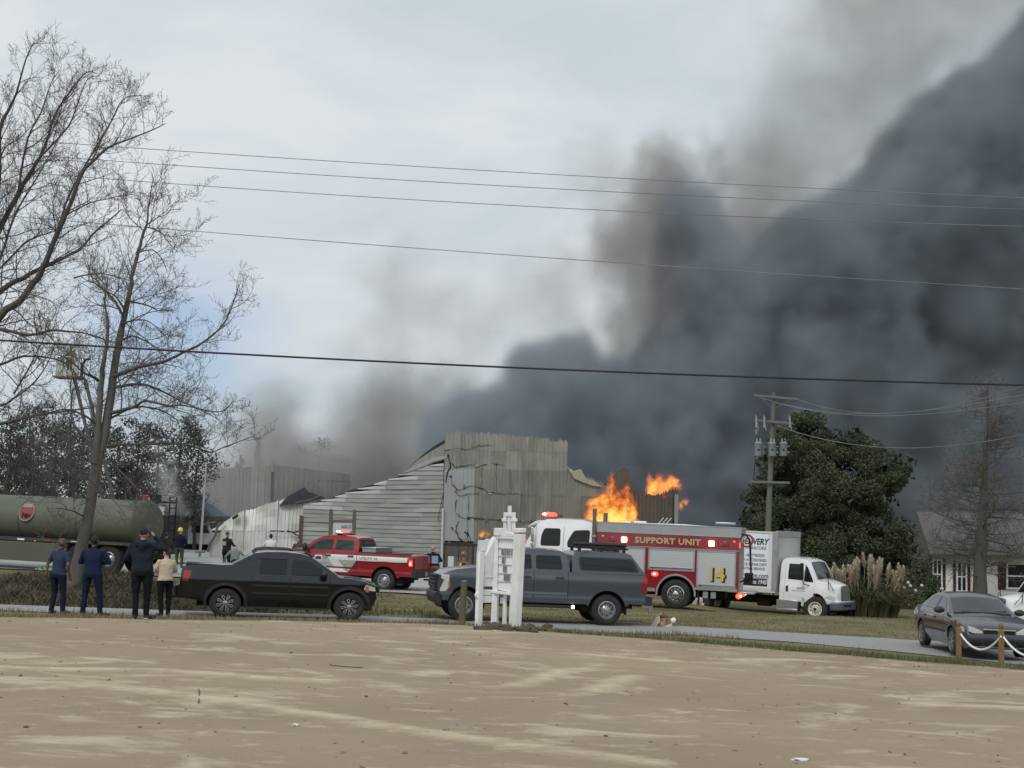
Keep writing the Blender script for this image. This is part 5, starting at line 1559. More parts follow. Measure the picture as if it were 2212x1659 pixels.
# ------------------------------------------------------------ box truck and its white cab
m_twhite = paint('truck_white', rgb(.80, .825, .835), .0, .3, .8, .12)
m_boxside = mat('box_side', rgb(.70, .745, .80), .45, var=.03, scale=.6, dirt=(rgb(.40, .40, .40), .3), dscale=.8)
m_boxtrim = mat('box_trim', rgb(.36, .36, .37), .5, .3, var=.08, dirt=(rgb(.2, .19, .18), .4))
m_boxfront = mat('box_front', rgb(.47, .48, .48), .5, var=.04, scale=.8, dirt=(rgb(.3, .3, .3), .35))
def medium_cab(th, badge, unsq=1.0):
    """conventional cab: x forward from the front axle"""
    R = .49
    B = Body(th, [(.45, 1.02), (.8, 1.10), (1.30, 1.10), (1.55, 1.04), (1.9, 1.0), (2.45, .86)], 1.05, -1.85, .34, .0, 1.55, .3)
    cab = [(-1.85, .78), (-1.86, 2.20), (-1.80, 2.38), (-1.62, 2.46), (-1.0, 2.47), (-.62, 2.43), (-.42, 2.34), (.06, 1.60), (.02, 1.50), (-.2, .80), (-.55, .74)]
    B.shell('cab', m_twhite, cab, bevel=.07, crown=.06)
    hood = [(-.30, 1.20), (-.30, 1.58), (.02, 1.60), (.55, 1.53), (.90, 1.42), (1.00, 1.30), (1.04, 1.06), (1.05, .78), (.66, .70)] + arch(0, R, .62, 16, 172, 13) + [(-.66, .55), (-.74, .60), (-.70, .95)]
    B.shell('hood', m_twhite, hood, bevel=.10, dark=lambda x, z: math.hypot(x, z - R) < .66, crown=.10)
    for s in (-1, 1):
        B.skin('door_window', m_glass, rpoly([(-1.45, 1.62), (-.70, 1.60), (-.70, 2.24), (-1.45, 2.24)], .05), s, .006)
        B.skin('quarter_window', m_glass, rpoly([(-.62, 1.56), (-.14, 1.54), (-.22, 1.72), (-.46, 2.10), (-.60, 2.24)], .04), s, .006)
        B.skin('door_gap', m_boxtrim, [(-1.62, .84), (-1.606, .84), (-1.606, 2.32), (-1.62, 2.32)], s, .003, .01)
        B.skin('door_gap', m_boxtrim, [(-.10, .84), (-.086, .84), (-.086, 1.56), (-.10, 1.56)], s, .003, .01)
        B.skin('door_handle', m_black, rpoly([(-1.52, 1.13), (-1.40, 1.13), (-1.40, 1.36), (-1.52, 1.36)], .03), s, .02)
        B.skin('headlamp', m_lamp, rpoly([(.40, .96), (.88, .84), (.92, 1.0), (.62, 1.06)], .04), s, .012)
        part(th, 'mirror_head', m_under, lambda b: b.box((-.60, s * 1.35, 1.96), (.12, .22, .66)), bevel=.03)
        part(th, 'mirror_arm', m_under, lambda b: b.tube([(-.30, s * 1.02, 1.40), (-.52, s * 1.28, 1.46), (-.60, s * 1.35, 1.7)], .02, 6))
        part(th, 'hood_mirror', m_under, lambda b: (b.blob((.62, s * 1.10, 1.86), (.07, .10, .11)), b.tube([(.62, s * .98, 1.28), (.62, s * 1.10, 1.80)], .016, 5), b.tube([(.86, s * .9, 1.24), (.64, s * 1.10, 1.62)], .014, 5)))
        wq_ = wheel(th, 0, s * .98, R, .285, .27, 'white', s, turn=0)
        wq_.rotation_euler[1] = 0
        wq_.scale[0] = unsq
        part(th, 'step_tank', m_alu, lambda b: (b.box((-1.42, s * .98, .62), (1.1, .36, .34)), b.box((-1.42, s * .99, .40), (1.1, .38, .10))), bevel=.02)
    B.screen('windscreen', m_glass, (-.41, 2.30), (.03, 1.655), .76, .88, .06, 2.47)
    gr = part(th, 'grille', mat('grille_grey', rgb(.10, .11, .12), .35, .5), lambda b: b.prism(rpoly([(-.42, .84), (.42, .84), (.40, 1.36), (.30, 1.44), (-.30, 1.44), (-.40, 1.36)], .05), .96, 1.075, axis='x'), bevel=.02)
    part(gr, 'grille_bar', m_boxtrim, lambda b: [b.box((1.08, y, 1.13), (.02, .03, .52)) for y in (-.28, -.14, 0, .14, .28)])
    bm_ = part(th, 'front_bumper', mat('bumper_blue_grey', rgb(.13, .145, .17), .45, .2), lambda b: b.prism(rpoly([(-1.06, .48), (1.06, .48), (1.10, .78), (.9, .80), (-.9, .80), (-1.10, .78)], .06), .72, 1.16, axis='x'), bevel=.05)
    part(bm_, 'bumper_recess', m_under, lambda b: (b.box((1.165, 0, .66), (.02, .9, .10)),), bevel=.02)
    part(th, 'bumper_top', m_twhite, lambda b: b.box((1.02, 0, .815), (.22, 2.0, .05)), bevel=.02)
    wells(th, (0,), R, .62, 1.5)
    part(th, 'roof_marker', m_amber, lambda b: [b.box((-.58, y, 2.475), (.10, .06, .04)) for y in (-.3, 0, .3)])
    part(th, 'underbody', m_under, lambda b: b.box((-3.0, 0, .72), (7.4, .9, .32)))
    return B
def box_truck(pos, yaw):
    th = thing('box_truck', pos, 'white furniture delivery box truck with its cab pointing right, beside the pampas grass', 'truck', yaw, tilt=True)
    B = medium_cab(th, True, 1 / .82)
    x0, x1, z0, z1, hw = -8.6, -2.0, 1.08, 3.48, 1.25
    part(th, 'cargo_box', m_boxside, lambda b: b.box(((x0 + x1) / 2, 0, (z0 + z1) / 2), (x1 - x0, 2 * hw, z1 - z0)), bevel=.02)
    part(th, 'box_front_panel', m_boxfront, lambda b: b.box((x1 + .006, 0, 2.30), (.02, 2.1, 2.05)))
    part(th, 'box_trim', m_boxtrim, lambda b: (
        b.box((x1 + .02, 0, z1 - .07), (.10, 2 * hw + .04, .24)),
        *[b.box((x1 - .08, s * (hw + .008), (z0 + z1) / 2), (.26, .03, z1 - z0)) for s in (-1, 1)],
        *[b.box((x1 + .03, s * (hw - .06), (z0 + z1) / 2), (.06, .14, z1 - z0)) for s in (-1, 1)]), bevel=.03)
    part(th, 'box_rail', mat('rail_white', rgb(.58, .58, .55), .5), lambda b: [b.box(((x0 + x1) / 2, s * (hw + .006), z0 + .04), (x1 - x0, .03, .18)) for s in (-1, 1)] + [b.box(((x0 + x1) / 2, s * (hw + .006), z1 - .03), (x1 - x0, .03, .08)) for s in (-1, 1)])
    y = -hw - .016
    mw = mat('print_white', rgb(.76, .80, .86), .5, var=.02)
    mk = mat('print_black', rgb(.025, .025, .03), .5)
    mg = mat('print_grey', rgb(.16, .17, .19), .5)
    mb_ = mat('print_blue', rgb(.03, .06, .13), .5)
    part(th, 'side_banner', mw, lambda b: b.box(((x0 + x1) / 2 - .2, -hw - .006, 2.32), (x1 - x0 - .45, .012, 2.08)))
    part(th, 'black_band', mk, lambda b: b.box(((x0 + x1) / 2 - .2, -hw - .012, 1.43), (x1 - x0 - .45, .012, .30)))
    xt = x1 - .40
    rot = (PI / 2, 0, 0)
    def tx(name, s_, m_, size, z, dx=0, sx=1.0, sh=0.0, bold=0.0):
        sx *= 1.12
        return text_part(th, name, s_, m_, size, (xt - dx, y, z), rot, .004, bold, 'RIGHT', sx, sh)
    tx('lettering', 'FREE DELIVERY', mk, .34, 3.05, .04, .92, .18, .010)
    tx('lettering', 'VA TO OCRACOKE', mg, .165, 2.80, .12, 1.1, .05, .003)
    tx('lettering', 'APPLIANCES - MATTRESSES', mg, .15, 2.50, .20, 1.0, .05, .003)
    tx('lettering', 'HOME ACCESSORIES', mg, .15, 2.31, .10, 1.05, .05, .003)
    tx('lettering', 'APPLIANCE REPAIR DEPT', mg, .15, 2.13, .06, 1.0, .05, .003)
    tx('lettering', 'DECORATING SERVICE', mg, .15, 1.96, .16, 1.0, .05, .003)
    tx('lettering', 'www.furn-obx.com', mb_, .27, 1.69, -.04, .98, 0, .004)
    text_part(th, 'lettering', 'Since 1945', mat('print_cream', rgb(.7, .7, .66), .5), .24, (xt - .05, y - .004, 1.43), rot, .004, .006, 'RIGHT', 1.0, .22)
    # faint door sign
    mp_ = mat('print_mauve', rgb(.42, .36, .45), .5)
    B.skin('door_print', mp_, [(-1.22, 1.16), (-.52, 1.16), (-.52, 1.19), (-1.22, 1.19)], -1, .008, .012)
    B.skin('door_print', mp_, [(-.98, 1.24), (-.56, 1.24), (-.60, 1.34), (-.90, 1.33)], -1, .008, .012)
    for s in (-1, 1):
        for yw in (.98, .70):
            wq_ = wheel(th, -6.2, s * yw, .49, .285, .27, 'white', s)
            wq_.rotation_euler[1] = 0
            wq_.scale[0] = 1 / .82
        part(th, 'air_tank', m_under, lambda b: b.tube([(-3.2, s * .6, .62), (-2.5, s * .6, .62)], .16, 12))
    return th
bp_ = at(1766, 1300, 62.0)
bt_ = box_truck((bp_.x + .40, 62.6, ground_z(bp_.x + .18, 62.6) - .20), math.radians(-32))
bt_.scale = (.82, 1, 1)                                          # short bonneted cab
# second white truck, its nose just showing at the right edge
wp = at(2212, 1310, 57)
t2 = thing('white_truck', (wp.x + .3, 57.6, ground_z(wp.x, 57.6) - .34), 'white truck whose nose and wheel arch show behind the dark sedan', 'truck', PI + math.radians(4), tilt=True)
B2 = medium_cab(t2, False)
for s in (-1, 1):
    B2.skin('hood_vent', m_under, rpoly([(-.05, 1.40), (.42, 1.34), (.44, 1.42), (-.05, 1.48)], .03), s, .010)
    B2.skin('orange_badge', m_amber, rpoly([(-.62, 1.16), (-.40, 1.16), (-.40, 1.22), (-.62, 1.22)], .02), s, .010)
part(t2, 'flat_bed', m_boxtrim, lambda b: b.box((-5.0, 0, 1.08), (5.6, 2.4, .16)))
part(t2, 'headboard', m_boxtrim, lambda b: b.box((-2.15, 0, 1.9), (.08, 2.3, 1.5)))

# ------------------------------------------------------------ olive drab tank trailer
m_olive = mat('olive_drab', rgb(.088, .100, .072), .55, var=.10, scale=.8, dirt=(rgb(.12, .12, .09), .5), dscale=.9)
m_olived = mat('olive_dark', rgb(.040, .046, .035), .6, var=.15, dirt=(rgb(.08, .075, .06), .4))
def tanker():
    e = at(310, 1120, 62.0)
    yaw = PI - math.radians(20)
    fw = Vector((math.cos(yaw), math.sin(yaw), 0))
    g = ground_z(e.x, 62)
    th = thing('tank_trailer', (e.x, 62.6, g + .05), 'olive green tank trailer with a round red emblem, behind the big bare tree', 'trailer', yaw, tilt=True)
    Lx = 11.0
    ell = [(1.20 * math.cos(2 * PI * k / 40), 2.02 + .97 * math.sin(2 * PI * k / 40)) for k in range(40)]
    part(th, 'tank', m_olive, lambda b: b.prism(ell, 0, Lx, axis='x'), smooth=40, bevel=.05)
    part(th, 'tank_seam', m_olived, lambda b: [b.prism([(1.207 * math.cos(2 * PI * k / 40), 2.02 + .977 * math.sin(2 * PI * k / 40)) for k in range(40)], x, x + .04, axis='x') for x in (2.6, 5.4, 8.2)])
    part(th, 'end_cover', m_olive, lambda b: b.lathe([(1.0, 0), (.9, -.08), (.4, -.16), (.01, -.18)], c=(0, 0, 0), axis='x', seg=32)).matrix_local = Matrix.Translation((0.0, 0, 2.02)) @ Matrix.Diagonal((1, 1.15, .92, 1))
    part(th, 'manhole', m_olived, lambda b: b.lathe([(.28, 2.95), (.28, 3.06), (.02, 3.08)], c=(3.4, 0, 0), seg=18))
    part(th, 'side_rail', m_olived, lambda b: [b.box((Lx / 2, s * 1.14, 1.22), (Lx, .10, .14)) for s in (-1, 1)])
    for s in (-1, 1):
        part(th, 'side_locker', m_olive, lambda b: (b.box((6.6, s * 1.10, .72), (7.2, .16, .78)),), bevel=.02)
        part(th, 'fender', m_olived, lambda b: b.box((1.75, s * 1.05, 1.18), (3.0, .45, .06)), bevel=.02)
        for k, x in enumerate((2.6, 3.9, 5.2, 6.6)):
            part(th, 'reflector', m_redlens if k % 2 else m_fwhite, lambda b: b.box((x, s * 1.20, 1.20), (.34, .03, .07)))
        part(th, 'marker_lamp', m_amber, lambda b: b.box((4.5, s * 1.20, 1.17), (.09, .04, .08)))
        for x in (1.0, 2.36):
            wheel(th, x, s * .98, .58, .30, .38, 'steel', s).children[1].data.materials
    part(th, 'chassis', m_under, lambda b: b.box((Lx / 2, 0, .95), (Lx, .9, .35)))
    part(th, 'rear_bumper', m_under, lambda b: (b.box((-.18, 0, .75), (.10, 2.3, .18)), b.box((-.12, .8, .95), (.08, .10, .5)), b.box((-.12, -.8, .95), (.08, .10, .5))))
    part(th, 'landing_leg', m_olived, lambda b: [b.box((8.0, s * .8, .35), (.14, .14, .7)) for s in (-1, 1)])
    # round emblem on the near side: rim, field, plain monogram bars
    em = part(th, 'emblem', mat('emblem_red', rgb(.24, .05, .045), .5, var=.2, scale=5), lambda b: b.lathe([(.36, 0), (.36, .02), (.002, .022)], axis='y', seg=26))
    em.location = (5.02, 1.165, 2.30)
    em.rotation_euler = (math.radians(16), 0, 0)
    part(em, 'emblem_rim', mat('emblem_grey', rgb(.30, .26, .24), .5), lambda b: b.lathe([(.345, .0), (.375, .0), (.375, .034), (.345, .034)], axis='y', seg=26, close=True))
    part(em, 'emblem_cap', MATS['emblem_grey'], lambda b: b.box((0, .03, .28), (.44, .012, .16)), bevel=.005)
    part(em, 'emblem_mark', m_under, lambda b: (b.box((.16, .03, -.12), (.06, .012, .22)), b.box((.05, .03, -.14), (.05, .012, .18), Matrix.Rotation(.4, 3, 'Y')), b.box((-.04, .03, -.16), (.13, .012, .20)), b.box((-.17, .03, -.14), (.05, .012, .16), Matrix.Rotation(-.4, 3, 'Y'))))
    part(th, 'valve_stand', m_redlens, lambda b: (b.tube([(.25, 0, 2.98), (.25, 0, 3.2)], .07, 8), b.tube([(.05, 0, 3.16), (.5, 0, 3.16)], .05, 8)))
    return th
tank = tanker()
# tail of a fire engine standing behind the trailer: tan panel, white locker, black ladder
e = at(366, 1190, 75)
te = thing('fire_engine', (e.x, 75, ground_z(e.x, 75) + .05), 'tail of a tan fire engine with a black ladder, just past the tank trailer', 'fire truck', PI - math.radians(24), tilt=True)
m_tan = mat('tan_panel', rgb(.42, .30, .16), .5, var=.1)
part(te, 'body', mat('dark_body', rgb(.03, .03, .03), .6), lambda b: b.box((3.6, 0, 1.45), (6.6, 2.2, 1.9)), bevel=.04)
part(te, 'tan_panel', m_tan, lambda b: b.box((.26, .82, 1.65), (.10, .50, 1.60)), bevel=.02)
lk = part(te, 'white_locker', m_fwhite, lambda b: b.box((.22, .82, 2.62), (.30, .62, .42)), bevel=.03)
part(te, 'locker_lid', m_chrome, lambda b: b.box((.20, .82, 2.86), (.34, .66, .08)), bevel=.02)
part(te, 'ladder', m_under, lambda b: [b.box((-.10, .10 + s * .26, 2.05), (.05, .05, 2.5)) for s in (-1, 1)] + [b.box((-.10, .10, .95 + .36 * k), (.05, .5, .045)) for k in range(7)])
part(te, 'hose_tray', m_under, lambda b: (b.box((.5, .3, 3.02), (.9, 1.4, .08)), b.box((.5, .7, 3.2), (.6, .1, .3))))
for s in (-1, 1):
    for x in (1.6, 6.4):
        wheel(te, x, s * .95, .5, .3, .3, 'chrome', s)
# ================================================================= trees and plants
m_bark = mat('grey_bark', rgb(.110, .102, .090), .9, var=.3, scale=7, bump=.5, stretch=(1, 1, .25), dirt=(rgb(.19, .175, .15), .5), dscale=3)
m_limb = mat('limb_bark', rgb(.085, .076, .068), .9, var=.25, scale=5)
m_twig = mat('twig_bark', rgb(.115, .104, .096), .9, var=.25, scale=3)
m_farbark = mat('far_bark', rgb(.060, .054, .048), .9, var=.25, scale=3)
class Sprouter:
    """bare branches: every limb sends out children that curve towards the light"""
    def __init__(self, rnd, up=.35, twig=.007, mats=(None, None)):
        self.r, self.up, self.twig = rnd, up, twig
        self.limbs, self.twigs = MB(), MB()
    def rv(self):
        r = self.r
        return Vector((r.gauss(0, 1), r.gauss(0, 1), r.gauss(0, 1))).normalized()
    def limb(self, pts, r0, r1, seg=7):
        n_ = len(pts)
        fine, rad = [], []
        for i in range(n_ - 1):
            for q in range(3):
                t = (i + q / 3) / (n_ - 1)
                p0, p1 = pts[max(i - 1, 0)], pts[i]
                p2, p3 = pts[i + 1], pts[min(i + 2, n_ - 1)]
                u = q / 3
                p = .5 * ((2 * p1) + (p2 - p0) * u + (2 * p0 - 5 * p1 + 4 * p2 - p3) * u * u + (-p0 + 3 * p1 - 3 * p2 + p3) * u ** 3)
                k = r0 + (r1 - r0) * t ** .8
                fine.append(p + self.rv() * k * .25)
                rad.append(k)
        fine.append(pts[-1]); rad.append(r1)
        self.limbs.tube(fine, rad, seg)
        return fine, rad
    def sprout(self, fine, rad, start, every, length, depth, spread=.9, bias=None):
        r = self.r
        L_tot = sum((b - a).length for a, b in zip(fine, fine[1:]))
        acc, nxt = 0.0, start * L_tot
        for i in range(len(fine) - 1):
            a, b = fine[i], fine[i + 1]
            sl = (b - a).length
            while acc + sl >= nxt:
                t = (nxt - acc) / max(sl, 1e-6)
                p = a.lerp(b, t)
                frac = nxt / L_tot
                d = (b - a).normalized()
                self.child(p, d, rad[i], length * (1.15 - .55 * frac) * r.uniform(.55, 1.2), depth, spread, bias)
                nxt += every * r.uniform(.6, 1.4)
            acc += sl
    def child(self, p, d, rp, length, depth, spread, bias=None):
        r = self.r
        side = self.rv()
        side = (side - d * side.dot(d))
        side = side.normalized() if side.length > 1e-3 else Vector((0, 0, 1))
        v = (d * r.uniform(.35, .9) + side * spread * r.uniform(.6, 1.1) + Vector((0, 0, self.up * .6)))
        if bias is not None: v += bias
        v.normalize()
        n_ = 6 if depth > 1 else (4 if depth == 1 else 3)
        pts = [p]
        w = self.rv() * .22
        for k in range(n_):
            v = (v + Vector((0, 0, self.up * .26)) + w * .8 + self.rv() * .26).normalized()
            pts.append(pts[-1] + v * length / n_)
        k0 = min(rp * .6, max(self.twig * 1.2, length * .011)) if depth > 0 else self.twig
        rad = [max(self.twig * .55, k0 * (1 - .8 * q / n_)) for q in range(n_ + 1)]
        (self.limbs if depth > 1 else self.twigs).tube(pts, rad, 5 if depth > 1 else 3, cap=False)
        if depth > 0:
            self.sprout(pts, rad, .18, length * (.115 if depth > 1 else .19), length * (.52 if depth > 1 else .50), depth - 1, spread)
def px_limb(px, Y, dy=0.0, rnd=random):
    """limb traced through points seen in the photograph, wandering dy metres towards or away from the camera"""
    out = []
    for i, (u_, v_) in enumerate(px):
        out.append(at(u_, v_, Y + dy * (i / max(1, len(px) - 1))))
    return out
def leafy(b, c, r, n_, size, rnd, mats, shell=.55, flat=.7, tri=False):
    """leaf-sized faces through the outer part of an ellipsoid"""
    for _ in range(n_):
        v = Vector((rnd.gauss(0, 1), rnd.gauss(0, 1), rnd.gauss(0, 1))).normalized()
        k = shell + (1 - shell) * rnd.random() ** .6
        p = Vector(c) + Vector((v.x * r[0] * k, v.y * r[1] * k, v.z * r[2] * k))
        nrm = (v + Vector((rnd.gauss(0, flat), rnd.gauss(0, flat), rnd.gauss(0, flat) + .3))).normalized()
        a = nrm.orthogonal().normalized()
        a = (Quaternion(nrm, rnd.uniform(0, 6.28)) @ a)
        q = nrm.cross(a)
        s = size * rnd.uniform(.6, 1.3)
        if tri:
            f = b.b.faces.new([b.b.verts.new(p - a * s * .5), b.b.verts.new(p + a * s * .5), b.b.verts.new(p + q * s * 1.2)])
        else:
            f = b.b.faces.new([b.b.verts.new(p + a * s), b.b.verts.new(p + q * s * .45 + nrm * s * .1), b.b.verts.new(p - a * s), b.b.verts.new(p - q * s * .45 + nrm * s * .1)])
        f.material_index = b.slot(rnd.choice(mats))

# ---- the bare tree in front of the tank trailer
r1 = random.Random(31)
YT = 46.5
tb = at(150, 1296, YT)
tree = thing('bare_tree', (tb.x, YT, ground_z(tb.x, YT) - .05), 'large bare tree with forked trunk standing behind the two men in navy', 'tree')
inv_t = Matrix.Translation(-tree.location)
S = Sprouter(r1, .30, .0070)
trunk = px_limb([(150, 1306), (158, 1270), (172, 1200), (186, 1140), (198, 1078), (208, 1010), (215, 978), (226, 929)], YT)
tr = MB()
def trunk_tube(mb, pts, rads, seg=12):
    fine, rr_ = [], []
    for i in range(len(pts) - 1):
        for q in range(4):
            t = q / 4
            fine.append(pts[i].lerp(pts[i + 1], t) + S.rv() * .012)
            rr_.append(rads[i] * (1 - t) + rads[i + 1] * t)
    fine.append(pts[-1]); rr_.append(rads[-1])
    mb.tube(fine, rr_, seg)
    return fine, rr_
trunk_tube(tr, trunk, [.36, .26, .195, .172, .165, .18, .165, .12])
tl_pts = px_limb([(206, 1000), (211, 940), (214, 879), (219, 830), (222, 790), (230, 750), (233, 705), (226, 650), (232, 600)], YT - .1, -.4)
tlf, tlr = trunk_tube(tr, tl_pts, [.125, .11, .095, .085, .07, .055, .04, .027, .012], 9)
tr_pts = px_limb([(218, 975), (228, 929), (238, 863), (245, 806), (258, 734), (264, 704), (274, 658), (284, 615), (284, 597), (300, 540), (311, 501), (317, 485), (321, 445), (331, 386)], YT, .3)
rt_f, rt_r = trunk_tube(tr, tr_pts, [.155, .14, .13, .12, .105, .092, .08, .07, .062, .052, .043, .036, .025, .012], 9)
limbs1 = [
    ([(244, 813), (270, 805), (298, 793), (357, 780), (397, 760), (443, 737), (489, 691), (516, 615)], .105, .014, -1.6),
    ([(246, 836), (304, 830), (347, 843), (390, 866), (423, 880), (470, 905)], .070, .010, 1.2),
    ([(240, 893), (288, 879), (314, 866), (360, 876), (397, 876), (470, 890), (500, 872)], .080, .010, -2.2),
    ([(236, 905), (290, 880), (340, 884), (380, 905), (388, 925)], .05, .010, 1.6),
    ([(222, 965), (260, 960), (318, 960), (364, 957), (417, 965), (456, 977), (479, 968), (540, 945), (552, 938)], .07, .008, .8),
    ([(212, 990), (250, 1010), (290, 1050), (330, 1095), (345, 1130)], .05, .010, -1.0),
    ([(205, 965), (180, 940), (159, 916), (154, 890), (155, 863), (152, 830), (160, 795)], .085, .014, .9),
    ([(214, 822), (195, 812), (178, 803), (149, 777), (120, 765)], .065, .012, -1.5),
    ([(265, 680), (250, 655), (231, 631), (205, 612), (192, 605), (195, 568), (200, 540)], .06, .010, 1.3),
    ([(270, 672), (250, 640), (222, 625), (205, 600)], .045, .008, -1.0),
    ([(276, 650), (320, 660), (345, 672), (372, 668)], .045, .008, .8),
    ([(262, 700), (300, 690), (330, 700), (365, 735)], .045, .008, -1.2),
    ([(254, 740), (285, 726), (310, 735), (340, 752), (360, 772)], .05, .008, 1.5),
    ([(300, 545), (330, 540), (350, 560), (362, 590)], .035, .007, .5),
    ([(314, 490), (345, 500), (365, 525), (385, 545)], .032, .007, -.6),
    ([(317, 486), (340, 470), (360, 462), (380, 432)], .030, .006, .6),
    ([(312, 500), (290, 480), (280, 470), (265, 440)], .030, .006, .4),
    ([(190, 1120), (160, 1105), (140, 1100), (118, 1098)], .04, .010, -1.2),
    ([(204, 1060), (232, 1070), (255, 1092), (275, 1120)], .035, .008, -1.4),
    ([(196, 1090), (165, 1060), (120, 1075), (80, 1070)], .035, .008, -1.8),
    ([(222, 935), (195, 905), (150, 885), (110, 890), (60, 905)], .06, .010, -1.6),
]
for px, a, c, dy in limbs1:
    f_, ra_ = S.limb(px_limb(px, YT, dy), a * .74, c)
    S.sprout(f_, ra_, .08, .29, 1.75, 2, 1.05)
S.sprout(rt_f, rt_r, .20, .42, 1.8, 2, 1.0)
S.sprout(tlf, tlr, .45, .30, 1.6, 2, 1.0)
for mb, nm, mm, sm_ in ((tr, 'trunk', m_bark, 60), (S.limbs, 'limbs', m_limb, 60), (S.twigs, 'twigs', m_twig, 0)):
    mb.b.transform(inv_t)
    o = mb.build(nm, mm, tree, smooth=sm_)
    if nm == 'twigs': o['kind'] = 'stuff'

# ---- the bigger bare tree whose trunk stands just outside the left edge
r2 = random.Random(47)
Y2 = 50.5
tb2 = at(-90, 1290, Y2)
tree2 = thing('bare_tree', (tb2.x, Y2, ground_z(tb2.x, Y2) - .05), 'tall bare tree whose great limbs reach in from the left edge above the trailer', 'tree')
inv_t2 = Matrix.Translation(-tree2.location)
S2 = Sprouter(r2, .32, .0070)
tr2 = MB()
S = S2
trunk_tube(tr2, px_limb([(-90, 1300), (-85, 1200), (-80, 1050), (-72, 930), (-60, 820), (-50, 720), (-40, 640), (-30, 560)], Y2), [.62, .5, .45, .42, .38, .34, .28, .16], 12)
limbs2 = [
    ([(-60, 760), (0, 681), (40, 651), (83, 598), (99, 564), (120, 515), (142, 465), (160, 420), (178, 372), (205, 345), (232, 320), (280, 300), (330, 280), (357, 267)], .20, .012, -2.0),
    ([(-50, 690), (0, 628), (50, 600), (93, 578), (140, 555), (178, 534), (198, 508), (245, 468), (262, 452)], .16, .014, 1.0),
    ([(-35, 580), (0, 491), (43, 412), (65, 375), (86, 339), (105, 295), (119, 247), (150, 200), (185, 157), (212, 160)], .15, .010, .5),
    ([(-30, 560), (-5, 440), (0, 283), (18, 240), (36, 200), (56, 128), (73, 91)], .15, .010, -1.5),
    ([(99, 560), (130, 480), (150, 420), (200, 330), (240, 262), (265, 215), (305, 205)], .075, .008, 1.8),
    ([(86, 340), (110, 315), (150, 270), (170, 215), (190, 170), (215, 165)], .055, .008, -1.2),
    ([(178, 372), (200, 345), (220, 300), (245, 255), (262, 225), (300, 212)], .05, .007, 1.0),
    ([(40, 410), (60, 300), (90, 240), (110, 180), (130, 150)], .06, .008, -1.6),
    ([(-50, 720), (0, 711), (60, 724), (109, 714), (150, 716), (185, 720), (228, 734), (262, 748)], .10, .010, -1.5),
    ([(-60, 800), (0, 787), (50, 770), (109, 773), (149, 790), (180, 830)], .085, .010, 1.5),
    ([(-70, 925), (0, 916), (66, 899), (132, 889), (200, 880), (240, 870)], .11, .012, -2.0),
    ([(-70, 860), (0, 875), (30, 860), (70, 830), (100, 790), (120, 740)], .085, .010, 2.0),
    ([(30, 850), (60, 800), (75, 770), (100, 720), (110, 690)], .05, .008, -.8),
    ([(-60, 650), (-20, 600), (0, 560), (30, 470), (70, 400), (110, 330), (150, 250)], .10, .010, 2.5),
    ([(160, 600), (210, 590), (260, 600), (300, 615)], .04, .008, -1.0),
    ([(-40, 620), (20, 560), (60, 520), (100, 505), (150, 490), (200, 480)], .06, .008, 2.2),
    ([(-40, 480), (-10, 380), (10, 320), (40, 300), (80, 260)], .06, .008, -2.0),
    ([(142, 465), (190, 440), (230, 430), (280, 420), (310, 428)], .04, .007, .6),
]
for px, a, c, dy in limbs2:
    f_, ra_ = S2.limb(px_limb(px, Y2, dy), a * .72, c)
    S2.sprout(f_, ra_, .10, .28, 1.9, 2, 1.0)
for mb, nm, mm, sm_ in ((tr2, 'trunk', m_bark, 60), (S2.limbs, 'limbs', m_limb, 60), (S2.twigs, 'twigs', m_twig, 0)):
    mb.b.transform(inv_t2)
    o = mb.build(nm, mm, tree2, smooth=sm_)
    if nm == 'twigs': o['kind'] = 'stuff'

# ---- smaller bare trees along the far side of the trailer
def small_bare(pos, h, rnd, label, group, mt=m_farbark, up=.5):
    t = thing('bare_tree', pos, label, 'tree', group=group)
    s_ = Sprouter(rnd, up, .012)
    tb_ = MB()
    p = [Vector((0, 0, 0))]
    for k in range(7):
        p.append(p[-1] + Vector((rnd.gauss(0, .12), rnd.gauss(0, .12), h * .75 / 7)))
    tb_.tube(p, [.018 * h * (1 - .11 * k) for k in range(8)], 7)
    s_.sprout(p, [.018 * h * (1 - .11 * k) for k in range(8)], .18, h * .035, h * .42, 2, .85)
    tb_.build('trunk', mt, t, smooth=60)
    s_.limbs.build('limbs', mt, t, smooth=60)
    o = s_.twigs.build('twigs', mt, t, smooth=0)
    o['kind'] = 'stuff'
    return t
r3 = random.Random(5)
ORD = ['first', 'second', 'third', 'fourth', 'fifth', 'sixth', 'seventh']
for i, (px, Y, h) in enumerate([(12, 74, 8.0), (58, 77, 7.2), (96, 73, 6.6), (145, 79, 7.4), (292, 84, 6.0), (345, 92, 6.4), (392, 97, 6.8)]):
    p = at(px, 1200, Y)
    small_bare((p.x, Y, ground_z(p.x, Y)), h, r3, 'small leafless tree behind the tank trailer, %s from the left edge' % ORD[i], 'leafless trees behind the tank trailer')

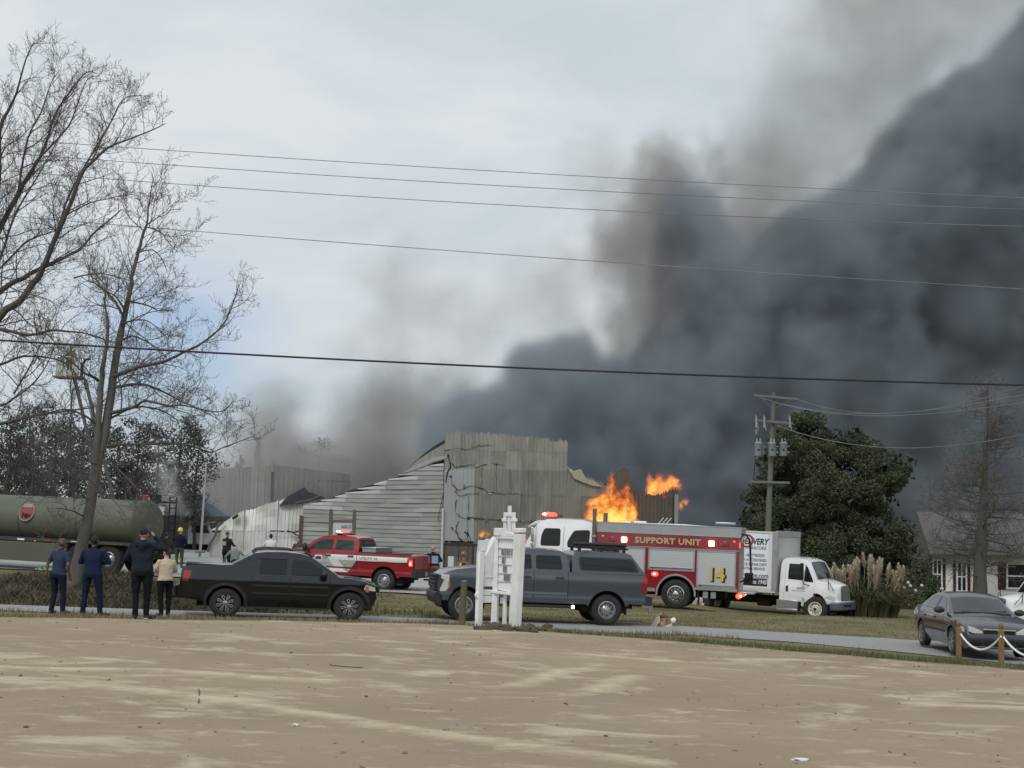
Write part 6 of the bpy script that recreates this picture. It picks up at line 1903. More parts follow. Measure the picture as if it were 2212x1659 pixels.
# ---- pines at the back left
m_pine = [mat('pine_dark', rgb(.032, .044, .034), .9, var=.25), mat('pine_mid', rgb(.050, .064, .048), .9, var=.25), mat('pine_grey', rgb(.070, .080, .068), .9, var=.2)]
def pine(pos, h, w, rnd, label, group, n_=1500, pointed=False, bare=.35):
    t = thing('pine_tree', pos, label, 'tree', group=group)
    part(t, 'trunk', m_farbark, lambda b: b.tube([(0, 0, 0), (rnd.gauss(0, .1), 0, h * .5), (rnd.gauss(0, .2), 0, h * .97)], [.016 * h, .012 * h, .02], 7), smooth=60)
    b = MB()
    n_l = 22
    for k in range(n_l):
        f = (k + rnd.random()) / n_l
        z = h * (bare + (1 - bare) * f)
        rad = w * ((1 - f) ** .8 if pointed else (.35 + .9 * math.sin(PI * min(1, f * .8 + .12))) * .75)
        a = rnd.uniform(0, 6.28)
        c = (math.cos(a) * rad * rnd.uniform(.1, .75), math.sin(a) * rad * rnd.uniform(.1, .75), z)
        leafy(b, c, (rad * .62, rad * .62, h * .055), n_ // n_l, .15, rnd, [m_pine[0], m_pine[0], m_pine[1], m_pine[2]], .3, .9, tri=True)
        b.tube([(0, 0, z - .15 * rad), c], .035, 4, m=m_farbark)
    b.build('crown', None, t, smooth=0)
    return t
r4 = random.Random(9)
for i, (px, top, Y, w) in enumerate([(-30, 880, 96, 2.6), (30, 905, 100, 2.4), (78, 868, 104, 2.7), (120, 925, 98, 2.2), (160, 900, 108, 2.5), (205, 915, 102, 2.3), (262, 930, 106, 2.5), (300, 912, 112, 2.4), (345, 925, 108, 2.3), (392, 905, 114, 2.6), (430, 930, 116, 2.2), (270, 1000, 94, 2.0), (60, 985, 92, 2.2)]):
    p = at(px, top, Y)
    g = ground_z(p.x, Y)
    pine((p.x, Y, g), p.z - g, w, r4, ['dark pine partly cut off by the left edge', 'second dark pine from the left edge', 'tall dark pine whose top shows left of the raised basket', 'low dark pine under the raised basket', 'dark pine just left of the big bare trunk', 'dark pine directly behind the big bare trunk', 'dark pine just right of the big bare trunk', 'dark pine above the rear end of the tank trailer', 'dark pine behind the falling water spray', 'dark pine left of the thin pale pole', 'dark pine behind the thin pale pole', 'short dark pine above the trailer wheels', 'short dark pine above the red emblem'][i], 'pines beyond the tank trailer', 2600, bare=.22)
for i, (px, top, Y, w) in enumerate([(560, 952, 168, 2.6), (520, 985, 172, 2.4), (590, 990, 170, 2.2), (640, 965, 175, 3.6), (690, 950, 176, 4.0), (735, 985, 180, 3.6), (780, 1000, 178, 3.4), (830, 1005, 182, 3.6)]):
    p = at(px, top, Y)
    g = ground_z(p.x, Y)
    pine((p.x, Y, g), p.z - g, w, r4, '%s faint pine from the left in the smoke behind the pale hall' % ['second', 'first', 'third', 'fourth', 'fifth', 'sixth', 'seventh', 'eighth'][i], 'pines behind the smoke', 2600, pointed=(i < 3), bare=.2)
# scrub under the pines
b = MB()
for _ in range(90):
    px = r4.uniform(-60, 345)
    Y = r4.uniform(82, 96)
    p = at(px, 1150, Y)
    g = ground_z(p.x, Y)
    leafy(b, (p.x, Y, g + r4.uniform(.4, 2.4)), (1.3, 1.0, r4.uniform(.6, 1.3)), 60, .17, r4, [m_pine[0], m_pine[1], m_br[0], m_br[3]], .2, .9, tri=True)
tag(b.build('undergrowth', None, None, smooth=0), 'dark undergrowth along the edge of the pine wood', kind='stuff')

# ---- broad evergreen on the right
m_ev = [mat('evergreen_dark', rgb(.022, .036, .019), .85, var=.3), mat('evergreen_mid', rgb(.045, .066, .030), .85, var=.3), mat('evergreen_light', rgb(.080, .100, .048), .85, var=.25), mat('evergreen_olive', rgb(.100, .102, .050), .85, var=.2)]
r5 = random.Random(77)
YE = 74.0
eb = at(1790, 1250, YE)
eg = ground_z(eb.x, YE)
ever = thing('evergreen_tree', (eb.x, YE, eg), 'broad dark evergreen tree rising behind the utility pole and box truck', 'tree')
ie = Vector((eb.x, YE, eg))
part(ever, 'trunk', m_farbark, lambda b: (b.tube([(0, 0, 0), (.1, 0, 2), (0, .1, 4.5), (-.2, 0, 7.0)], [.34, .28, .18, .04], 8), b.tube([(.05, 0, 1.4), (1.4, .4, 3.6), (2.4, .5, 5.0)], [.2, .14, .03], 6), b.tube([(0, 0, 1.2), (-1.3, -.4, 3.2), (-2.3, -.3, 5.2)], [.2, .14, .03], 6)), smooth=60)
b = MB()
lobes = [(1745, 925, .85), (1715, 905, .6), (1780, 950, .8), (1840, 962, .9), (1870, 985, .9), (1812, 985, 1.0), (1720, 985, .9), (1670, 1005, .8), (1660, 1060, .9), (1700, 1050, 1.0), (1760, 1030, 1.1), (1820, 1045, 1.1), (1880, 1040, 1.0), (1920, 1030, .8), (1938, 1012, .6), (1900, 1075, .95), (1860, 1100, 1.0), (1800, 1105, 1.1), (1740, 1105, 1.1), (1680, 1120, 1.0), (1640, 1130, .9), (1630, 1190, .9), (1690, 1180, 1.0), (1750, 1170, 1.1), (1810, 1170, 1.1), (1870, 1160, 1.0), (1915, 1140, .8), (1900, 1200, .9), (1840, 1225, 1.1), (1780, 1230, 1.1), (1930, 1240, .9), (1950, 1190, .6), (1880, 1250, 1.0), (1960, 1260, .8), (1640, 1240, 1.0), (1690, 1250, 1.1), (1640, 1080, .8), (1720, 1240, 1.1), (1940, 1150, .6), (1765, 1075, 1.0), (1845, 1140, 1.0), (1700, 960, .7), (1760, 985, .9), (1790, 1190, 1.1), (1770, 1215, 1.1), (1820, 1205, 1.1), (1760, 1140, 1.1), (1795, 1150, 1.1), (1800, 1060, 1.0)]
for k, (u_, v_, rad) in enumerate(lobes):
    dyy = r5.uniform(-1.6, .8) if k < len(lobes) - 6 else -1.5
    c = at(u_, v_, YE + dyy) - ie
    for q in range(5):
        cc = c + Vector((r5.gauss(0, .45), r5.gauss(0, .5), r5.gauss(0, .38))) * rad
        k2 = rad * r5.uniform(.42, .72)
        leafy(b, cc, (k2, k2 * 1.1, k2 * .72), int(460 * rad), .064, r5, [m_ev[0], m_ev[0], m_ev[1], m_ev[1], m_ev[2], m_ev[3]], .45, .55)
for _ in range(190):                                  # leaves deep inside so the crown is not hollow
    u_, v_, rad = r5.choice(lobes)
    c = at(u_, v_, YE + r5.uniform(.2, 2.2)) - ie
    leafy(b, c, (1.0, .9, .9), 60, .19, r5, [m_ev[0], m_ev[0], m_ev[1]], .1, .9)
b.build('crown', None, ever, smooth=0)

# ---- bare cypress on the right
r6 = random.Random(3)
YC6 = 83.0
cb = at(2114, 1300, YC6)
cg = ground_z(cb.x, YC6)
cyp = thing('bare_cypress', (cb.x, YC6, cg - .05), 'tall narrow bare cypress standing in front of the white house', 'tree')
top = at(2136, 795, YC6)
Sx = Sprouter(r6, .12, .012)
m_cyp = mat('cypress_bark', rgb(.090, .082, .074), .9, var=.2, scale=4)
m_cyt = mat('cypress_twig', rgb(.105, .092, .080), .9, var=.25)
tb_ = MB()
H6 = top.z - cg
tp = [Vector(((top.x - cb.x) * (k / 12) + r6.gauss(0, .03), 0, H6 * k / 12)) for k in range(13)]
trd = [.47, .38, .33, .30, .26, .22, .19, .15, .12, .09, .06, .035, .012]
trunk_tube(tb_, tp, trd, 10)
for k in range(120):
    f = .13 + .85 * (k / 120) ** .9
    z = H6 * f
    base = Vector(((top.x - cb.x) * f, 0, z))
    a = r6.uniform(0, 2 * PI)
    ln = (4.6 * (1 - f) ** .75 + .35) * r6.uniform(.6, 1.1)
    d = Vector((math.cos(a), math.sin(a), r6.uniform(-.05, .35)))
    pts = [base]
    for q in range(6):
        d = (d + Vector((0, 0, -.05 + .035 * q)) + Sx.rv() * .12).normalized()
        pts.append(pts[-1] + d * ln / 6)
    rad = [max(.01, .012 * ln * (1 - .15 * q)) for q in range(7)]
    Sx.limbs.tube(pts, rad, 5, cap=False)
    Sx.sprout(pts, rad, .15, .24, .36 * ln + .2, 1, 1.0, Vector((0, 0, .1)))
tb_.build('trunk', m_cyp, cyp, smooth=60)
Sx.limbs.build('limbs', m_cyp, cyp, smooth=60)
o = Sx.twigs.build('twigs', m_cyt, cyp, smooth=0)
o['kind'] = 'stuff'

# ---- pampas grass
r7 = random.Random(15)
YP = 64.0
pp = at(1862, 1318, YP)
pg = ground_z(pp.x, YP)
pam = thing('pampas_grass', (pp.x, YP, pg), 'big clump of pampas grass with cream plumes between box truck and house', 'plant')
m_pl = [mat('pampas_blade_%s' % n_, c_, .8, var=.25) for n_, c_ in zip('abc', (rgb(.085, .085, .042), rgb(.13, .115, .06), rgb(.060, .066, .034)))]
m_plume = mat('pampas_plume', rgb(.66, .58, .46), .95, var=.15, scale=9)
m_plume2 = mat('pampas_plume_tan', rgb(.42, .35, .25), .95, var=.15, scale=9)
b = MB()
for _ in range(3400):
    a = r7.uniform(0, 2 * PI)
    rr_ = r7.random() ** .5
    x, y = math.cos(a) * rr_ * 1.45, math.sin(a) * rr_ * .9
    ln = r7.uniform(.9, 1.85)
    out = Vector((math.cos(a) * rr_ * .9 + r7.gauss(0, .25), math.sin(a) * .7 + r7.gauss(0, .25), 0))
    p0, p1 = Vector((x, y, 0)), Vector((x, y, 0)) + out * .25 * ln + Vector((0, 0, ln * .62))
    p2 = p1 + out * .42 * ln + Vector((0, 0, ln * r7.uniform(-.25, .25)))
    w = Vector((r7.gauss(0, 1), r7.gauss(0, 1), 0)).normalized() * .018
    v = [b.b.verts.new(q) for q in (p0 - w, p0 + w, p1 + w * .8, p1 - w * .8)]
    f1 = b.b.faces.new(v)
    f2 = b.b.faces.new((v[3], v[2], b.b.verts.new(p2)))
    f1.material_index = f2.material_index = b.slot(r7.choice(m_pl))
b.build('leaves', None, pam, smooth=0)['kind'] = 'stuff'
for k in range(46):
    px = 1784 + 160 * (k / 46) + r7.gauss(0, 5)
    arc = 1 - ((px - 1866) / 92) ** 2
    topy = 1252 - 52 * max(0, arc) ** .6 + r7.uniform(-6, 26)
    tpz = at(px, topy, YP)
    dx, dz = tpz.x - pp.x, tpz.z - pg
    dy = r7.uniform(-.9, .6)
    bmb = MB()
    tipd = Vector((r7.gauss(0, .12), r7.gauss(0, .1), 1)).normalized()
    ln = r7.uniform(.5, .85)
    base = Vector((dx, dy, dz)) - tipd * ln
    bmb.tube([(dx * .55, dy * .6, .2), base, base + tipd * ln * .9], [.012, .010, .006], 4, m=m_plume2)
    for q in range(150):
        t = r7.random()
        wd = .13 * math.sin(PI * min(1, t * .86 + .10)) + .015
        a = r7.uniform(0, 2 * PI)
        c = base + tipd * t * ln
        o_ = Vector((math.cos(a), math.sin(a), 0)) * wd
        tip = c + o_ * 1.1 + tipd * r7.uniform(.05, .14)
        s_ = Vector((-math.sin(a), math.cos(a), 0)) * .022
        f = bmb.b.faces.new([bmb.b.verts.new(c - s_), bmb.b.verts.new(c + s_), bmb.b.verts.new(tip)])
        f.material_index = bmb.slot(m_plume)
    bmb.build('plume', None, pam, smooth=0)

# ---- shrubs by the house
def shrub(name, px, py, Y, r_, label, mats, n_=900, size=.09, blooms=0):
    p = at(px, py, Y)
    g = ground_z(p.x, Y)
    t = thing(name, (p.x, Y, g), label, 'shrub')
    part(t, 'stem', m_farbark, lambda b: [b.tube([(0, 0, 0), (r7.gauss(0, r_[0] * .4), r7.gauss(0, .2), r_[2] * 1.3)], [.03, .01], 5) for _ in range(5)])
    b = MB()
    for _ in range(9):
        leafy(b, (r7.gauss(0, r_[0] * .4), r7.gauss(0, r_[1] * .4), r_[2] * (1 + r7.gauss(0, .3))), (r_[0] * .6, r_[1] * .6, r_[2] * .6), n_ // 9, size, r7, mats, .4, .6)
    b.build('foliage', None, t, smooth=0)
    if blooms:
        part(t, 'bloom', mat('white_bloom', rgb(.6, .58, .55), .8), lambda b: [b.blob((r7.gauss(0, r_[0] * .6), -r_[1] * .8, r_[2] * r7.uniform(.8, 1.9)), (.09, .09, .08), sub=1, jag=.4) for _ in range(blooms)])
    return t
shrub('evergreen_shrub', 1998, 1290, 76, (.95, .8, 1.15), 'dark rounded shrub beside the house porch', [m_ev[0], m_ev[1], m_ev[2]], 3600, .07)
shrub('evergreen_shrub', 1955, 1312, 72, (.8, .7, .75), 'low olive shrub between the pampas grass and the rounded shrub', [m_ev[1], m_ev[3], m_pl[0]], 2200, .07, 5)
shrub('evergreen_shrub', 1975, 1250, 98, (1.4, 1.2, 1.3), 'pale flowering shrub behind the porch post', [m_ev[0], m_ev[1], m_br[1]], 1500, .09, 16)
# ---- far wood closing the horizon on both sides
b = MB()
r8 = random.Random(19)
for x0, x1, n_ in ((-190, -58, 80), (62, 190, 70)):
    for _ in range(n_):
        x, y = r8.uniform(x0, x1), r8.uniform(170, 215)
        h = r8.uniform(7, 12)
        for q in range(3):
            leafy(b, (x + r8.gauss(0, 1.5), y, h * (.35 + .25 * q)), (3.2 - .6 * q, 2.5, h * .22), 45, .55, r8, m_pine, .2, .9, tri=True)
tag(b.build('far_wood', None, None, smooth=0), 'far-off wood along the horizon', kind='stuff')
# ================================================================= people
m_skin_d = mat('skin_brown', rgb(.105, .060, .042), .55, var=.1)
m_skin_l = mat('skin_light', rgb(.42, .26, .19), .55, var=.08)
m_eye = mat('eye_dark', rgb(.02, .015, .012), .3)
def cloth(name, col, var=.12):
    return mat(name, col, .9, var=var, scale=5, bump=.15, spec=.2)
SCRATCH = bpy.data.scenes.new('scratch')
class Person:
    """one continuous figure: elliptical lofts and tapered limbs fused by a voxel skin, coloured by region"""
    def __init__(self, name, label, pos, heading, H, cat='person', group=None):
        self.root = thing(name, pos, label, cat, heading, group)
        self.k = H / 1.75
        self.mb = MB()
        self.caps = []
    def V(self, p):
        return Vector(p) * self.k
    def seg(self, a, b, ra, rb_, tagname, seg=10):
        a, b = self.V(a), self.V(b)
        ra, rb_ = ra * self.k, rb_ * self.k
        d = (b - a).normalized()
        pts = [a - d * ra * .8, a - d * ra * .45, a, a.lerp(b, .33), a.lerp(b, .66), b, b + d * rb_ * .45, b + d * rb_ * .8]
        rr_ = [ra * .5, ra * .87, ra, ra * .67 + rb_ * .33, ra * .33 + rb_ * .67, rb_, rb_ * .87, rb_ * .5]
        self.mb.tube(pts, rr_, seg)
        self.caps.append((a, b, ra, rb_, tagname))
    def ball(self, c, r, tagname, sub=2):
        c = self.V(c)
        r = [q * self.k for q in r]
        self.mb.blob(c, r, sub=sub)
        self.caps.append((c, c + Vector((0, 0, 1e-4)), sum(r) / 3, sum(r) / 3, tagname))
    def loft(self, rings, tagname, seg=18):
        """rings: (centre, rx, ry)"""
        vs_ = []
        for c, rx, ry in rings:
            c = self.V(c)
            vs_.append([self.mb.b.verts.new(c + Vector((rx * self.k * math.cos(2 * PI * q / seg), ry * self.k * math.sin(2 * PI * q / seg), 0))) for q in range(seg)])
        for i in range(len(vs_) - 1):
            for q in range(seg):
                j = (q + 1) % seg
                self.mb.b.faces.new((vs_[i][q], vs_[i][j], vs_[i + 1][j], vs_[i + 1][q]))
        self.mb.b.faces.new(vs_[0][::-1]); self.mb.b.faces.new(vs_[-1])
        for (a, rxa, rya), (b, rxb, ryb) in zip(rings, rings[1:]):
            for o in (-.45, 0, .45):
                self.caps.append((self.V(a) + Vector((o * rxa * self.k, 0, 0)), self.V(b) + Vector((o * rxb * self.k, 0, 0)), rya * self.k, ryb * self.k, tagname))
    def hand(self, w, d, side, tagname='skin', curl=.5):
        """palm, four unequal bent fingers, thumb from the side of the palm"""
        w, d = Vector(w), Vector(d).normalized()
        s = Vector(side).normalized()
        s = (s - d * s.dot(d)).normalized()
        n_ = d.cross(s).normalized()
        p1 = w + d * .085
        for o in (-.022, 0, .022):
            self.seg(w + s * o * .8, p1 + s * o, .020, .017, tagname, 7)
        for q, (o, ln) in enumerate(((-.032, .062), (-.011, .075), (.011, .072), (.032, .056))):
            a = p1 + s * o
            m_ = a + d * ln * .5 + n_ * ln * curl * .35
            e_ = m_ + (d * (1 - curl) + n_ * curl).normalized() * ln * .5
            self.seg(a, m_, .0105, .0095, tagname, 6)
            self.seg(m_, e_, .0095, .008, tagname, 6)
        a = w + d * .03 - s * .034
        m_ = a + (d * .6 - s * .6 + n_ * .3).normalized() * .04
        self.seg(a, m_, .013, .011, tagname, 6)
        self.seg(m_, m_ + (d * .8 + n_ * .3).normalized() * .03, .011, .009, tagname, 6)
    def head(self, c, yaw=0.0, pitch=0.0, hair=None, style='short', skin='skin'):
        """skull, jaw, nose, ears; hair, cap or helmet is a child mesh"""
        R = Matrix.Rotation(yaw, 3, 'Z') @ Matrix.Rotation(pitch, 3, 'X')
        c = Vector(c)
        P = lambda p: tuple(c + R @ Vector(p))
        self.ball(P((0, -.008, .022)), (.077, .094, .098), skin, 3)
        self.ball(P((0, .030, -.048)), (.056, .060, .062), skin)
        self.seg(P((0, .088, -.005)), P((0, .104, -.030)), .010, .014, skin, 6)
        self.seg(P((-.024, .085, -.062)), P((.024, .085, -.062)), .010, .010, skin, 6)
        for s in (-1, 1):
            self.ball(P((s * .082, -.005, -.008)), (.012, .022, .032), skin)
            self.seg(P((s * .018, .084, .020)), P((s * .050, .074, .020)), .010, .009, skin, 6)
        self.headfr = (c, R)
        self.eyes = [P((s * .031, .088, .004)) for s in (-1, 1)]
        self.hairspec = (hair, style)
    def finish(self, mats, voxel=.012, fold=.010):
        me = bpy.data.meshes.new('tmp_body')
        self.mb.b.to_mesh(me)
        self.mb.b.free()
        o = bpy.data.objects.new('tmp_body', me)
        SCRATCH.collection.objects.link(o)
        md = o.modifiers.new('fuse', 'REMESH')
        md.mode = 'VOXEL'
        md.voxel_size = voxel * self.k
        md.use_smooth_shade = True
        s_ = o.modifiers.new('relax', 'SMOOTH')
        s_.factor, s_.iterations = .5, 3
        with bpy.context.temp_override(scene=SCRATCH, view_layer=SCRATCH.view_layers[0]):
            dg = bpy.context.evaluated_depsgraph_get()
            out = bpy.data.meshes.new_from_object(o.evaluated_get(dg))
        bpy.data.objects.remove(o)
        n_ = len(out.polygons)
        cen = np.zeros(n_ * 3)
        out.polygons.foreach_get('center', cen)
        cen = cen.reshape(-1, 3)
        best, idx = np.full(n_, 1e9), np.zeros(n_, int)
        names = []
        for a, b, ra, rb2, tg in self.caps:
            if tg not in names: names.append(tg)
            A, B = np.array(a), np.array(b)
            ab = B - A
            t = np.clip(((cen - A) @ ab) / max(1e-12, ab @ ab), 0, 1)
            d = np.linalg.norm(cen - (A + t[:, None] * ab), axis=1) - (ra + (rb2 - ra) * t)
            m_ = d < best
            best[m_] = d[m_]
            idx[m_] = names.index(tg)
        for nm in names:
            out.materials.append(mats[nm])
        out.polygons.foreach_set('material_index', idx)
        nv = len(out.vertices)                                     # soft folds in the cloth
        co, no = np.zeros(nv * 3), np.zeros(nv * 3)
        out.vertices.foreach_get('co', co)
        out.vertices.foreach_get('normal', no)
        nz = [mnoise.noise(Vector((x * 9, y * 9, z * 9))) * .6 + mnoise.noise(Vector((x * 22, y * 22, z * 9))) * .5 for x, y, z in co.reshape(-1, 3)]
        out.vertices.foreach_set('co', co + no * np.repeat(nz, 3) * fold)
        out.update()
        for p in out.polygons:
            p.use_smooth = True
        out.name = 'body'
        body = link('body', out, self.root)
        if hasattr(self, 'headfr'):
            c, R = self.headfr
            k = self.k
            P = lambda p: (c + R @ Vector(p)) * k
            if self.voxel_eyes:
                part(self.root, 'eye', m_eye, lambda b: [b.blob(Vector(e_) * k, (.010 * k,) * 3, sub=1) for e_ in self.eyes])
            hair, style = self.hairspec
            if hair is not None:
                b = MB()
                if style in ('short', 'long'):
                    b.blob((0, 0, 0), (.083, .100, .104), sub=3, jag=.05)
                    lim = -.035 if style == 'short' else -.13
                    if style == 'long': b.blob((0, -.05, -.07), (.085, .07, .11), sub=2, jag=.1)
                    for v in list(b.b.verts):
                        if v.co.y > .045 and v.co.z < .045 or v.co.z < (lim if v.co.y > -.015 else min(lim, -.09)):
                            b.b.verts.remove(v)
                    for v in b.b.verts: v.co += Vector((0, -.010, .026))
                    nm = 'hair'
                elif style == 'cap':
                    b.blob((0, -.008, .04), (.087, .103, .092), sub=3)
                    for v in list(b.b.verts):
                        if v.co.z < (.018 if v.co.y > -.03 else -.03): b.b.verts.remove(v)
                    b.prism([(-.07, .07), (.07, .07), (.06, .14), (.03, .165), (-.03, .165), (-.06, .14)], .026, .036, axis='z')
                    nm = 'cap'
                elif style == 'hood':
                    b.blob((0, -.02, .005), (.108, .118, .135), sub=3, jag=.1)
                    for v in list(b.b.verts):
                        if v.co.y > .075: b.b.verts.remove(v)
                    nm = 'hood'
                else:
                    b.lathe([(.135, .0), (.14, .012), (.105, .022), (.108, .06), (.092, .115), (.05, .145), (.004, .152)], c=(0, -.01, .03), seg=20)
                    for q in range(4):
                        a = q * PI / 4
                        b.tube([(.106 * math.cos(a), .106 * math.sin(a) - .01, .075), (.05 * math.cos(a), .05 * math.sin(a) - .01, .182), (-.05 * math.cos(a), -.05 * math.sin(a) - .01, .182), (-.106 * math.cos(a), -.106 * math.sin(a) - .01, .075)], .009, 5)
                    b.box((0, .09, .13), (.05, .02, .07))
                    nm = 'helmet'
                M = Matrix.Translation(c * k) @ R.to_4x4() @ Matrix.Scale(k, 4)
                b.b.transform(M)
                b.build(nm, hair, self.root, smooth=60)
        return self.root
    voxel_eyes = True
    def standing(self, lean=(0, 0), hips=.105, stance=(.11, .11), foot=(0, 0), knee=(.02, .02), bulk=1.0, top='shirt', legs='trousers', shoe='shoes', long=True, swing=0.0, toe=(0.1, .1)):
        """pelvis, legs, trunk and neck; lean = (x, y) of the shoulders over the hips"""
        lx, ly = lean
        self.sh = Vector((lx, ly, 1.43))
        B = bulk
        up = lambda f: (lx * f, ly * f)
        self.loft([((0, 0, .84), .150 * B, .115 * B), ((0, 0, .92), .168 * B, .130 * B), ((up(.15)[0], up(.15)[1], 1.0), .160 * B, .122 * B)], legs)
        self.loft([((up(.15)[0], up(.15)[1], .955), .172 * B, .134 * B), ((up(.3)[0], up(.3)[1], 1.08), .158 * B, .122 * B), ((up(.6)[0], up(.6)[1], 1.22), .172 * B, .125 * B), ((up(.85)[0], up(.85)[1], 1.35), .185 * B, .118 * B), ((lx, ly, 1.44), .150 * B, .088 * B), ((lx, ly, 1.485), .085, .070)], top)
        self.seg((lx, ly - .005, 1.47), (lx * 1.08, ly + .012, 1.57), .058, .054, 'skin')
        for s, st, ft, kn, to in ((-1, stance[0], foot[0], knee[0], toe[0]), (1, stance[1], foot[1], knee[1], toe[1])):
            hp = (s * hips, 0, .90)
            kp = (s * (hips * .5 + st * .5 + .01), kn, .50)
            an = (s * st, ft - .02, .09)
            self.seg(hp, kp, .098 * B, .070, legs, 12)
            self.seg(kp, an, .068, .056, legs, 12)
            self.seg(an, (an[0], an[1], .05), .056, .05, legs)
            self.seg((an[0], an[1] - .02, .042), (an[0] + s * to * .5, an[1] + .15, .034), .046, .040, shoe, 8)
    def arm(self, s, elbow, wrist, top='shirt', fore='shirt', sr=.062, hand=None, side=None, curl=.5, half=None):
        sp = Vector((self.sh.x + s * .185, self.sh.y, 1.415))
        e_, w_ = Vector(elbow), Vector(wrist)
        if half:                                                  # short sleeve ending above the elbow
            mid = sp.lerp(e_, half)
            self.seg(sp, mid, sr, sr * .92, top)
            self.seg(mid, e_, .044, .040, 'skin')
        else:
            self.seg(sp, e_, sr, .050, top)
        self.seg(e_, w_, .044 if fore == 'skin' else .052, .028 if fore == 'skin' else .040, fore)
        d = (w_ - e_).normalized() if hand is None else Vector(hand)
        self.hand(w_ + d * .01, d, side or (0, 1, 0), 'skin', curl)
m_navy1 = cloth('slate_navy_shirt', rgb(.030, .040, .075))
m_navy2 = cloth('navy_shirt', rgb(.012, .018, .050))
m_hood = cloth('charcoal_navy_hoodie', rgb(.014, .019, .030))
m_jean = cloth('dark_navy_trousers', rgb(.009, .013, .030))
m_jean2 = cloth('blue_black_trousers', rgb(.008, .015, .034))
m_blk = cloth('black_trousers', rgb(.007, .008, .012))
m_cream = cloth('cream_shirt', rgb(.52, .43, .33))
m_shoeb = mat('brown_shoe', rgb(.09, .05, .035), .6)
m_shoek = mat('black_shoe', rgb(.014, .014, .016), .5)
m_hairg = mat('grey_stubble', rgb(.075, .068, .062), .9, var=.3, scale=30)
m_hairk = mat('black_hair', rgb(.012, .010, .009), .8, var=.3, scale=30)
m_hairb = mat('brown_hair', rgb(.05, .032, .022), .8, var=.3, scale=20)
def stand(px, py):
    p = onroad(px, py, .42)
    for _ in range(4):
        z = ground_z(p.x, p.y)
        d = ray(px, py)
        t = (z - EYE) / d.z
        p = Vector((d.x * t, d.y * t, z))
    return p
# man in the slate polo, weight on one leg, head turned right
p = stand(122, 1326)
A = Person('person', 'man in slate blue polo shirt and navy trousers, leftmost of the four bystanders', p, math.radians(-28), 1.76)
A.standing((.02, .03), stance=(.10, .13), foot=(-.04, .06), knee=(.03, .05), bulk=1.02)
A.arm(-1, (-.29, -.03, 1.16), (-.25, -.10, .93), fore='skin', half=.62, side=(0, 1, 0))
A.arm(1, (.29, -.03, 1.15), (.28, .05, .90), fore='skin', half=.62, side=(0, 1, 0))
A.head((.035, .05, 1.645), yaw=math.radians(-38), pitch=math.radians(-4), hair=m_hairg)
A.root.scale = (1.10, 1.06, 1)
A.finish({'shirt': m_navy1, 'trousers': m_jean, 'shoes': m_shoeb, 'skin': m_skin_d})
# man in dark navy, arms folded, legs apart
p = stand(196, 1331)
Bp = Person('person', 'man in dark navy with folded arms and feet apart, beside the tree trunk', p, math.radians(-6), 1.79)
Bp.standing((.0, .02), stance=(.17, .19), foot=(.0, .02), bulk=1.12, toe=(.1, .25))
Bp.arm(-1, (-.30, .06, 1.18), (.02, .20, 1.20), hand=(1, .1, .1), side=(0, 0, 1), sr=.07)
Bp.arm(1, (.32, .07, 1.19), (.0, .22, 1.14), hand=(-1, .1, .1), side=(0, 0, 1), sr=.07)
Bp.head((.015, .03, 1.645), yaw=math.radians(-14), hair=m_hairk)
Bp.root.scale = (1.08, 1.05, 1)
Bp.finish({'shirt': m_navy2, 'trousers': m_jean2, 'shoes': m_shoek, 'skin': m_skin_d})
# tall man in hoodie holding a phone to his ear
p = stand(303, 1337)
Cp = Person('person', 'tall man in charcoal hoodie and dark cap holding a phone up to his ear', p, math.radians(4), 1.90)
Cp.standing((-.01, .02), stance=(.10, .10), foot=(.0, .06), bulk=1.28, toe=(.05, .3))
Cp.arm(-1, (-.33, .04, 1.18), (-.20, .22, 1.12), side=(0, 1, 0), sr=.082)
Cp.arm(1, (.44, .06, 1.36), (.20, .10, 1.60), hand=(-.5, .0, .85), side=(0, 1, 0), sr=.082, fore='shirt', curl=.9)
Cp.seg((.36, .075, 1.44), (.20, .10, 1.60), .045, .034, 'skin')
Cp.seg((-.10, -.10, 1.46), (.10, -.10, 1.46), .06, .06, 'shirt')
Cp.seg((0, -.12, 1.42), (0, -.12, 1.36), .08, .06, 'shirt')
Cp.head((.0, .03, 1.645), yaw=math.radians(-8), hair=mat('dark_cap', rgb(.010, .012, .022), .9), style='cap')
Cp.finish({'shirt': m_hood, 'trousers': m_blk, 'shoes': m_shoek, 'skin': m_skin_l}, fold=.014)
ph = part(Cp.root, 'phone', m_under, lambda b: b.box((.128, .04, 1.80), (.014, .075, .14)), bevel=.004)
for s in (-1, 1):
    part(Cp.root, 'shoe_sole', mat('pale_sole', rgb(.42, .42, .42), .6), lambda b: b.box((s * .118, .10, .012), (.09, .29, .022)), bevel=.006)
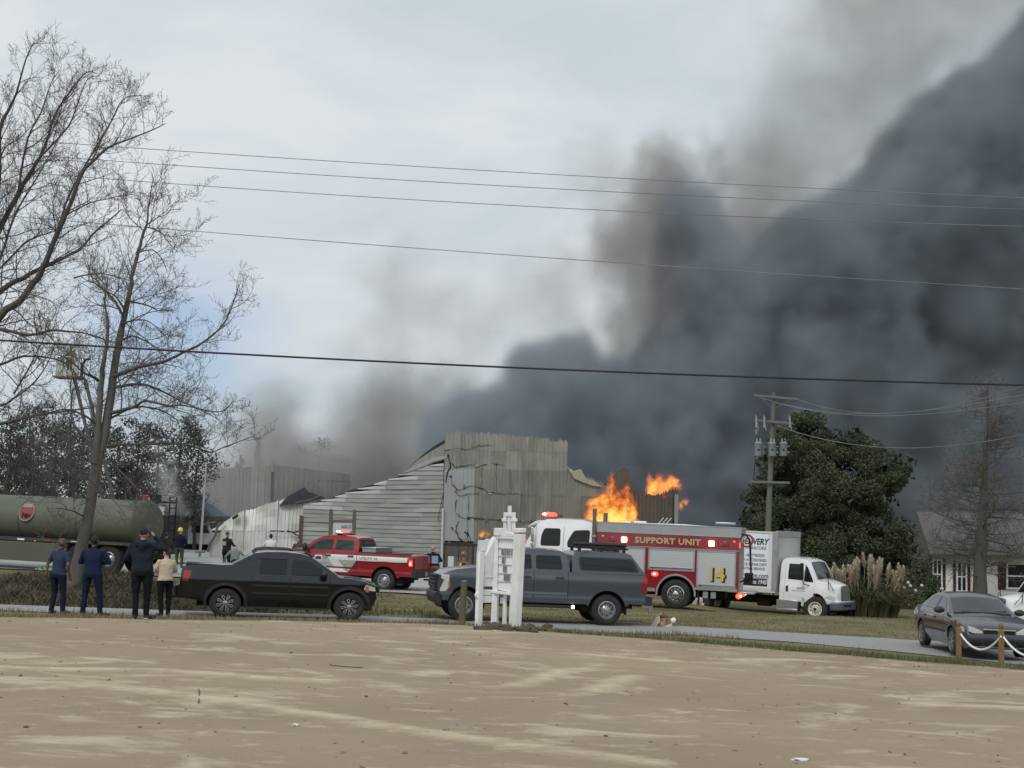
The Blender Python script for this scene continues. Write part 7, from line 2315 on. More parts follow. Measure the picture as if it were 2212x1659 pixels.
# person in cream shirt, arms crossed, half hidden behind the tall man
p = stand(343, 1329)
Dp = Person('person', 'person in cream shirt and black trousers with crossed arms, just right of the tall man', p + Vector((.05, .35, -.04)), math.radians(38), 1.69)
Dp.standing((.02, .02), stance=(.08, .11), foot=(.0, .03), bulk=1.12)
Dp.arm(-1, (-.28, .06, 1.16), (.02, .20, 1.16), fore='skin', half=.75, hand=(1, .1, .1), side=(0, 0, 1))
Dp.arm(1, (.30, .05, 1.16), (-.02, .21, 1.12), fore='skin', half=.75, hand=(-1, .1, .1), side=(0, 0, 1))
Dp.head((.025, .04, 1.645), yaw=math.radians(20), hair=m_hairb)
Dp.root.scale = (1.08, 1.06, 1)
Dp.finish({'shirt': m_cream, 'trousers': m_blk, 'shoes': m_shoek, 'skin': m_skin_l})
st = stand(292, 1334)
stick = thing('walking_stick', st, 'thin dark walking stick resting on the grass between the tall man\'s legs', 'walking stick')
part(stick, 'shaft', mat('stick_green', rgb(.045, .05, .025), .7), lambda b: b.tube([(.03, 0, 0), (.06, .08, .80)], .013, 6))
part(stick, 'handle', m_under, lambda b: b.tube([(.06, .08, .80), (.065, .09, .84), (.02, .10, .86)], .016, 6))

# ---- figures farther off
def far_person(px, Y, H, label, heading, cols, pose='stand', hair=None, style='short', bulk=1.1, lean=(0, .02), extra=None, dz=0.0, yaw=0.0):
    q = at(px, 1200, Y)
    P_ = Person('person', label, (q.x, Y, ground_z(q.x, Y) + dz), heading, H)
    P_.voxel_eyes = True
    P_.standing(lean, stance=(.12, .13), foot=(0, .04), bulk=bulk)
    if pose == 'stand':
        P_.arm(-1, (-.30, .02, 1.16), (-.26, .12, .93), side=(0, 1, 0), sr=.068)
        P_.arm(1, (.30, .02, 1.16), (.27, .12, .93), side=(0, 1, 0), sr=.068)
    elif pose == 'folded':
        P_.arm(-1, (-.30, .08, 1.17), (.02, .21, 1.18), hand=(1, .1, .1), side=(0, 0, 1), sr=.068)
        P_.arm(1, (.31, .08, 1.17), (.0, .22, 1.13), hand=(-1, .1, .1), side=(0, 0, 1), sr=.068)
    elif pose == 'reach':
        P_.arm(-1, (-.34, .14, 1.22), (-.36, .38, 1.20), side=(1, 0, 0), sr=.068)
        P_.arm(1, (.30, .10, 1.18), (.20, .34, 1.15), side=(1, 0, 0), sr=.068)
    elif pose == 'point':
        P_.arm(-1, (-.40, .12, 1.26), (-.44, .34, 1.34), side=(1, 0, 0), sr=.068)
        P_.arm(1, (.30, .04, 1.17), (.16, .22, 1.12), side=(1, 0, 0), sr=.068)
    P_.head((lean[0] * 1.15, lean[1] * 1.15 + .01, 1.645), yaw=yaw, hair=hair, style=style)
    P_.finish(cols, voxel=.016, fold=.008)
    if extra: extra(P_.root, P_.k)
    return P_.root
m_turn = cloth('olive_turnout', rgb(.060, .062, .036))
m_turnk = cloth('khaki_turnout', rgb(.145, .120, .060))
m_reflect = mat('lime_reflector', rgb(.62, .62, .22), .35, var=.15, scale=12)
m_olu = cloth('olive_uniform', rgb(.045, .045, .030))
base = {'skin': m_skin_l, 'shoes': m_shoek}
far_person(387, 71.5, 1.82, 'firefighter in bright yellow helmet, navy top and olive trousers, right of the trailer', math.radians(-14), {**base, 'shirt': cloth('navy_top', rgb(.008, .010, .020)), 'trousers': m_turn}, 'point', mat('yellow_helmet', rgb(.62, .66, .06), .35, coat=.6), 'helmet', 1.25)
far_person(358, 64.0, 1.74, 'person in olive uniform standing behind the cream shirted bystander', math.radians(20), {**base, 'shirt': m_olu, 'trousers': m_olu}, 'folded', m_hairb, 'cap', 1.15)
def back_print(col, w=.28, h=.16, z=1.24, y=-.135):
    def f(root, k):
        part(root, 'back_print', mat('print_' + '%02d%02d%02d' % tuple(int(c * 99) for c in col[:3]), col, .7, var=.4, scale=14), lambda b: b.box((-.02 * k, y * 1.18 * k, z * k), (w * k, .012, h * k)), bevel=.004)
    return f
far_person(489, 70.0, 1.80, 'man in brown cap and black jacket with pale back print, behind the black pickup bed', math.radians(-30), {**base, 'shirt': cloth('black_jacket', rgb(.020, .016, .017)), 'trousers': m_blk}, 'reach', mat('brown_cap', rgb(.10, .045, .028), .9), 'cap', 1.3, extra=back_print(rgb(.30, .29, .29), .22, .18, 1.26))
hq = at(508, 1200, 62)
hp_ = Person('person', 'person in grey hood and black vest bending down behind the black pickup bed', (hq.x, 62, ground_z(hq.x, 62)), math.radians(10), 1.66)
hp_.standing((0, .16), stance=(.14, .14), bulk=1.15)
hp_.arm(-1, (-.40, .10, 1.16), (-.44, .22, .96), side=(0, 1, 0), sr=.075)
hp_.arm(1, (.40, .10, 1.18), (.40, .30, 1.05), side=(0, 1, 0), sr=.075)
hp_.head((.0, .24, 1.50), pitch=math.radians(-25), hair=cloth('grey_hood', rgb(.33, .37, .34)), style='hood')
hp_.finish({**base, 'shirt': cloth('grey_sweater', rgb(.22, .24, .22)), 'trousers': m_blk}, voxel=.016)
hp_.root.scale = (1, 1, .86)
far_person(584, 71.0, 1.78, 'man in white T-shirt seen over the roof of the black pickup', math.radians(8), {**base, 'skin': m_skin_d, 'shirt': cloth('white_tshirt', rgb(.60, .62, .62)), 'trousers': m_blk}, 'reach', m_hairk, 'short', 1.3)
far_person(644, 69.0, 1.72, 'dark haired person whose head shows above the red pickup bonnet', math.radians(160), {**base, 'shirt': cloth('grey_jacket', rgb(.06, .06, .07)), 'trousers': m_blk}, 'stand', m_hairk, 'long', 1.05)
far_person(939, 60.6, 1.74, 'man in navy jacket with pale blue back print leaning on the red pickup tailgate', math.radians(14), {**base, 'shirt': cloth('navy_jacket', rgb(.010, .012, .026)), 'trousers': cloth('khaki_trousers', rgb(.15, .115, .085))}, 'reach', mat('sandy_hair', rgb(.38, .27, .19), .9), 'short', 1.2, lean=(-.04, .10), extra=back_print(rgb(.22, .36, .46), .26, .30, 1.22))
def straps(root, k):
    part(root, 'reflective_band', m_reflect, lambda b: b.prism([(.225 * k * math.cos(2 * PI * q / 20), .175 * k * math.sin(2 * PI * q / 20)) for q in range(20)], 1.05 * k, 1.12 * k, axis='z'))
    part(root, 'reflective_patch', m_reflect, lambda b: b.box((-.03 * k, -.175 * k, 1.36 * k), (.14 * k, .03, .10 * k)), bevel=.01)
    part(root, 'air_bottle', m_under, lambda b: b.tube([(.06 * k, -.21 * k, 1.14 * k), (.06 * k, -.20 * k, 1.42 * k)], .075 * k, 10))
far_person(1001, 54.0, 1.74, 'firefighter in khaki turnout gear and copper helmet behind the grey pickup bonnet', math.radians(-10), {**base, 'shirt': m_turnk, 'trousers': m_turnk}, 'stand', mat('copper_helmet', rgb(.20, .075, .035), .35, .3, coat=.6, var=.5, scale=10), 'helmet', 1.36, lean=(0, .06), extra=straps, dz=-.10)
# aerial platform with a firefighter above the trees
YB_ = 86.0
bq = at(152, 812, YB_)
gb = ground_z(bq.x, YB_)
plat = thing('aerial_platform', (bq.x, YB_, gb), 'white aerial ladder basket raised among the bare branches', 'aerial platform')
zb_ = bq.z - gb
part(plat, 'basket_floor', mat('basket_rail', rgb(.17, .14, .13), .6), lambda b: b.box((-.05, 0, zb_ - .10), (1.5, 1.3, .10)), bevel=.02)
for x in (-.42, .42):
    part(plat, 'basket_panel', mat('basket_white', rgb(.46, .49, .43), .6), lambda b: b.box((x, -.62, zb_ + .42), (.34, .04, .92)), bevel=.01)
part(plat, 'basket_panel', MATS['basket_white'], lambda b: b.box((.02, -.615, zb_ + .12), (.5, .04, .30)), bevel=.01)
part(plat, 'basket_frame', m_arm if 'm_arm' in globals() else m_alu, lambda b: [b.tube([(x, y, zb_ - .05), (x, y, zb_ + 1.0)], .03, 6) for x in (-.62, .62) for y in (-.6, .6)] + [b.tube([(-.62, -.6, zb_ + 1.0), (.62, -.6, zb_ + 1.0), (.62, .6, zb_ + 1.0), (-.62, .6, zb_ + 1.0), (-.62, -.6, zb_ + 1.0)], .03, 6)])
part(plat, 'water_monitor', m_under, lambda b: (b.tube([(.72, -.3, zb_ + .6), (.9, -.3, zb_ + .9), (1.15, -.3, zb_ + .95)], .07, 8), b.box((.72, -.3, zb_ + .2), (.12, .2, .9))))
part(plat, 'boom', mat('boom_grey', rgb(.18, .18, .18), .5, .4), lambda b: [b.tube([(.3 + dx, .7 + dy, zb_ - .1), (2.1 + dx, 3.0 + dy, 1.6)], .06, 6) for dx, dy in ((-.3, 0), (.3, 0), (-.3, .35), (.3, .35))])
part(plat, 'turntable', m_under, lambda b: b.box((2.1, 3.2, .8), (2.2, 3.2, 1.6)), bevel=.05)
bf = Person('person', 'firefighter in tan gear and pale helmet standing in the raised basket', (bq.x - .05, YB_ - .1, bq.z - .04), math.radians(-20), 1.75)
bf.standing((0, .05), bulk=1.25)
bf.arm(-1, (-.32, .10, 1.16), (-.22, .34, 1.08), side=(1, 0, 0), sr=.075)
bf.arm(1, (.32, .10, 1.16), (.24, .34, 1.08), side=(1, 0, 0), sr=.075)
bf.head((0, .07, 1.645), hair=mat('pale_helmet', rgb(.55, .54, .38), .4), style='helmet')
bf.finish({**base, 'shirt': cloth('tan_turnout', rgb(.20, .19, .075)), 'trousers': m_turnk}, voxel=.02)

bpy.data.scenes.remove(SCRATCH)
# ================================================================= poles and wires
m_pole = mat('pole_wood', rgb(.135, .128, .108), .9, var=.2, scale=6, stretch=(1, 1, .15), bump=.2)
m_arm = mat('arm_wood', rgb(.15, .15, .14), .85, var=.2)
m_tank = mat('transformer_grey', rgb(.27, .30, .32), .4, .2, var=.04, dirt=(rgb(.15, .15, .14), .3))
m_ins = mat('insulator_grey', rgb(.26, .27, .28), .35)
YU = 70.0
ut, ub = at(1672, 848, YU), at(1656, 1310, YU)
ug = ground_z(ub.x, YU)
pole = thing('utility_pole', (ub.x, YU, ug), 'wooden utility pole carrying three grey transformers in front of the evergreen tree', 'utility pole')
O = Vector((ub.x, YU, ug))
q_ = lambda px, py, dy=0.0: at(px, py, YU + dy) - O
part(pole, 'shaft', m_pole, lambda b: b.tube([Vector((0, 0, -.4)), q_(1659, 1160), q_(1665, 1000), q_(1672, 848)], [.145, .132, .115, .095], 12), smooth=60)
for a, c in (((1628, 854), (1725, 863)), ((1630, 908), (1713, 915)), ((1621, 1041), (1706, 1043))):
    p0, p1 = q_(*a, -.2), q_(*c, -.2)
    d = p1 - p0
    part(pole, 'cross_arm', m_arm, lambda b: b.box((p0 + p1) / 2, (d.length, .09, .105), Matrix.Rotation(-math.atan2(d.z, d.x), 3, 'Y')), bevel=.012)
part(pole, 'arm_brace', m_arm, lambda b: (b.tube([q_(1644, 860, -.26), q_(1666, 880, -.16)], .018, 5), b.tube([q_(1706, 866, -.26), q_(1674, 882, -.16)], .018, 5)))
for px in (1634, 1651, 1706):
    part(pole, 'fuse_cutout', m_ins, lambda b: (b.tube([q_(px, 900, -.3), q_(px, 924, -.34)], .045, 8), b.tube([q_(px - 2, 896, -.3), q_(px + 4, 930, -.4)], .018, 5)))
part(pole, 'fuse_tube', m_ins, lambda b: b.tube([q_(1634, 928, -.35), q_(1634, 938, -.35)], .04, 8))
for px, dy in ((1638, -.30), (1668, -.42), (1692, -.25)):
    c0, c1 = q_(px, 985, dy), q_(px, 957, dy)
    h_ = c1.z - c0.z
    t_ = part(pole, 'transformer', m_tank, lambda b: b.lathe([(.165, 0), (.18, .03), (.18, h_ - .05), (.19, h_ - .04), (.19, h_), (.10, h_ + .05), (.01, h_ + .06)], c=c0, seg=20), smooth=50)
    part(t_, 'bushing', m_ins, lambda b: [b.lathe([(.05, 0), (.03, .05), (.045, .08), (.025, .13), (.02, .20)], c=c0 + Vector((dx, 0, h_ + .03)), seg=8) for dx in (-.06, .08)])
    part(t_, 'mounting_lug', m_ins, lambda b: (b.box(c0 + Vector((.22, .05, h_ * .75)), (.12, .06, .06)), b.box(c0 + Vector((.22, .05, h_ * .30)), (.12, .06, .06))))
    part(t_, 'plate_mark', m_under, lambda b: b.box(c0 + Vector((-.02, -.182, h_ * .45)), (.07, .012, .09)))
part(pole, 'jumper_wire', m_under, lambda b: [b.tube([q_(px, 932, -.32), q_(px + 3, 944, -.36), q_(px2, 952, -.3)], .012, 4) for px, px2 in ((1634, 1640), (1651, 1664), (1706, 1694))])
part(pole, 'riser_cable', m_under, lambda b: b.tube([q_(1632, 960, -.1), q_(1630, 1010, -.1), q_(1628, 1042, -.1)], .018, 5))

m_wire = mat('wire_grey', rgb(.20, .205, .21), .5, .4)
m_wired = mat('wire_black', rgb(.010, .010, .011), .6)
def wire(px, Ys, rad, label, m, group=None):
    """wire through photographed points, at the distances Ys"""
    n_ = 60
    xs = [p[0] for p in px]
    cf = np.polyfit(xs, [p[1] for p in px], min(2, len(px) - 1))
    x0, x1 = px[0][0], px[-1][0]
    pts = []
    for k in range(n_ + 1):
        t = k / n_
        u_ = x0 + (x1 - x0) * t
        pts.append(at(u_, float(np.polyval(cf, u_)), Ys[0] + (Ys[1] - Ys[0]) * t))
    b = MB().tube(pts, rad, 6, m=m)
    o = b.build('overhead_wire', None, None, smooth=60)
    return tag(o, label, 'wire', group)
wire([(-500, 262), (340, 321), (1106, 371), (1830, 413), (2212, 428), (2700, 446)], (62, 54), .014, 'topmost of the thin overhead wires crossing the sky', m_wire, 'overhead wires across the sky')
wire([(-500, 290), (280, 348), (1106, 405), (1700, 432), (2212, 452), (2700, 468)], (62, 54), .014, 'second overhead wire from the top', m_wire, 'overhead wires across the sky')
wire([(-500, 325), (250, 384), (1106, 447), (1700, 472), (2212, 488), (2700, 500)], (62, 54), .014, 'third overhead wire from the top', m_wire, 'overhead wires across the sky')
wire([(-500, 425), (370, 488), (1106, 552), (1660, 594), (2212, 627), (2700, 650)], (62, 52), .014, 'fourth thin wire, midway between the sky wires and the black cable', m_wire, 'overhead wires across the sky')
wire([(-500, 702), (0, 735), (560, 766), (1106, 795), (1660, 816), (2212, 832), (2700, 842)], (38, 37), .026, 'thick black cable crossing the whole view', m_wired)
rw = [([(1725, 864), (1876, 893), (2050, 878), (2212, 834)], 'upper wire of three swooping from the pole to the right'), ([(1672, 868), (1780, 889), (1900, 894), (2212, 853)], 'middle wire of three swooping from the pole to the right'), ([(1640, 858), (1780, 891), (1940, 898), (2212, 870)], 'lower wire of three swooping from the pole to the right')]
for px, lb in rw:
    xs = [p[0] for p in px]
    cf = np.polyfit(xs, [p[1] for p in px], 3)
    pts = [at(u_, float(np.polyval(cf, u_)), YU - .2 - (YU - 44) * ((u_ - xs[0]) / (2400 - xs[0]))) for u_ in np.linspace(xs[0], 2330, 50)]
    tag(MB().tube(pts, .016, 6, m=m_wire).build('overhead_wire', None, None, smooth=60), lb, 'wire', 'wires leaving the utility pole')
px = [(1674, 918), (1800, 953), (1940, 968), (2100, 958), (2212, 939)]
cf = np.polyfit([p[0] for p in px], [p[1] for p in px], 3)
pts = [at(u_, float(np.polyval(cf, u_)), YU - .1 - 24 * ((u_ - 1674) / 700)) for u_ in np.linspace(1674, 2330, 50)]
tag(MB().tube(pts, .018, 6, m=m_wire).build('overhead_wire', None, None, smooth=60), 'single sagging wire crossing in front of the evergreen and cypress', 'wire', 'wires leaving the utility pole')

# thin pale pole by the ruin
fp0, fp1 = at(432, 1194, 93), at(446, 1000, 93)
fl = thing('light_pole', fp0, 'thin pale pole standing left of the collapsed bay', 'pole')
part(fl, 'shaft', mat('pale_pole', rgb(.40, .41, .42), .4, .3), lambda b: b.tube([Vector((0, 0, -.3)), (fp1 - fp0) * .55, fp1 - fp0], [.085, .07, .045], 10), smooth=60)
part(fl, 'base_plate', m_arm, lambda b: (b.box((0, 0, .04), (.5, .5, .1)),))
# ================================================================= church sign, posts and small things
m_sw = mat('sign_white', rgb(.80, .82, .825), .55, var=.03, scale=2, dirt=(rgb(.45, .45, .43), .45), dscale=1.8)
m_sface = mat('sign_face', rgb(.84, .85, .85), .45, var=.02)
m_ltr = mat('letter_tile', rgb(.27, .285, .295), .5, var=.1)
m_ltrk = mat('letter_dark', rgb(.15, .16, .17), .5)
sg = at(1085, 1350, 35.6)
sign = thing('church_sign', (sg.x, 35.6, ground_z(sg.x, 35.6)), 'white wooden V-shaped church sign with three pinnacles and grey letter tiles', 'sign')
inv_s = Vector(sign.location)
def Yr(px):
    """distance of the V-shaped sign: the hinge post is farthest, both wings come forward"""
    return 36.15 - 1.15 * max(0.0, (px - 1068) / 55.0) - .35 * max(0.0, (1068 - px) / 40.0)
def slab(b, quad, thick=.06, off=0.0, m=None):
    """board through four photographed corners (bl, br, tr, tl)"""
    P = [at(u_, v_, Yr(u_)) - inv_s for u_, v_ in quad]
    n_ = (P[1] - P[0]).cross(P[3] - P[0]).normalized()
    if n_.y > 0: n_ = -n_
    F = [b.b.verts.new(p + n_ * off) for p in P]
    K = [b.b.verts.new(p + n_ * (off - thick)) for p in P]
    fs = [b.b.faces.new(F), b.b.faces.new(K[::-1])]
    for i in range(4):
        j = (i + 1) % 4
        fs.append(b.b.faces.new((F[j], F[i], K[i], K[j])))
    b._mark(fs, m)
def S_(x, y):
    return (1009.4 + x / 5.60, 1075.3 + y / 5.60)
def sp(name, *quads, m=m_sw, thick=.06, off=0.0, parent=None, bevel=.006):
    return part(parent or sign, name, m, lambda b: [slab(b, [S_(*c) for c in q], thick, off) for q in quads], bevel=bevel)
# right wing: posts, header, marquee
sp('post', [(522, 1600), (606, 1570), (660, 440), (578, 440)], thick=.14, off=.04)
sp('post_cap', [(576, 424), (662, 424), (662, 366), (582, 366)], thick=.17, off=.055, bevel=.02)
sp('post', [(284, 1560), (360, 1560), (378, 450), (342, 450)], thick=.12, off=.03)
sp('post_cap', [(338, 460), (420, 460), (424, 365), (344, 365)], thick=.17, off=.055, bevel=.02)
sp('header_board', [(360, 480), (580, 490), (580, 430), (360, 430)], thick=.09, off=.02)
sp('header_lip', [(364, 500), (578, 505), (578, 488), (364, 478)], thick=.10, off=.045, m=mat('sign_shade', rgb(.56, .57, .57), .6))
face = sp('letter_board', [(348, 1110), (552, 1155), (578, 505), (372, 498)], thick=.05, off=-.015, m=m_sface)
for yl in (604, 700, 800, 908, 1008):
    t_ = (yl - 500) / 620.0
    xl, xr_ = 372 - 24 * t_, 576 - 24 * t_
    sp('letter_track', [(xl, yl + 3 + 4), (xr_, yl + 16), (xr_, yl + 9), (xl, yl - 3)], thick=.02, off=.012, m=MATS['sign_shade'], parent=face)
sp('frame_edge', [(318, 1105), (352, 1110), (378, 498), (350, 498)], thick=.09, off=.03)
sp('bottom_rail', [(304, 1150), (540, 1180), (540, 1152), (304, 1120)], thick=.12, off=.05)
for q, k in (((416, 690, 466, 612), 'a'), ((480, 695, 512, 616), 'b'), ((528, 697, 548, 620), 'b'), ((424, 795, 462, 714), 'a'), ((438, 898, 478, 816), 'b'), ((446, 1005, 518, 922), 'a')):
    x0, y0, x1, y1 = q
    tl = sp('letter_tile', [(x0 - 3, y0), (x1 - 3, y0 + 6), (x1, y1 + 4), (x0, y1)], thick=.02, off=.016, m=m_ltr, parent=face)
for x0, y0, x1, y1 in ((430, 680, 438, 625), (444, 676, 458, 668), (444, 640, 458, 632), (490, 680, 498, 626), (433, 786, 440, 724), (446, 780, 452, 730), (446, 890, 452, 826), (462, 890, 468, 826), (456, 996, 462, 932), (474, 996, 480, 932), (492, 996, 498, 932), (506, 990, 510, 936)):
    sp('letter_stroke', [(x0, y0), (x1, y0), (x1, y1), (x0, y1)], thick=.012, off=.026, m=m_ltrk, parent=face, bevel=0)
# three pinnacles with collars
for xc, yt, yb_, yc in ((510, 97, 430, 208), (459, 176, 440, 268), (560, 176, 445, 268)):
    pn = sp('pinnacle', [(xc - 14 - 4, yb_), (xc + 12 - 4, yb_), (xc + 14 + 1, yt), (xc - 13 + 1, yt)], thick=.05, off=.02)
    w_ = 33 if xc == 510 else 23
    sp('pinnacle_collar', [(xc - w_, yc + 22), (xc + w_, yc + 22), (xc + w_, yc - 20), (xc - w_, yc - 20)], thick=.10, off=.045, parent=pn, bevel=.012)
sp('crown_base', [(440, 470), (575, 470), (570, 425), (470, 405)], thick=.14, off=.03, bevel=.02)
# open lower part
sp('short_post', [(410, 1560), (440, 1560), (440, 1180), (425, 1180)], thick=.06, off=-.02)
sp('short_post', [(470, 1560), (524, 1560), (540, 1180), (486, 1180)], thick=.06, off=-.06)
sp('lower_board', [(365, 1280), (425, 1280), (425, 1205), (372, 1205)], thick=.04, off=-.06)
# left wing: scrolled board on its post
def left_board(b):
    pts = [(118, 660), (130, 516), (165, 512), (196, 514), (232, 494), (262, 500), (285, 494), (305, 470), (335, 462), (346, 480), (320, 1000), (300, 1072), (190, 1072), (182, 1040), (140, 1072), (104, 1030), (110, 930)]
    P = [at(*S_(*c), Yr(S_(*c)[0])) - inv_s for c in pts]
    F = [b.b.verts.new(p) for p in P]
    K = [b.b.verts.new(p + Vector((.02, .05, 0))) for p in P]
    b.b.faces.new(F); b.b.faces.new(K[::-1])
    for i in range(len(P)):
        j = (i + 1) % len(P)
        b.b.faces.new((F[j], F[i], K[i], K[j]))
bl = part(sign, 'scrolled_board', m_sw, left_board, smooth=0)
sp('post', [(112, 1560), (164, 1560), (196, 660), (136, 660)], thick=.12, off=.05)
sp('board_frame', [(196, 960), (320, 970), (322, 955), (200, 945)], [(212, 712), (322, 712), (322, 695), (214, 690)], [(196, 1075), (210, 1075), (222, 700), (208, 700)], [(296, 1070), (318, 1070), (334, 600), (318, 600)], thick=.04, off=.03, parent=bl)
sp('paper_note', [(166, 638), (216, 642), (216, 592), (166, 586)], thick=.012, off=.015, m=mat('paper_white', rgb(.86, .88, .95), .6, var=.01), parent=bl, bevel=0)
sp('lower_rail', [(186, 1180), (300, 1180), (304, 1112), (192, 1106)], [(184, 1270), (296, 1270), (300, 1186), (190, 1186)], thick=.05, off=.01)
sp('scroll_foot', [(92, 1196), (136, 1240), (140, 1130), (94, 1160)], thick=.05, off=.03, bevel=.015)
# dirt thrown up round the foot of the sign
m_dirt = mat('dug_earth', rgb(.085, .062, .045), .95, var=.35, scale=9, bump=.6)
rd = random.Random(8)
db = MB()
for _ in range(70):
    u_ = 1060 + rd.gauss(45, 30)
    g_ = stand(u_, 1352 + rd.uniform(-4, 12) + (u_ - 1110) * .05)
    r_ = rd.uniform(.04, .12)
    db.blob((g_.x, g_.y, g_.z + r_ * .2), (r_ * 1.5, r_, r_ * .8), sub=1, jag=.9, seed=rd.random() * 50)
tag(db.build('dug_dirt', m_dirt, None, smooth=0), 'clods of dug earth at the foot of the church sign', kind='stuff')

# grey-green wooden post left of the sign
gp_ = stand(999, 1347)
gt = at(1003, 1256, gp_.y)
gpo = thing('wooden_post', gp_, 'weathered greenish wooden post standing alone left of the church sign', 'post')
part(gpo, 'shaft', mat('green_post', rgb(.118, .110, .062), .9, var=.2, scale=7, stretch=(1, 1, .2), bump=.2), lambda b: b.tube([(-.01, 0, -.2), (0, 0, .4), (gt.x - gp_.x, 0, gt.z - gp_.z)], [.088, .085, .082], 14), smooth=50)
part(gpo, 'worn_top', mat('worn_post_top', rgb(.20, .185, .12), .9, var=.2), lambda b: b.lathe([(.075, 0), (.06, .02), (.002, .028)], c=(gt.x - gp_.x, 0, gt.z - gp_.z), seg=14))

# turned posts with white rope
m_tp = mat('brown_post', rgb(.215, .130, .062), .75, var=.25, scale=7, stretch=(1, 1, .25), bump=.15)
def rope_post(px, py, pt, label):
    g_ = stand(px, py)
    t_ = at(px + 1, pt, g_.y)
    h_ = t_.z - g_.z
    th = thing('rope_post', g_, label, 'post', group='turned posts carrying the white rope')
    part(th, 'shaft', m_tp, lambda b: b.box((0, 0, h_ * .40 - .1), (.105, .105, h_ * .80 + .2)), bevel=.008)
    part(th, 'neck', m_tp, lambda b: b.lathe([(.052, h_ * .795), (.044, h_ * .83), (.038, h_ * .85), (.048, h_ * .87)], seg=14))
    part(th, 'finial', m_tp, lambda b: b.lathe([(.04, h_ * .868), (.054, h_ * .91), (.052, h_ * .95), (.036, h_ * .985), (.004, h_)], seg=14), smooth=60)
    part(th, 'rope_ring', m_chrome, lambda b: b.lathe([(.018, -.062), (.018, .062)], c=(0, 0, h_ * .62), axis='y', seg=8))
    return g_, h_
g1, h1 = rope_post(2071, 1421, 1341, 'brown turned wooden post holding the rope, left of two before the sedan')
g2, h2 = rope_post(2163, 1432, 1345, 'brown turned wooden post holding the rope, right of two before the sedan')
g3 = g2 + (g2 - g1) * 1.05
g3.z = ground_z(g3.x, g3.y)
m_rope = mat('white_rope', rgb(.78, .78, .77), .8, var=.05, scale=30)
def rope(a, c, sag, label):
    pts = []
    for k in range(29):
        t = k / 28
        p_ = a.lerp(c, t)
        p_.z -= sag * 4 * t * (1 - t)
        pts.append(p_)
    b = MB()
    for st_ in range(3):                                          # three twisted strands
        tw = []
        for k, p_ in enumerate(pts):
            an = k * 1.1 + st_ * 2 * PI / 3
            tw.append(p_ + Vector((0, math.cos(an), math.sin(an))) * .011)
        b.tube(tw, .0165, 6)
    tag(b.build('rope', m_rope, None, smooth=60), label, 'rope', 'white rope swags')
off = Vector((0, -.075, 0))
rope(g1 + Vector((.03, 0, h1 * .64)) + off, g2 + Vector((-.03, 0, h2 * .66)) + off, .31, 'white rope swag hanging between the two turned posts')
rope(g2 + Vector((.03, 0, h2 * .64)) + off, g3 + Vector((0, 0, .5)) + off, .31, 'white rope running from the right turned post out of view')
tp3 = thing('rope_post', g3, 'turned post just outside the right edge', 'post', group='turned posts carrying the white rope')
part(tp3, 'shaft', m_tp, lambda b: b.box((0, 0, .32), (.105, .105, .84)), bevel=.008)
part(tp3, 'finial', m_tp, lambda b: b.lathe([(.04, .74), (.054, .79), (.036, .86), (.004, .88)], seg=14))

# white marker post by the ruin's door
wq = at(973, 1254, 53.5)
wb = thing('white_bollard', (wq.x, 53.5, ground_z(wq.x, 53.5)), 'square white marker post left of the khaki firefighter', 'bollard')
wt = at(973, 1202, 53.5).z - ground_z(wq.x, 53.5)
part(wb, 'shaft', mat('bollard_white', rgb(.62, .63, .62), .6, var=.05, dirt=(rgb(.3, .3, .28), .4)), lambda b: b.box((0, 0, wt / 2), (.20, .12, wt)), bevel=.01)
part(wb, 'dark_side', m_arm if 'm_arm' in globals() else m_alu, lambda b: b.box((.145, .01, wt / 2 - .01), (.08, .10, wt - .02)), bevel=.005)

# litter at the edge of the street
lq = onroad(1440, 1357)
rl = random.Random(4)
lit = thing('crumpled_bag', (lq.x, lq.y + .55, ground_z(lq.x, lq.y + .55)), 'crumpled tan paper bag lying on the grass behind the grey pickup', 'litter')
m_bag = [mat('bag_tan', rgb(.34, .235, .15), .8, var=.2), mat('bag_pale', rgb(.58, .50, .42), .8, var=.1), mat('bag_brown', rgb(.13, .07, .04), .8, var=.2)]
part(lit, 'bag', m_bag[0], lambda b: b.blob((-.12, 0, .17), (.20, .13, .19), sub=2, jag=1.1, seed=3), smooth=0)
part(lit, 'torn_flap', m_bag[1], lambda b: (b.prism([(-.42, .0), (-.30, .24), (-.16, .32), (-.14, .18), (-.24, .02)], -.12, -.07), b.prism([(-.10, .0), (.16, .10), (.22, .03), (.02, -.02)], -.16, -.10)), smooth=0)
part(lit, 'dark_fold', m_bag[2], lambda b: b.blob((-.06, -.02, .30), (.14, .10, .07), sub=2, jag=1.0, seed=9), smooth=0)
cupq = thing('white_ball', (lq.x + .24, lq.y + .5, ground_z(lq.x + .24, lq.y + .5)), 'small white ball beside the crumpled paper bag', 'ball')
part(cupq, 'ball', mat('ball_white', rgb(.85, .84, .76), .6), lambda b: b.blob((0, 0, .20), (.085, .085, .08), sub=2, jag=.2), smooth=60)
part(cupq, 'stick', m_bag[1], lambda b: b.tube([(-.10, 0, .02), (0, 0, .18)], .02, 5))
for px, py, r_, lb in ((1725, 1643, (.09, .05, .018), 'crumpled white scrap lying on the sand near the bottom edge'), (640, 1567, (.035, .025, .012), 'tiny white scrap on the sand at lower left')):
    g_ = stand(px, py)
    tag(MB().blob((g_.x, g_.y, g_.z + r_[2] * .6), r_, sub=2, jag=1.0, seed=px).build('paper_scrap', mat('scrap_white', rgb(.72, .72, .72), .7), None, smooth=0), lb, 'litter')
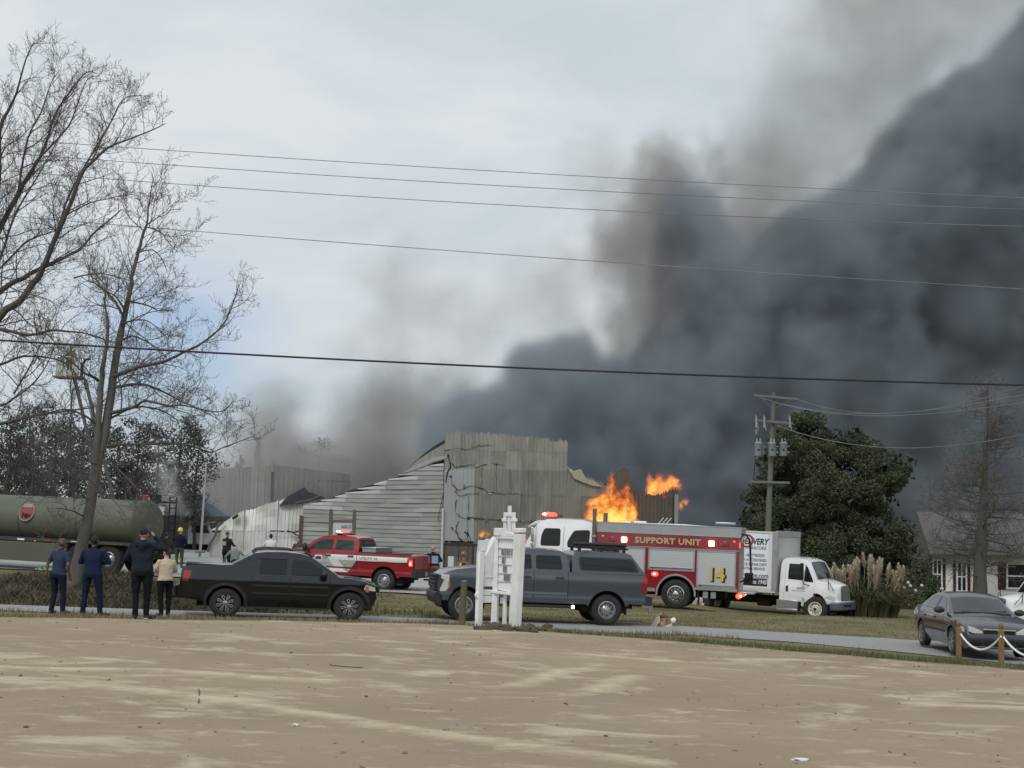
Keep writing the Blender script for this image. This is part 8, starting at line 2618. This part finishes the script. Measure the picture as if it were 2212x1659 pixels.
def twig_on(pts, r_, lb):
    P = [stand(*q) + Vector((0, 0, .012)) for q in pts]
    tag(MB().tube(P, r_, 5).build('fallen_twig', mat('twig_dark', rgb(.10, .08, .06), .9), None, smooth=60), lb, 'twig')
twig_on([(712, 1436), (718, 1439), (740, 1441), (784, 1444)], .007, 'long thin twig lying on the sand in mid field')
twig_on([(429, 1490), (431, 1496), (430, 1506)], .008, 'short bent twig on the sand at left')
twig_on([(430, 1512), (429, 1520)], .008, 'stub of twig just below the bent one')
# green pad under the trailer leg
gq = at(103, 1219, 63.0)
pad = tag(MB().lathe([(.62, 0), (.60, .06), (.40, .12), (.01, .14)], c=(0, 0, 0), seg=20).build('green_mat', mat('pale_green', rgb(.26, .42, .32), .6), None), 'pale green disc lying under the tank trailer', 'mat')
pad.location = (gq.x, 63.4, ground_z(gq.x, 63.4) + .05)
# white truck far back in the haze
vq = at(446, 1180, 117)
van = thing('white_work_truck', (vq.x, 117, ground_z(vq.x, 117)), 'white work truck parked in the haze left of the ruin', 'truck', math.radians(-20))
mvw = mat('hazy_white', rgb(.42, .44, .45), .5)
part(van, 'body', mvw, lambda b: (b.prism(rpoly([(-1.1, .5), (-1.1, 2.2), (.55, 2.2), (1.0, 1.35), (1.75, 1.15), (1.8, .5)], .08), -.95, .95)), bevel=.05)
for s in (-1, 1):
    part(van, 'window', m_glass, lambda b: (b.prism([(-.75, 1.35), (-.75, 1.95), (.05, 1.95), (.05, 1.35)], s * .955, s * .965)))
    part(van, 'window', m_glass, lambda b: (b.prism([(.18, 1.35), (.18, 1.95), (.48, 1.95), (.80, 1.35)], s * .955, s * .965)))
    for x in (-2.6, 1.15):
        wheel(van, x, s * .85, .42, .25, .26, 'steel', s)
part(van, 'windscreen', m_glass, lambda b: b.prism([(.60, 2.13), (.99, 1.40), (.985, 1.38), (.585, 2.11)], -.82, .82))
part(van, 'load_bed', m_arm if 'm_arm' in globals() else m_alu, lambda b: (b.box((-2.6, 0, .95), (2.9, 1.9, .2)), b.box((-2.6, .9, 1.3), (2.9, .06, .6)), b.box((-2.6, -.9, 1.3), (2.9, .06, .6))))
# ================================================================= smoke, flames and spray (voxel volumes)
def fractal(shape, beta, rs, lo=0.0):
    """isotropic noise field with a power-law spectrum, unit variance"""
    k = np.sqrt(sum(np.meshgrid(*[np.fft.fftfreq(n_)[:] ** 2 * 1.0 for n_ in shape[:-1]] + [np.fft.rfftfreq(shape[-1]) ** 2], indexing='ij')))
    k[0, 0, 0] = 1
    amp = k ** (-beta / 2)
    amp[k < lo] = 0
    amp[0, 0, 0] = 0
    f = np.fft.irfftn(amp * np.fft.rfftn(rs.standard_normal(shape)), s=shape, axes=(0, 1, 2))
    return f / f.std()
def sd_poly(X, Z, poly):
    """signed distance to a polygon, positive inside"""
    d2 = np.full(X.shape, 1e18)
    ins = np.zeros(X.shape, bool)
    n_ = len(poly)
    for i in range(n_):
        ax, az = poly[i]
        bx, bz = poly[(i + 1) % n_]
        ex, ez = bx - ax, bz - az
        t = np.clip(((X - ax) * ex + (Z - az) * ez) / (ex * ex + ez * ez + 1e-12), 0, 1)
        d2 = np.minimum(d2, (X - ax - t * ex) ** 2 + (Z - az - t * ez) ** 2)
        c = ((az > Z) != (bz > Z)) & (X < (bx - ax) * (Z - az) / (bz - az + 1e-12) + ax)
        ins ^= c
    return np.where(ins, 1, -1) * np.sqrt(d2)
def ss(a, b, v):
    t = np.clip((v - a) / (b - a), 0, 1)
    return t * t * (3 - 2 * t)
def volume_object(name, lo, step, dens, material):
    """one object whose volume grid is the array dens (nx, ny, nz), cell centres starting at lo"""
    nx_, ny_, nz_ = dens.shape
    me = bpy.data.meshes.new(name)
    n_ = dens.size
    me.vertices.add(n_)
    at_ = me.attributes.new('amount', 'FLOAT', 'POINT')
    at_.data.foreach_set('value', dens.astype(np.float32).ravel())
    me.materials.append(material)
    o = link(name, me)
    g = bpy.data.node_groups.new(name + '_grid', 'GeometryNodeTree')
    g.interface.new_socket('Geometry', in_out='INPUT', socket_type='NodeSocketGeometry')
    g.interface.new_socket('Geometry', in_out='OUTPUT', socket_type='NodeSocketGeometry')
    N = g.nodes.new
    gi, go = N('NodeGroupInput'), N('NodeGroupOutput')
    vc = N('GeometryNodeVolumeCube')
    hi = [lo[i] + step * (dens.shape[i] - 1) for i in range(3)]
    vc.inputs['Min'].default_value = lo
    vc.inputs['Max'].default_value = hi
    for a, r_ in zip('XYZ', dens.shape):
        vc.inputs['Resolution ' + a].default_value = r_
    pos = N('GeometryNodeInputPosition')
    sub = N('ShaderNodeVectorMath'); sub.operation = 'SUBTRACT'
    sub.inputs[1].default_value = lo
    scl = N('ShaderNodeVectorMath'); scl.operation = 'SCALE'
    scl.inputs['Scale'].default_value = 1.0 / step
    sep = N('ShaderNodeSeparateXYZ')
    g.links.new(pos.outputs[0], sub.inputs[0])
    g.links.new(sub.outputs[0], scl.inputs[0])
    g.links.new(scl.outputs[0], sep.inputs[0])
    def rnd(s_):
        m_ = N('ShaderNodeMath'); m_.operation = 'ROUND'
        g.links.new(s_, m_.inputs[0])
        return m_.outputs[0]
    def mad(s_, k_, add):
        m_ = N('ShaderNodeMath'); m_.operation = 'MULTIPLY_ADD'
        g.links.new(s_, m_.inputs[0])
        m_.inputs[1].default_value = k_
        if add is None: m_.inputs[2].default_value = 0
        else: g.links.new(add, m_.inputs[2])
        return m_.outputs[0]
    idx = mad(rnd(sep.outputs[0]), ny_ * nz_, mad(rnd(sep.outputs[1]), nz_, rnd(sep.outputs[2])))
    f2i = N('FunctionNodeFloatToInt')
    g.links.new(idx, f2i.inputs[0])
    na = N('GeometryNodeInputNamedAttribute'); na.data_type = 'FLOAT'
    na.inputs['Name'].default_value = 'amount'
    si = N('GeometryNodeSampleIndex'); si.data_type = 'FLOAT'; si.domain = 'POINT'
    g.links.new(gi.outputs[0], si.inputs['Geometry'])
    g.links.new(na.outputs['Attribute'], si.inputs['Value'])
    g.links.new(f2i.outputs[0], si.inputs['Index'])
    g.links.new(si.outputs[0], vc.inputs['Density'])
    smt = N('GeometryNodeSetMaterial')
    smt.inputs['Material'].default_value = material
    g.links.new(vc.outputs[0], smt.inputs['Geometry'])
    g.links.new(smt.outputs[0], go.inputs[0])
    md = o.modifiers.new('grid', 'NODES')
    md.node_group = g
    return o
def smoke_mat(name, col, k=1.0, aniso=0.0):
    m_ = NT(name)
    m_.t.nodes.remove(m_.b)
    out = [n_ for n_ in m_.t.nodes if n_.type == 'OUTPUT_MATERIAL'][0]
    pv = m_.n('ShaderNodeVolumePrincipled', {'Color': col, 'Density': k, 'Anisotropy': aniso})
    m_.l(pv.outputs[0], out.inputs['Volume'])
    return m_.m

YC = 128.0
STEP = 0.54
lo = (-42.0, 108.0, -1.0)
hi = (66.0, 152.0, 62.0)
shape = tuple(int(round((hi[i] - lo[i]) / STEP)) + 1 for i in range(3))
xs = lo[0] + STEP * np.arange(shape[0])
ys = lo[1] + STEP * np.arange(shape[1])
zs = lo[2] + STEP * np.arange(shape[2])
X2, Z2 = np.meshgrid(xs, zs, indexing='ij')
def wpoly(px):
    out = []
    for u_, v_ in px:
        p = at(u_, v_, YC)
        out.append((p.x, p.z))
    return out
rs = np.random.RandomState(5)
n_lo = fractal(shape, 5.0, rs)
n_hi = fractal(shape, 4.3, rs, lo=0.022)
n_fi = fractal(shape, 3.6, rs, lo=0.06)
billow = np.abs(n_hi)
yy = (ys - YC)[None, :, None]
def layer(px, thick, soft, amp, bil, roll=6.0, yc=0.0, grow=0.0):
    """rounded plume with a billowing skin: the outline in the picture plane, thick metres deep"""
    sd = sd_poly(X2, Z2, wpoly(px))
    sd = sd[:, None, :]
    depth = 1 - np.clip(sd / roll, -2, 1)                     # 0 deep inside, 1 at the outline
    v = 1 - np.sqrt(np.clip(depth, 0, 3) ** 2 + ((yy - yc) / thick) ** 2)
    v = v + grow + amp * n_lo * 0.5 - bil * (billow - 0.7) + .055 * n_fi
    return ss(0.0, soft, v)
D1 = [(900, 1060), (905, 930), (930, 880), (960, 850), (1000, 840), (1050, 842), (1085, 815), (1090, 770), (1120, 745), (1160, 745), (1200, 728), (1260, 735), (1300, 770), (1340, 770), (1400, 740), (1425, 700), (1420, 600), (1405, 520), (1400, 450), (1440, 415), (1500, 418), (1540, 470), (1562, 535), (1595, 560), (1640, 510), (1690, 465), (1760, 435), (1840, 395), (1880, 350), (1910, 290), (1960, 230), (2040, 180), (2130, 110), (2190, 60), (2300, -60), (2480, -260), (2700, -260), (2900, 1400), (900, 1400)]
M1 = [(1255, 530), (1275, 480), (1340, 455), (1375, 410), (1400, 375), (1470, 390), (1520, 430), (1480, 700), (1450, 830), (1290, 800), (1285, 640)]
M2 = [(380, 1260), (420, 980), (460, 880), (530, 815), (610, 820), (650, 870), (690, 830), (750, 770), (830, 750), (890, 800), (980, 820), (1000, 1260)]
L1 = [(1240, 480), (1220, 350), (1280, 280), (1340, 300), (1380, 320), (1440, 330), (1500, 400), (1580, 340), (1620, 220), (1690, 100), (1720, -20), (1740, -300), (2500, -300), (2330, 20), (2040, 260), (1880, 430), (1600, 620), (1400, 500)]
L2 = [(560, 860), (640, 720), (700, 560), (780, 470), (880, 450), (960, 540), (1050, 600), (1200, 500), (1290, 480), (1300, 760), (1120, 800), (1000, 900), (600, 930)]
L3 = [(370, 1100), (430, 985), (560, 950), (760, 960), (830, 1020), (740, 1120), (600, 1200), (370, 1210)]
dens = 0.30 * layer(D1, 15.0, 0.45, 0.10, 0.15, 4.5, grow=.10) * np.clip(1 + .10 * n_lo + .14 * n_fi, .4, 2)
thin = 0.19 * layer(M1, 9.0, 0.8, 0.25, 0.34, 4.0, grow=.15)
thin += 0.22 * layer(M2, 9.0, 1.1, 0.15, 0.18, 7.0, 9.0, .38)
thin += 0.050 * layer(L1, 12.0, 1.0, 0.30, 0.50, 8.0, grow=.2)
thin += 0.075 * layer(L2, 10.0, 1.2, 0.35, 0.40, 9.0, grow=.25)
thin += 0.115 * layer(L3, 6.0, 1.1, 0.25, 0.25, 5.0, -10.0, .2)
V1 = [(1490, 350), (1600, 330), (1720, 340), (1700, 520), (1620, 640), (1540, 600), (1500, 450)]
thin += 0.075 * layer(V1, 9.0, 1.0, 0.3, 0.4, 5.0, grow=.2)
C1 = [(1335, 395), (1375, 330), (1420, 312), (1500, 340), (1550, 390), (1480, 430), (1380, 425)]
thin += 0.20 * layer(C1, 5.0, 0.6, 0.4, 0.75, 3.0)
thin *= np.clip(1 + .35 * n_hi + .15 * n_fi, .1, 2.2)
# nothing leaves the box with a cut face
fade = np.ones(shape)
for ax, arr in enumerate((xs, ys, zs)):
    e_ = np.minimum(arr - lo[ax], hi[ax] - arr) / 3.0
    sh_ = [1, 1, 1]; sh_[ax] = -1
    if ax == 2: e_ = (hi[2] - arr) / 3.0
    fade *= np.clip(e_, 0, 1).reshape(sh_)
dens *= fade
thin *= fade
dens[dens < 0.0015] = 0
thin[thin < 0.0010] = 0
smoke = volume_object('smoke', lo, STEP, dens, smoke_mat('smoke_volume', rgb(.43, .482, .53), 1.0, 0.0))
tag(smoke, 'dark smoke rising from the burning building and drifting to the right', kind='stuff')
thin_smoke = volume_object('thin_smoke', (lo[0] + .23, lo[1] + .19, lo[2] + .27), STEP * 1.003, thin, smoke_mat('thin_smoke_volume', rgb(.55, .542, .525), 1.0, 0.1))
tag(thin_smoke, 'thin pale smoke spreading above and left of the dark plume', kind='stuff')
del n_lo, n_hi, n_fi, billow
# ---- flames and spray
def flame_mat():
    m_ = NT('flame_volume')
    m_.t.nodes.remove(m_.b)
    out = [n_ for n_ in m_.t.nodes if n_.type == 'OUTPUT_MATERIAL'][0]
    at_ = m_.n('ShaderNodeAttribute', attribute_name='density')
    rp = m_.n('ShaderNodeValToRGB')
    e_ = rp.color_ramp.elements
    e_[0].position, e_[0].color = 0.0, (.75, .05, .012, 1)
    e_[1].position, e_[1].color = 1.0, (1.0, .62, .14, 1)
    mid = rp.color_ramp.elements.new(.45)
    mid.color = (1.0, .24, .03, 1)
    em = m_.n('ShaderNodeEmission')
    mul = m_.n('ShaderNodeMath', operation='MULTIPLY')
    mul.inputs[1].default_value = 2.2
    m_.l(at_.outputs['Fac'], rp.inputs['Fac'])
    m_.l(rp.outputs['Color'], em.inputs['Color'])
    m_.l(at_.outputs['Fac'], mul.inputs[0])
    m_.l(mul.outputs[0], em.inputs['Strength'])
    ab = m_.n('ShaderNodeVolumeAbsorption', {'Color': rgb(.1, .05, .03)})
    mul2 = m_.n('ShaderNodeMath', operation='MULTIPLY')
    mul2.inputs[1].default_value = 1.3
    m_.l(at_.outputs['Fac'], mul2.inputs[0])
    m_.l(mul2.outputs[0], ab.inputs['Density'])
    ad = m_.n('ShaderNodeAddShader')
    m_.l(em.outputs[0], ad.inputs[0])
    m_.l(ab.outputs[0], ad.inputs[1])
    m_.l(ad.outputs[0], out.inputs['Volume'])
    return m_.m
M_FLAME = flame_mat()
def flame(px, Y, thick, label, seed, step=.055, gain=1.0, name='flames'):
    W_ = [(at(u_, v_, Y).x, at(u_, v_, Y).z) for u_, v_ in px]
    x0, x1 = min(p[0] for p in W_) - .4, max(p[0] for p in W_) + .4
    z0, z1 = min(p[1] for p in W_) - .2, max(p[1] for p in W_) + .5
    lo_ = (x0, Y - thick - .1, z0)
    shp = (int((x1 - x0) / step) + 1, int((2 * thick + .2) / step) + 1, int((z1 - z0) / step) + 1)
    rs_ = np.random.RandomState(seed)
    n1, n2 = fractal(shp, 3.0, rs_), fractal(shp, 3.2, rs_, lo=.02)
    xs_, zs_ = x0 + step * np.arange(shp[0]), z0 + step * np.arange(shp[2])
    ys_ = lo_[1] + step * np.arange(shp[1])
    X_, Z_ = np.meshgrid(xs_, zs_, indexing='ij')
    sd = sd_poly(X_, Z_, W_)[:, None, :]
    dep = 1 - np.clip(sd / (.34 * min(1, (x1 - x0) / 2)), -3, 1)
    v = 1 - np.sqrt(np.clip(dep, 0, 4) ** 2 + ((ys_ - Y)[None, :, None] / thick) ** 2)
    v = v + .30 * n1 - .35 * (np.abs(n2) - .6)
    hgt = ((zs_ - z0) / (z1 - z0))[None, None, :]
    d = ss(0, .85, v + .1) * (1.15 - .75 * hgt) * (.75 + .35 * np.clip(n1, -1.5, 1.5)) * gain
    d[d < .02] = 0
    for ax in range(3):
        i_ = np.arange(shp[ax])
        e_ = np.clip(np.minimum(i_, shp[ax] - 1 - i_) / 3.0, 0, 1)
        s_ = [1, 1, 1]; s_[ax] = -1
        d *= e_.reshape(s_)
    o = volume_object(name, lo_, step, d, M_FLAME)
    return tag(o, label, kind='stuff')
flame([(1262, 1126), (1264, 1098), (1274, 1080), (1290, 1070), (1304, 1060), (1312, 1052), (1320, 1026), (1329, 1040), (1336, 1056), (1346, 1050), (1356, 1044), (1372, 1072), (1378, 1108), (1382, 1128), (1330, 1138), (1290, 1132)], 99.75, .95, 'largest mass of orange flames bursting from the middle of the burning wall', 3)
flame([(1390, 1070), (1398, 1050), (1402, 1018), (1412, 1040), (1424, 1022), (1434, 1032), (1448, 1024), (1464, 1036), (1472, 1056), (1450, 1062), (1444, 1084), (1424, 1080), (1406, 1076)], 100.4, .7, 'second burst of flames above the brown wall, near its far end', 8)
flame([(1466, 1098), (1468, 1086), (1478, 1078), (1490, 1080), (1488, 1090), (1476, 1090), (1472, 1100)], 100.6, .4, 'small flame at the far right corner of the burning wall', 12, .04)
flame([(1034, 1158), (1036, 1150), (1042, 1144), (1050, 1142), (1058, 1148), (1060, 1158), (1048, 1162)], 99.9, .3, 'small flame low on the metal wall left of the church sign', 15, .03, 1.6)
flame([(1124, 1190), (1126, 1170), (1134, 1160), (1142, 1164), (1146, 1178), (1144, 1192)], 99.8, .3, 'low flame glimpsed between the church sign and the fire truck cab', 18, .04, .8)
# water thrown from the raised basket falling behind the trailer
WY = 84.0
px = [(318, 948), (346, 944), (362, 990), (384, 1050), (404, 1110), (360, 1112), (340, 1050), (326, 1000)]
Wp = [(at(u_, v_, WY).x, at(u_, v_, WY).z) for u_, v_ in px]
st_ = .14
x0, x1 = min(p[0] for p in Wp) - 1, max(p[0] for p in Wp) + 1
z0, z1 = min(p[1] for p in Wp) - .3, max(p[1] for p in Wp) + 1.5
shp = (int((x1 - x0) / st_) + 1, 18, int((z1 - z0) / st_) + 1)
rs_ = np.random.RandomState(2)
n1 = fractal(shp, 2.6, rs_)
X_, Z_ = np.meshgrid(x0 + st_ * np.arange(shp[0]), z0 + st_ * np.arange(shp[2]), indexing='ij')
sd = sd_poly(X_, Z_, Wp)[:, None, :]
yy_ = ((np.arange(18) - 8.5) / 7.0)[None, :, None]
v = 1 - np.sqrt(np.clip(1 - np.clip(sd / 1.0, -3, 1), 0, 4) ** 2 + yy_ ** 2) + .35 * n1
d = .42 * ss(0, .9, v)
d[:, :2] = 0; d[:, -2:] = 0
d[d < .01] = 0
tag(volume_object('water_spray', (x0, WY - 1.2, z0), st_, d, smoke_mat('spray_volume', rgb(.93, .95, .97), 1.0, .3)), 'pale water spray drifting down beyond the tank trailer', kind='stuff')
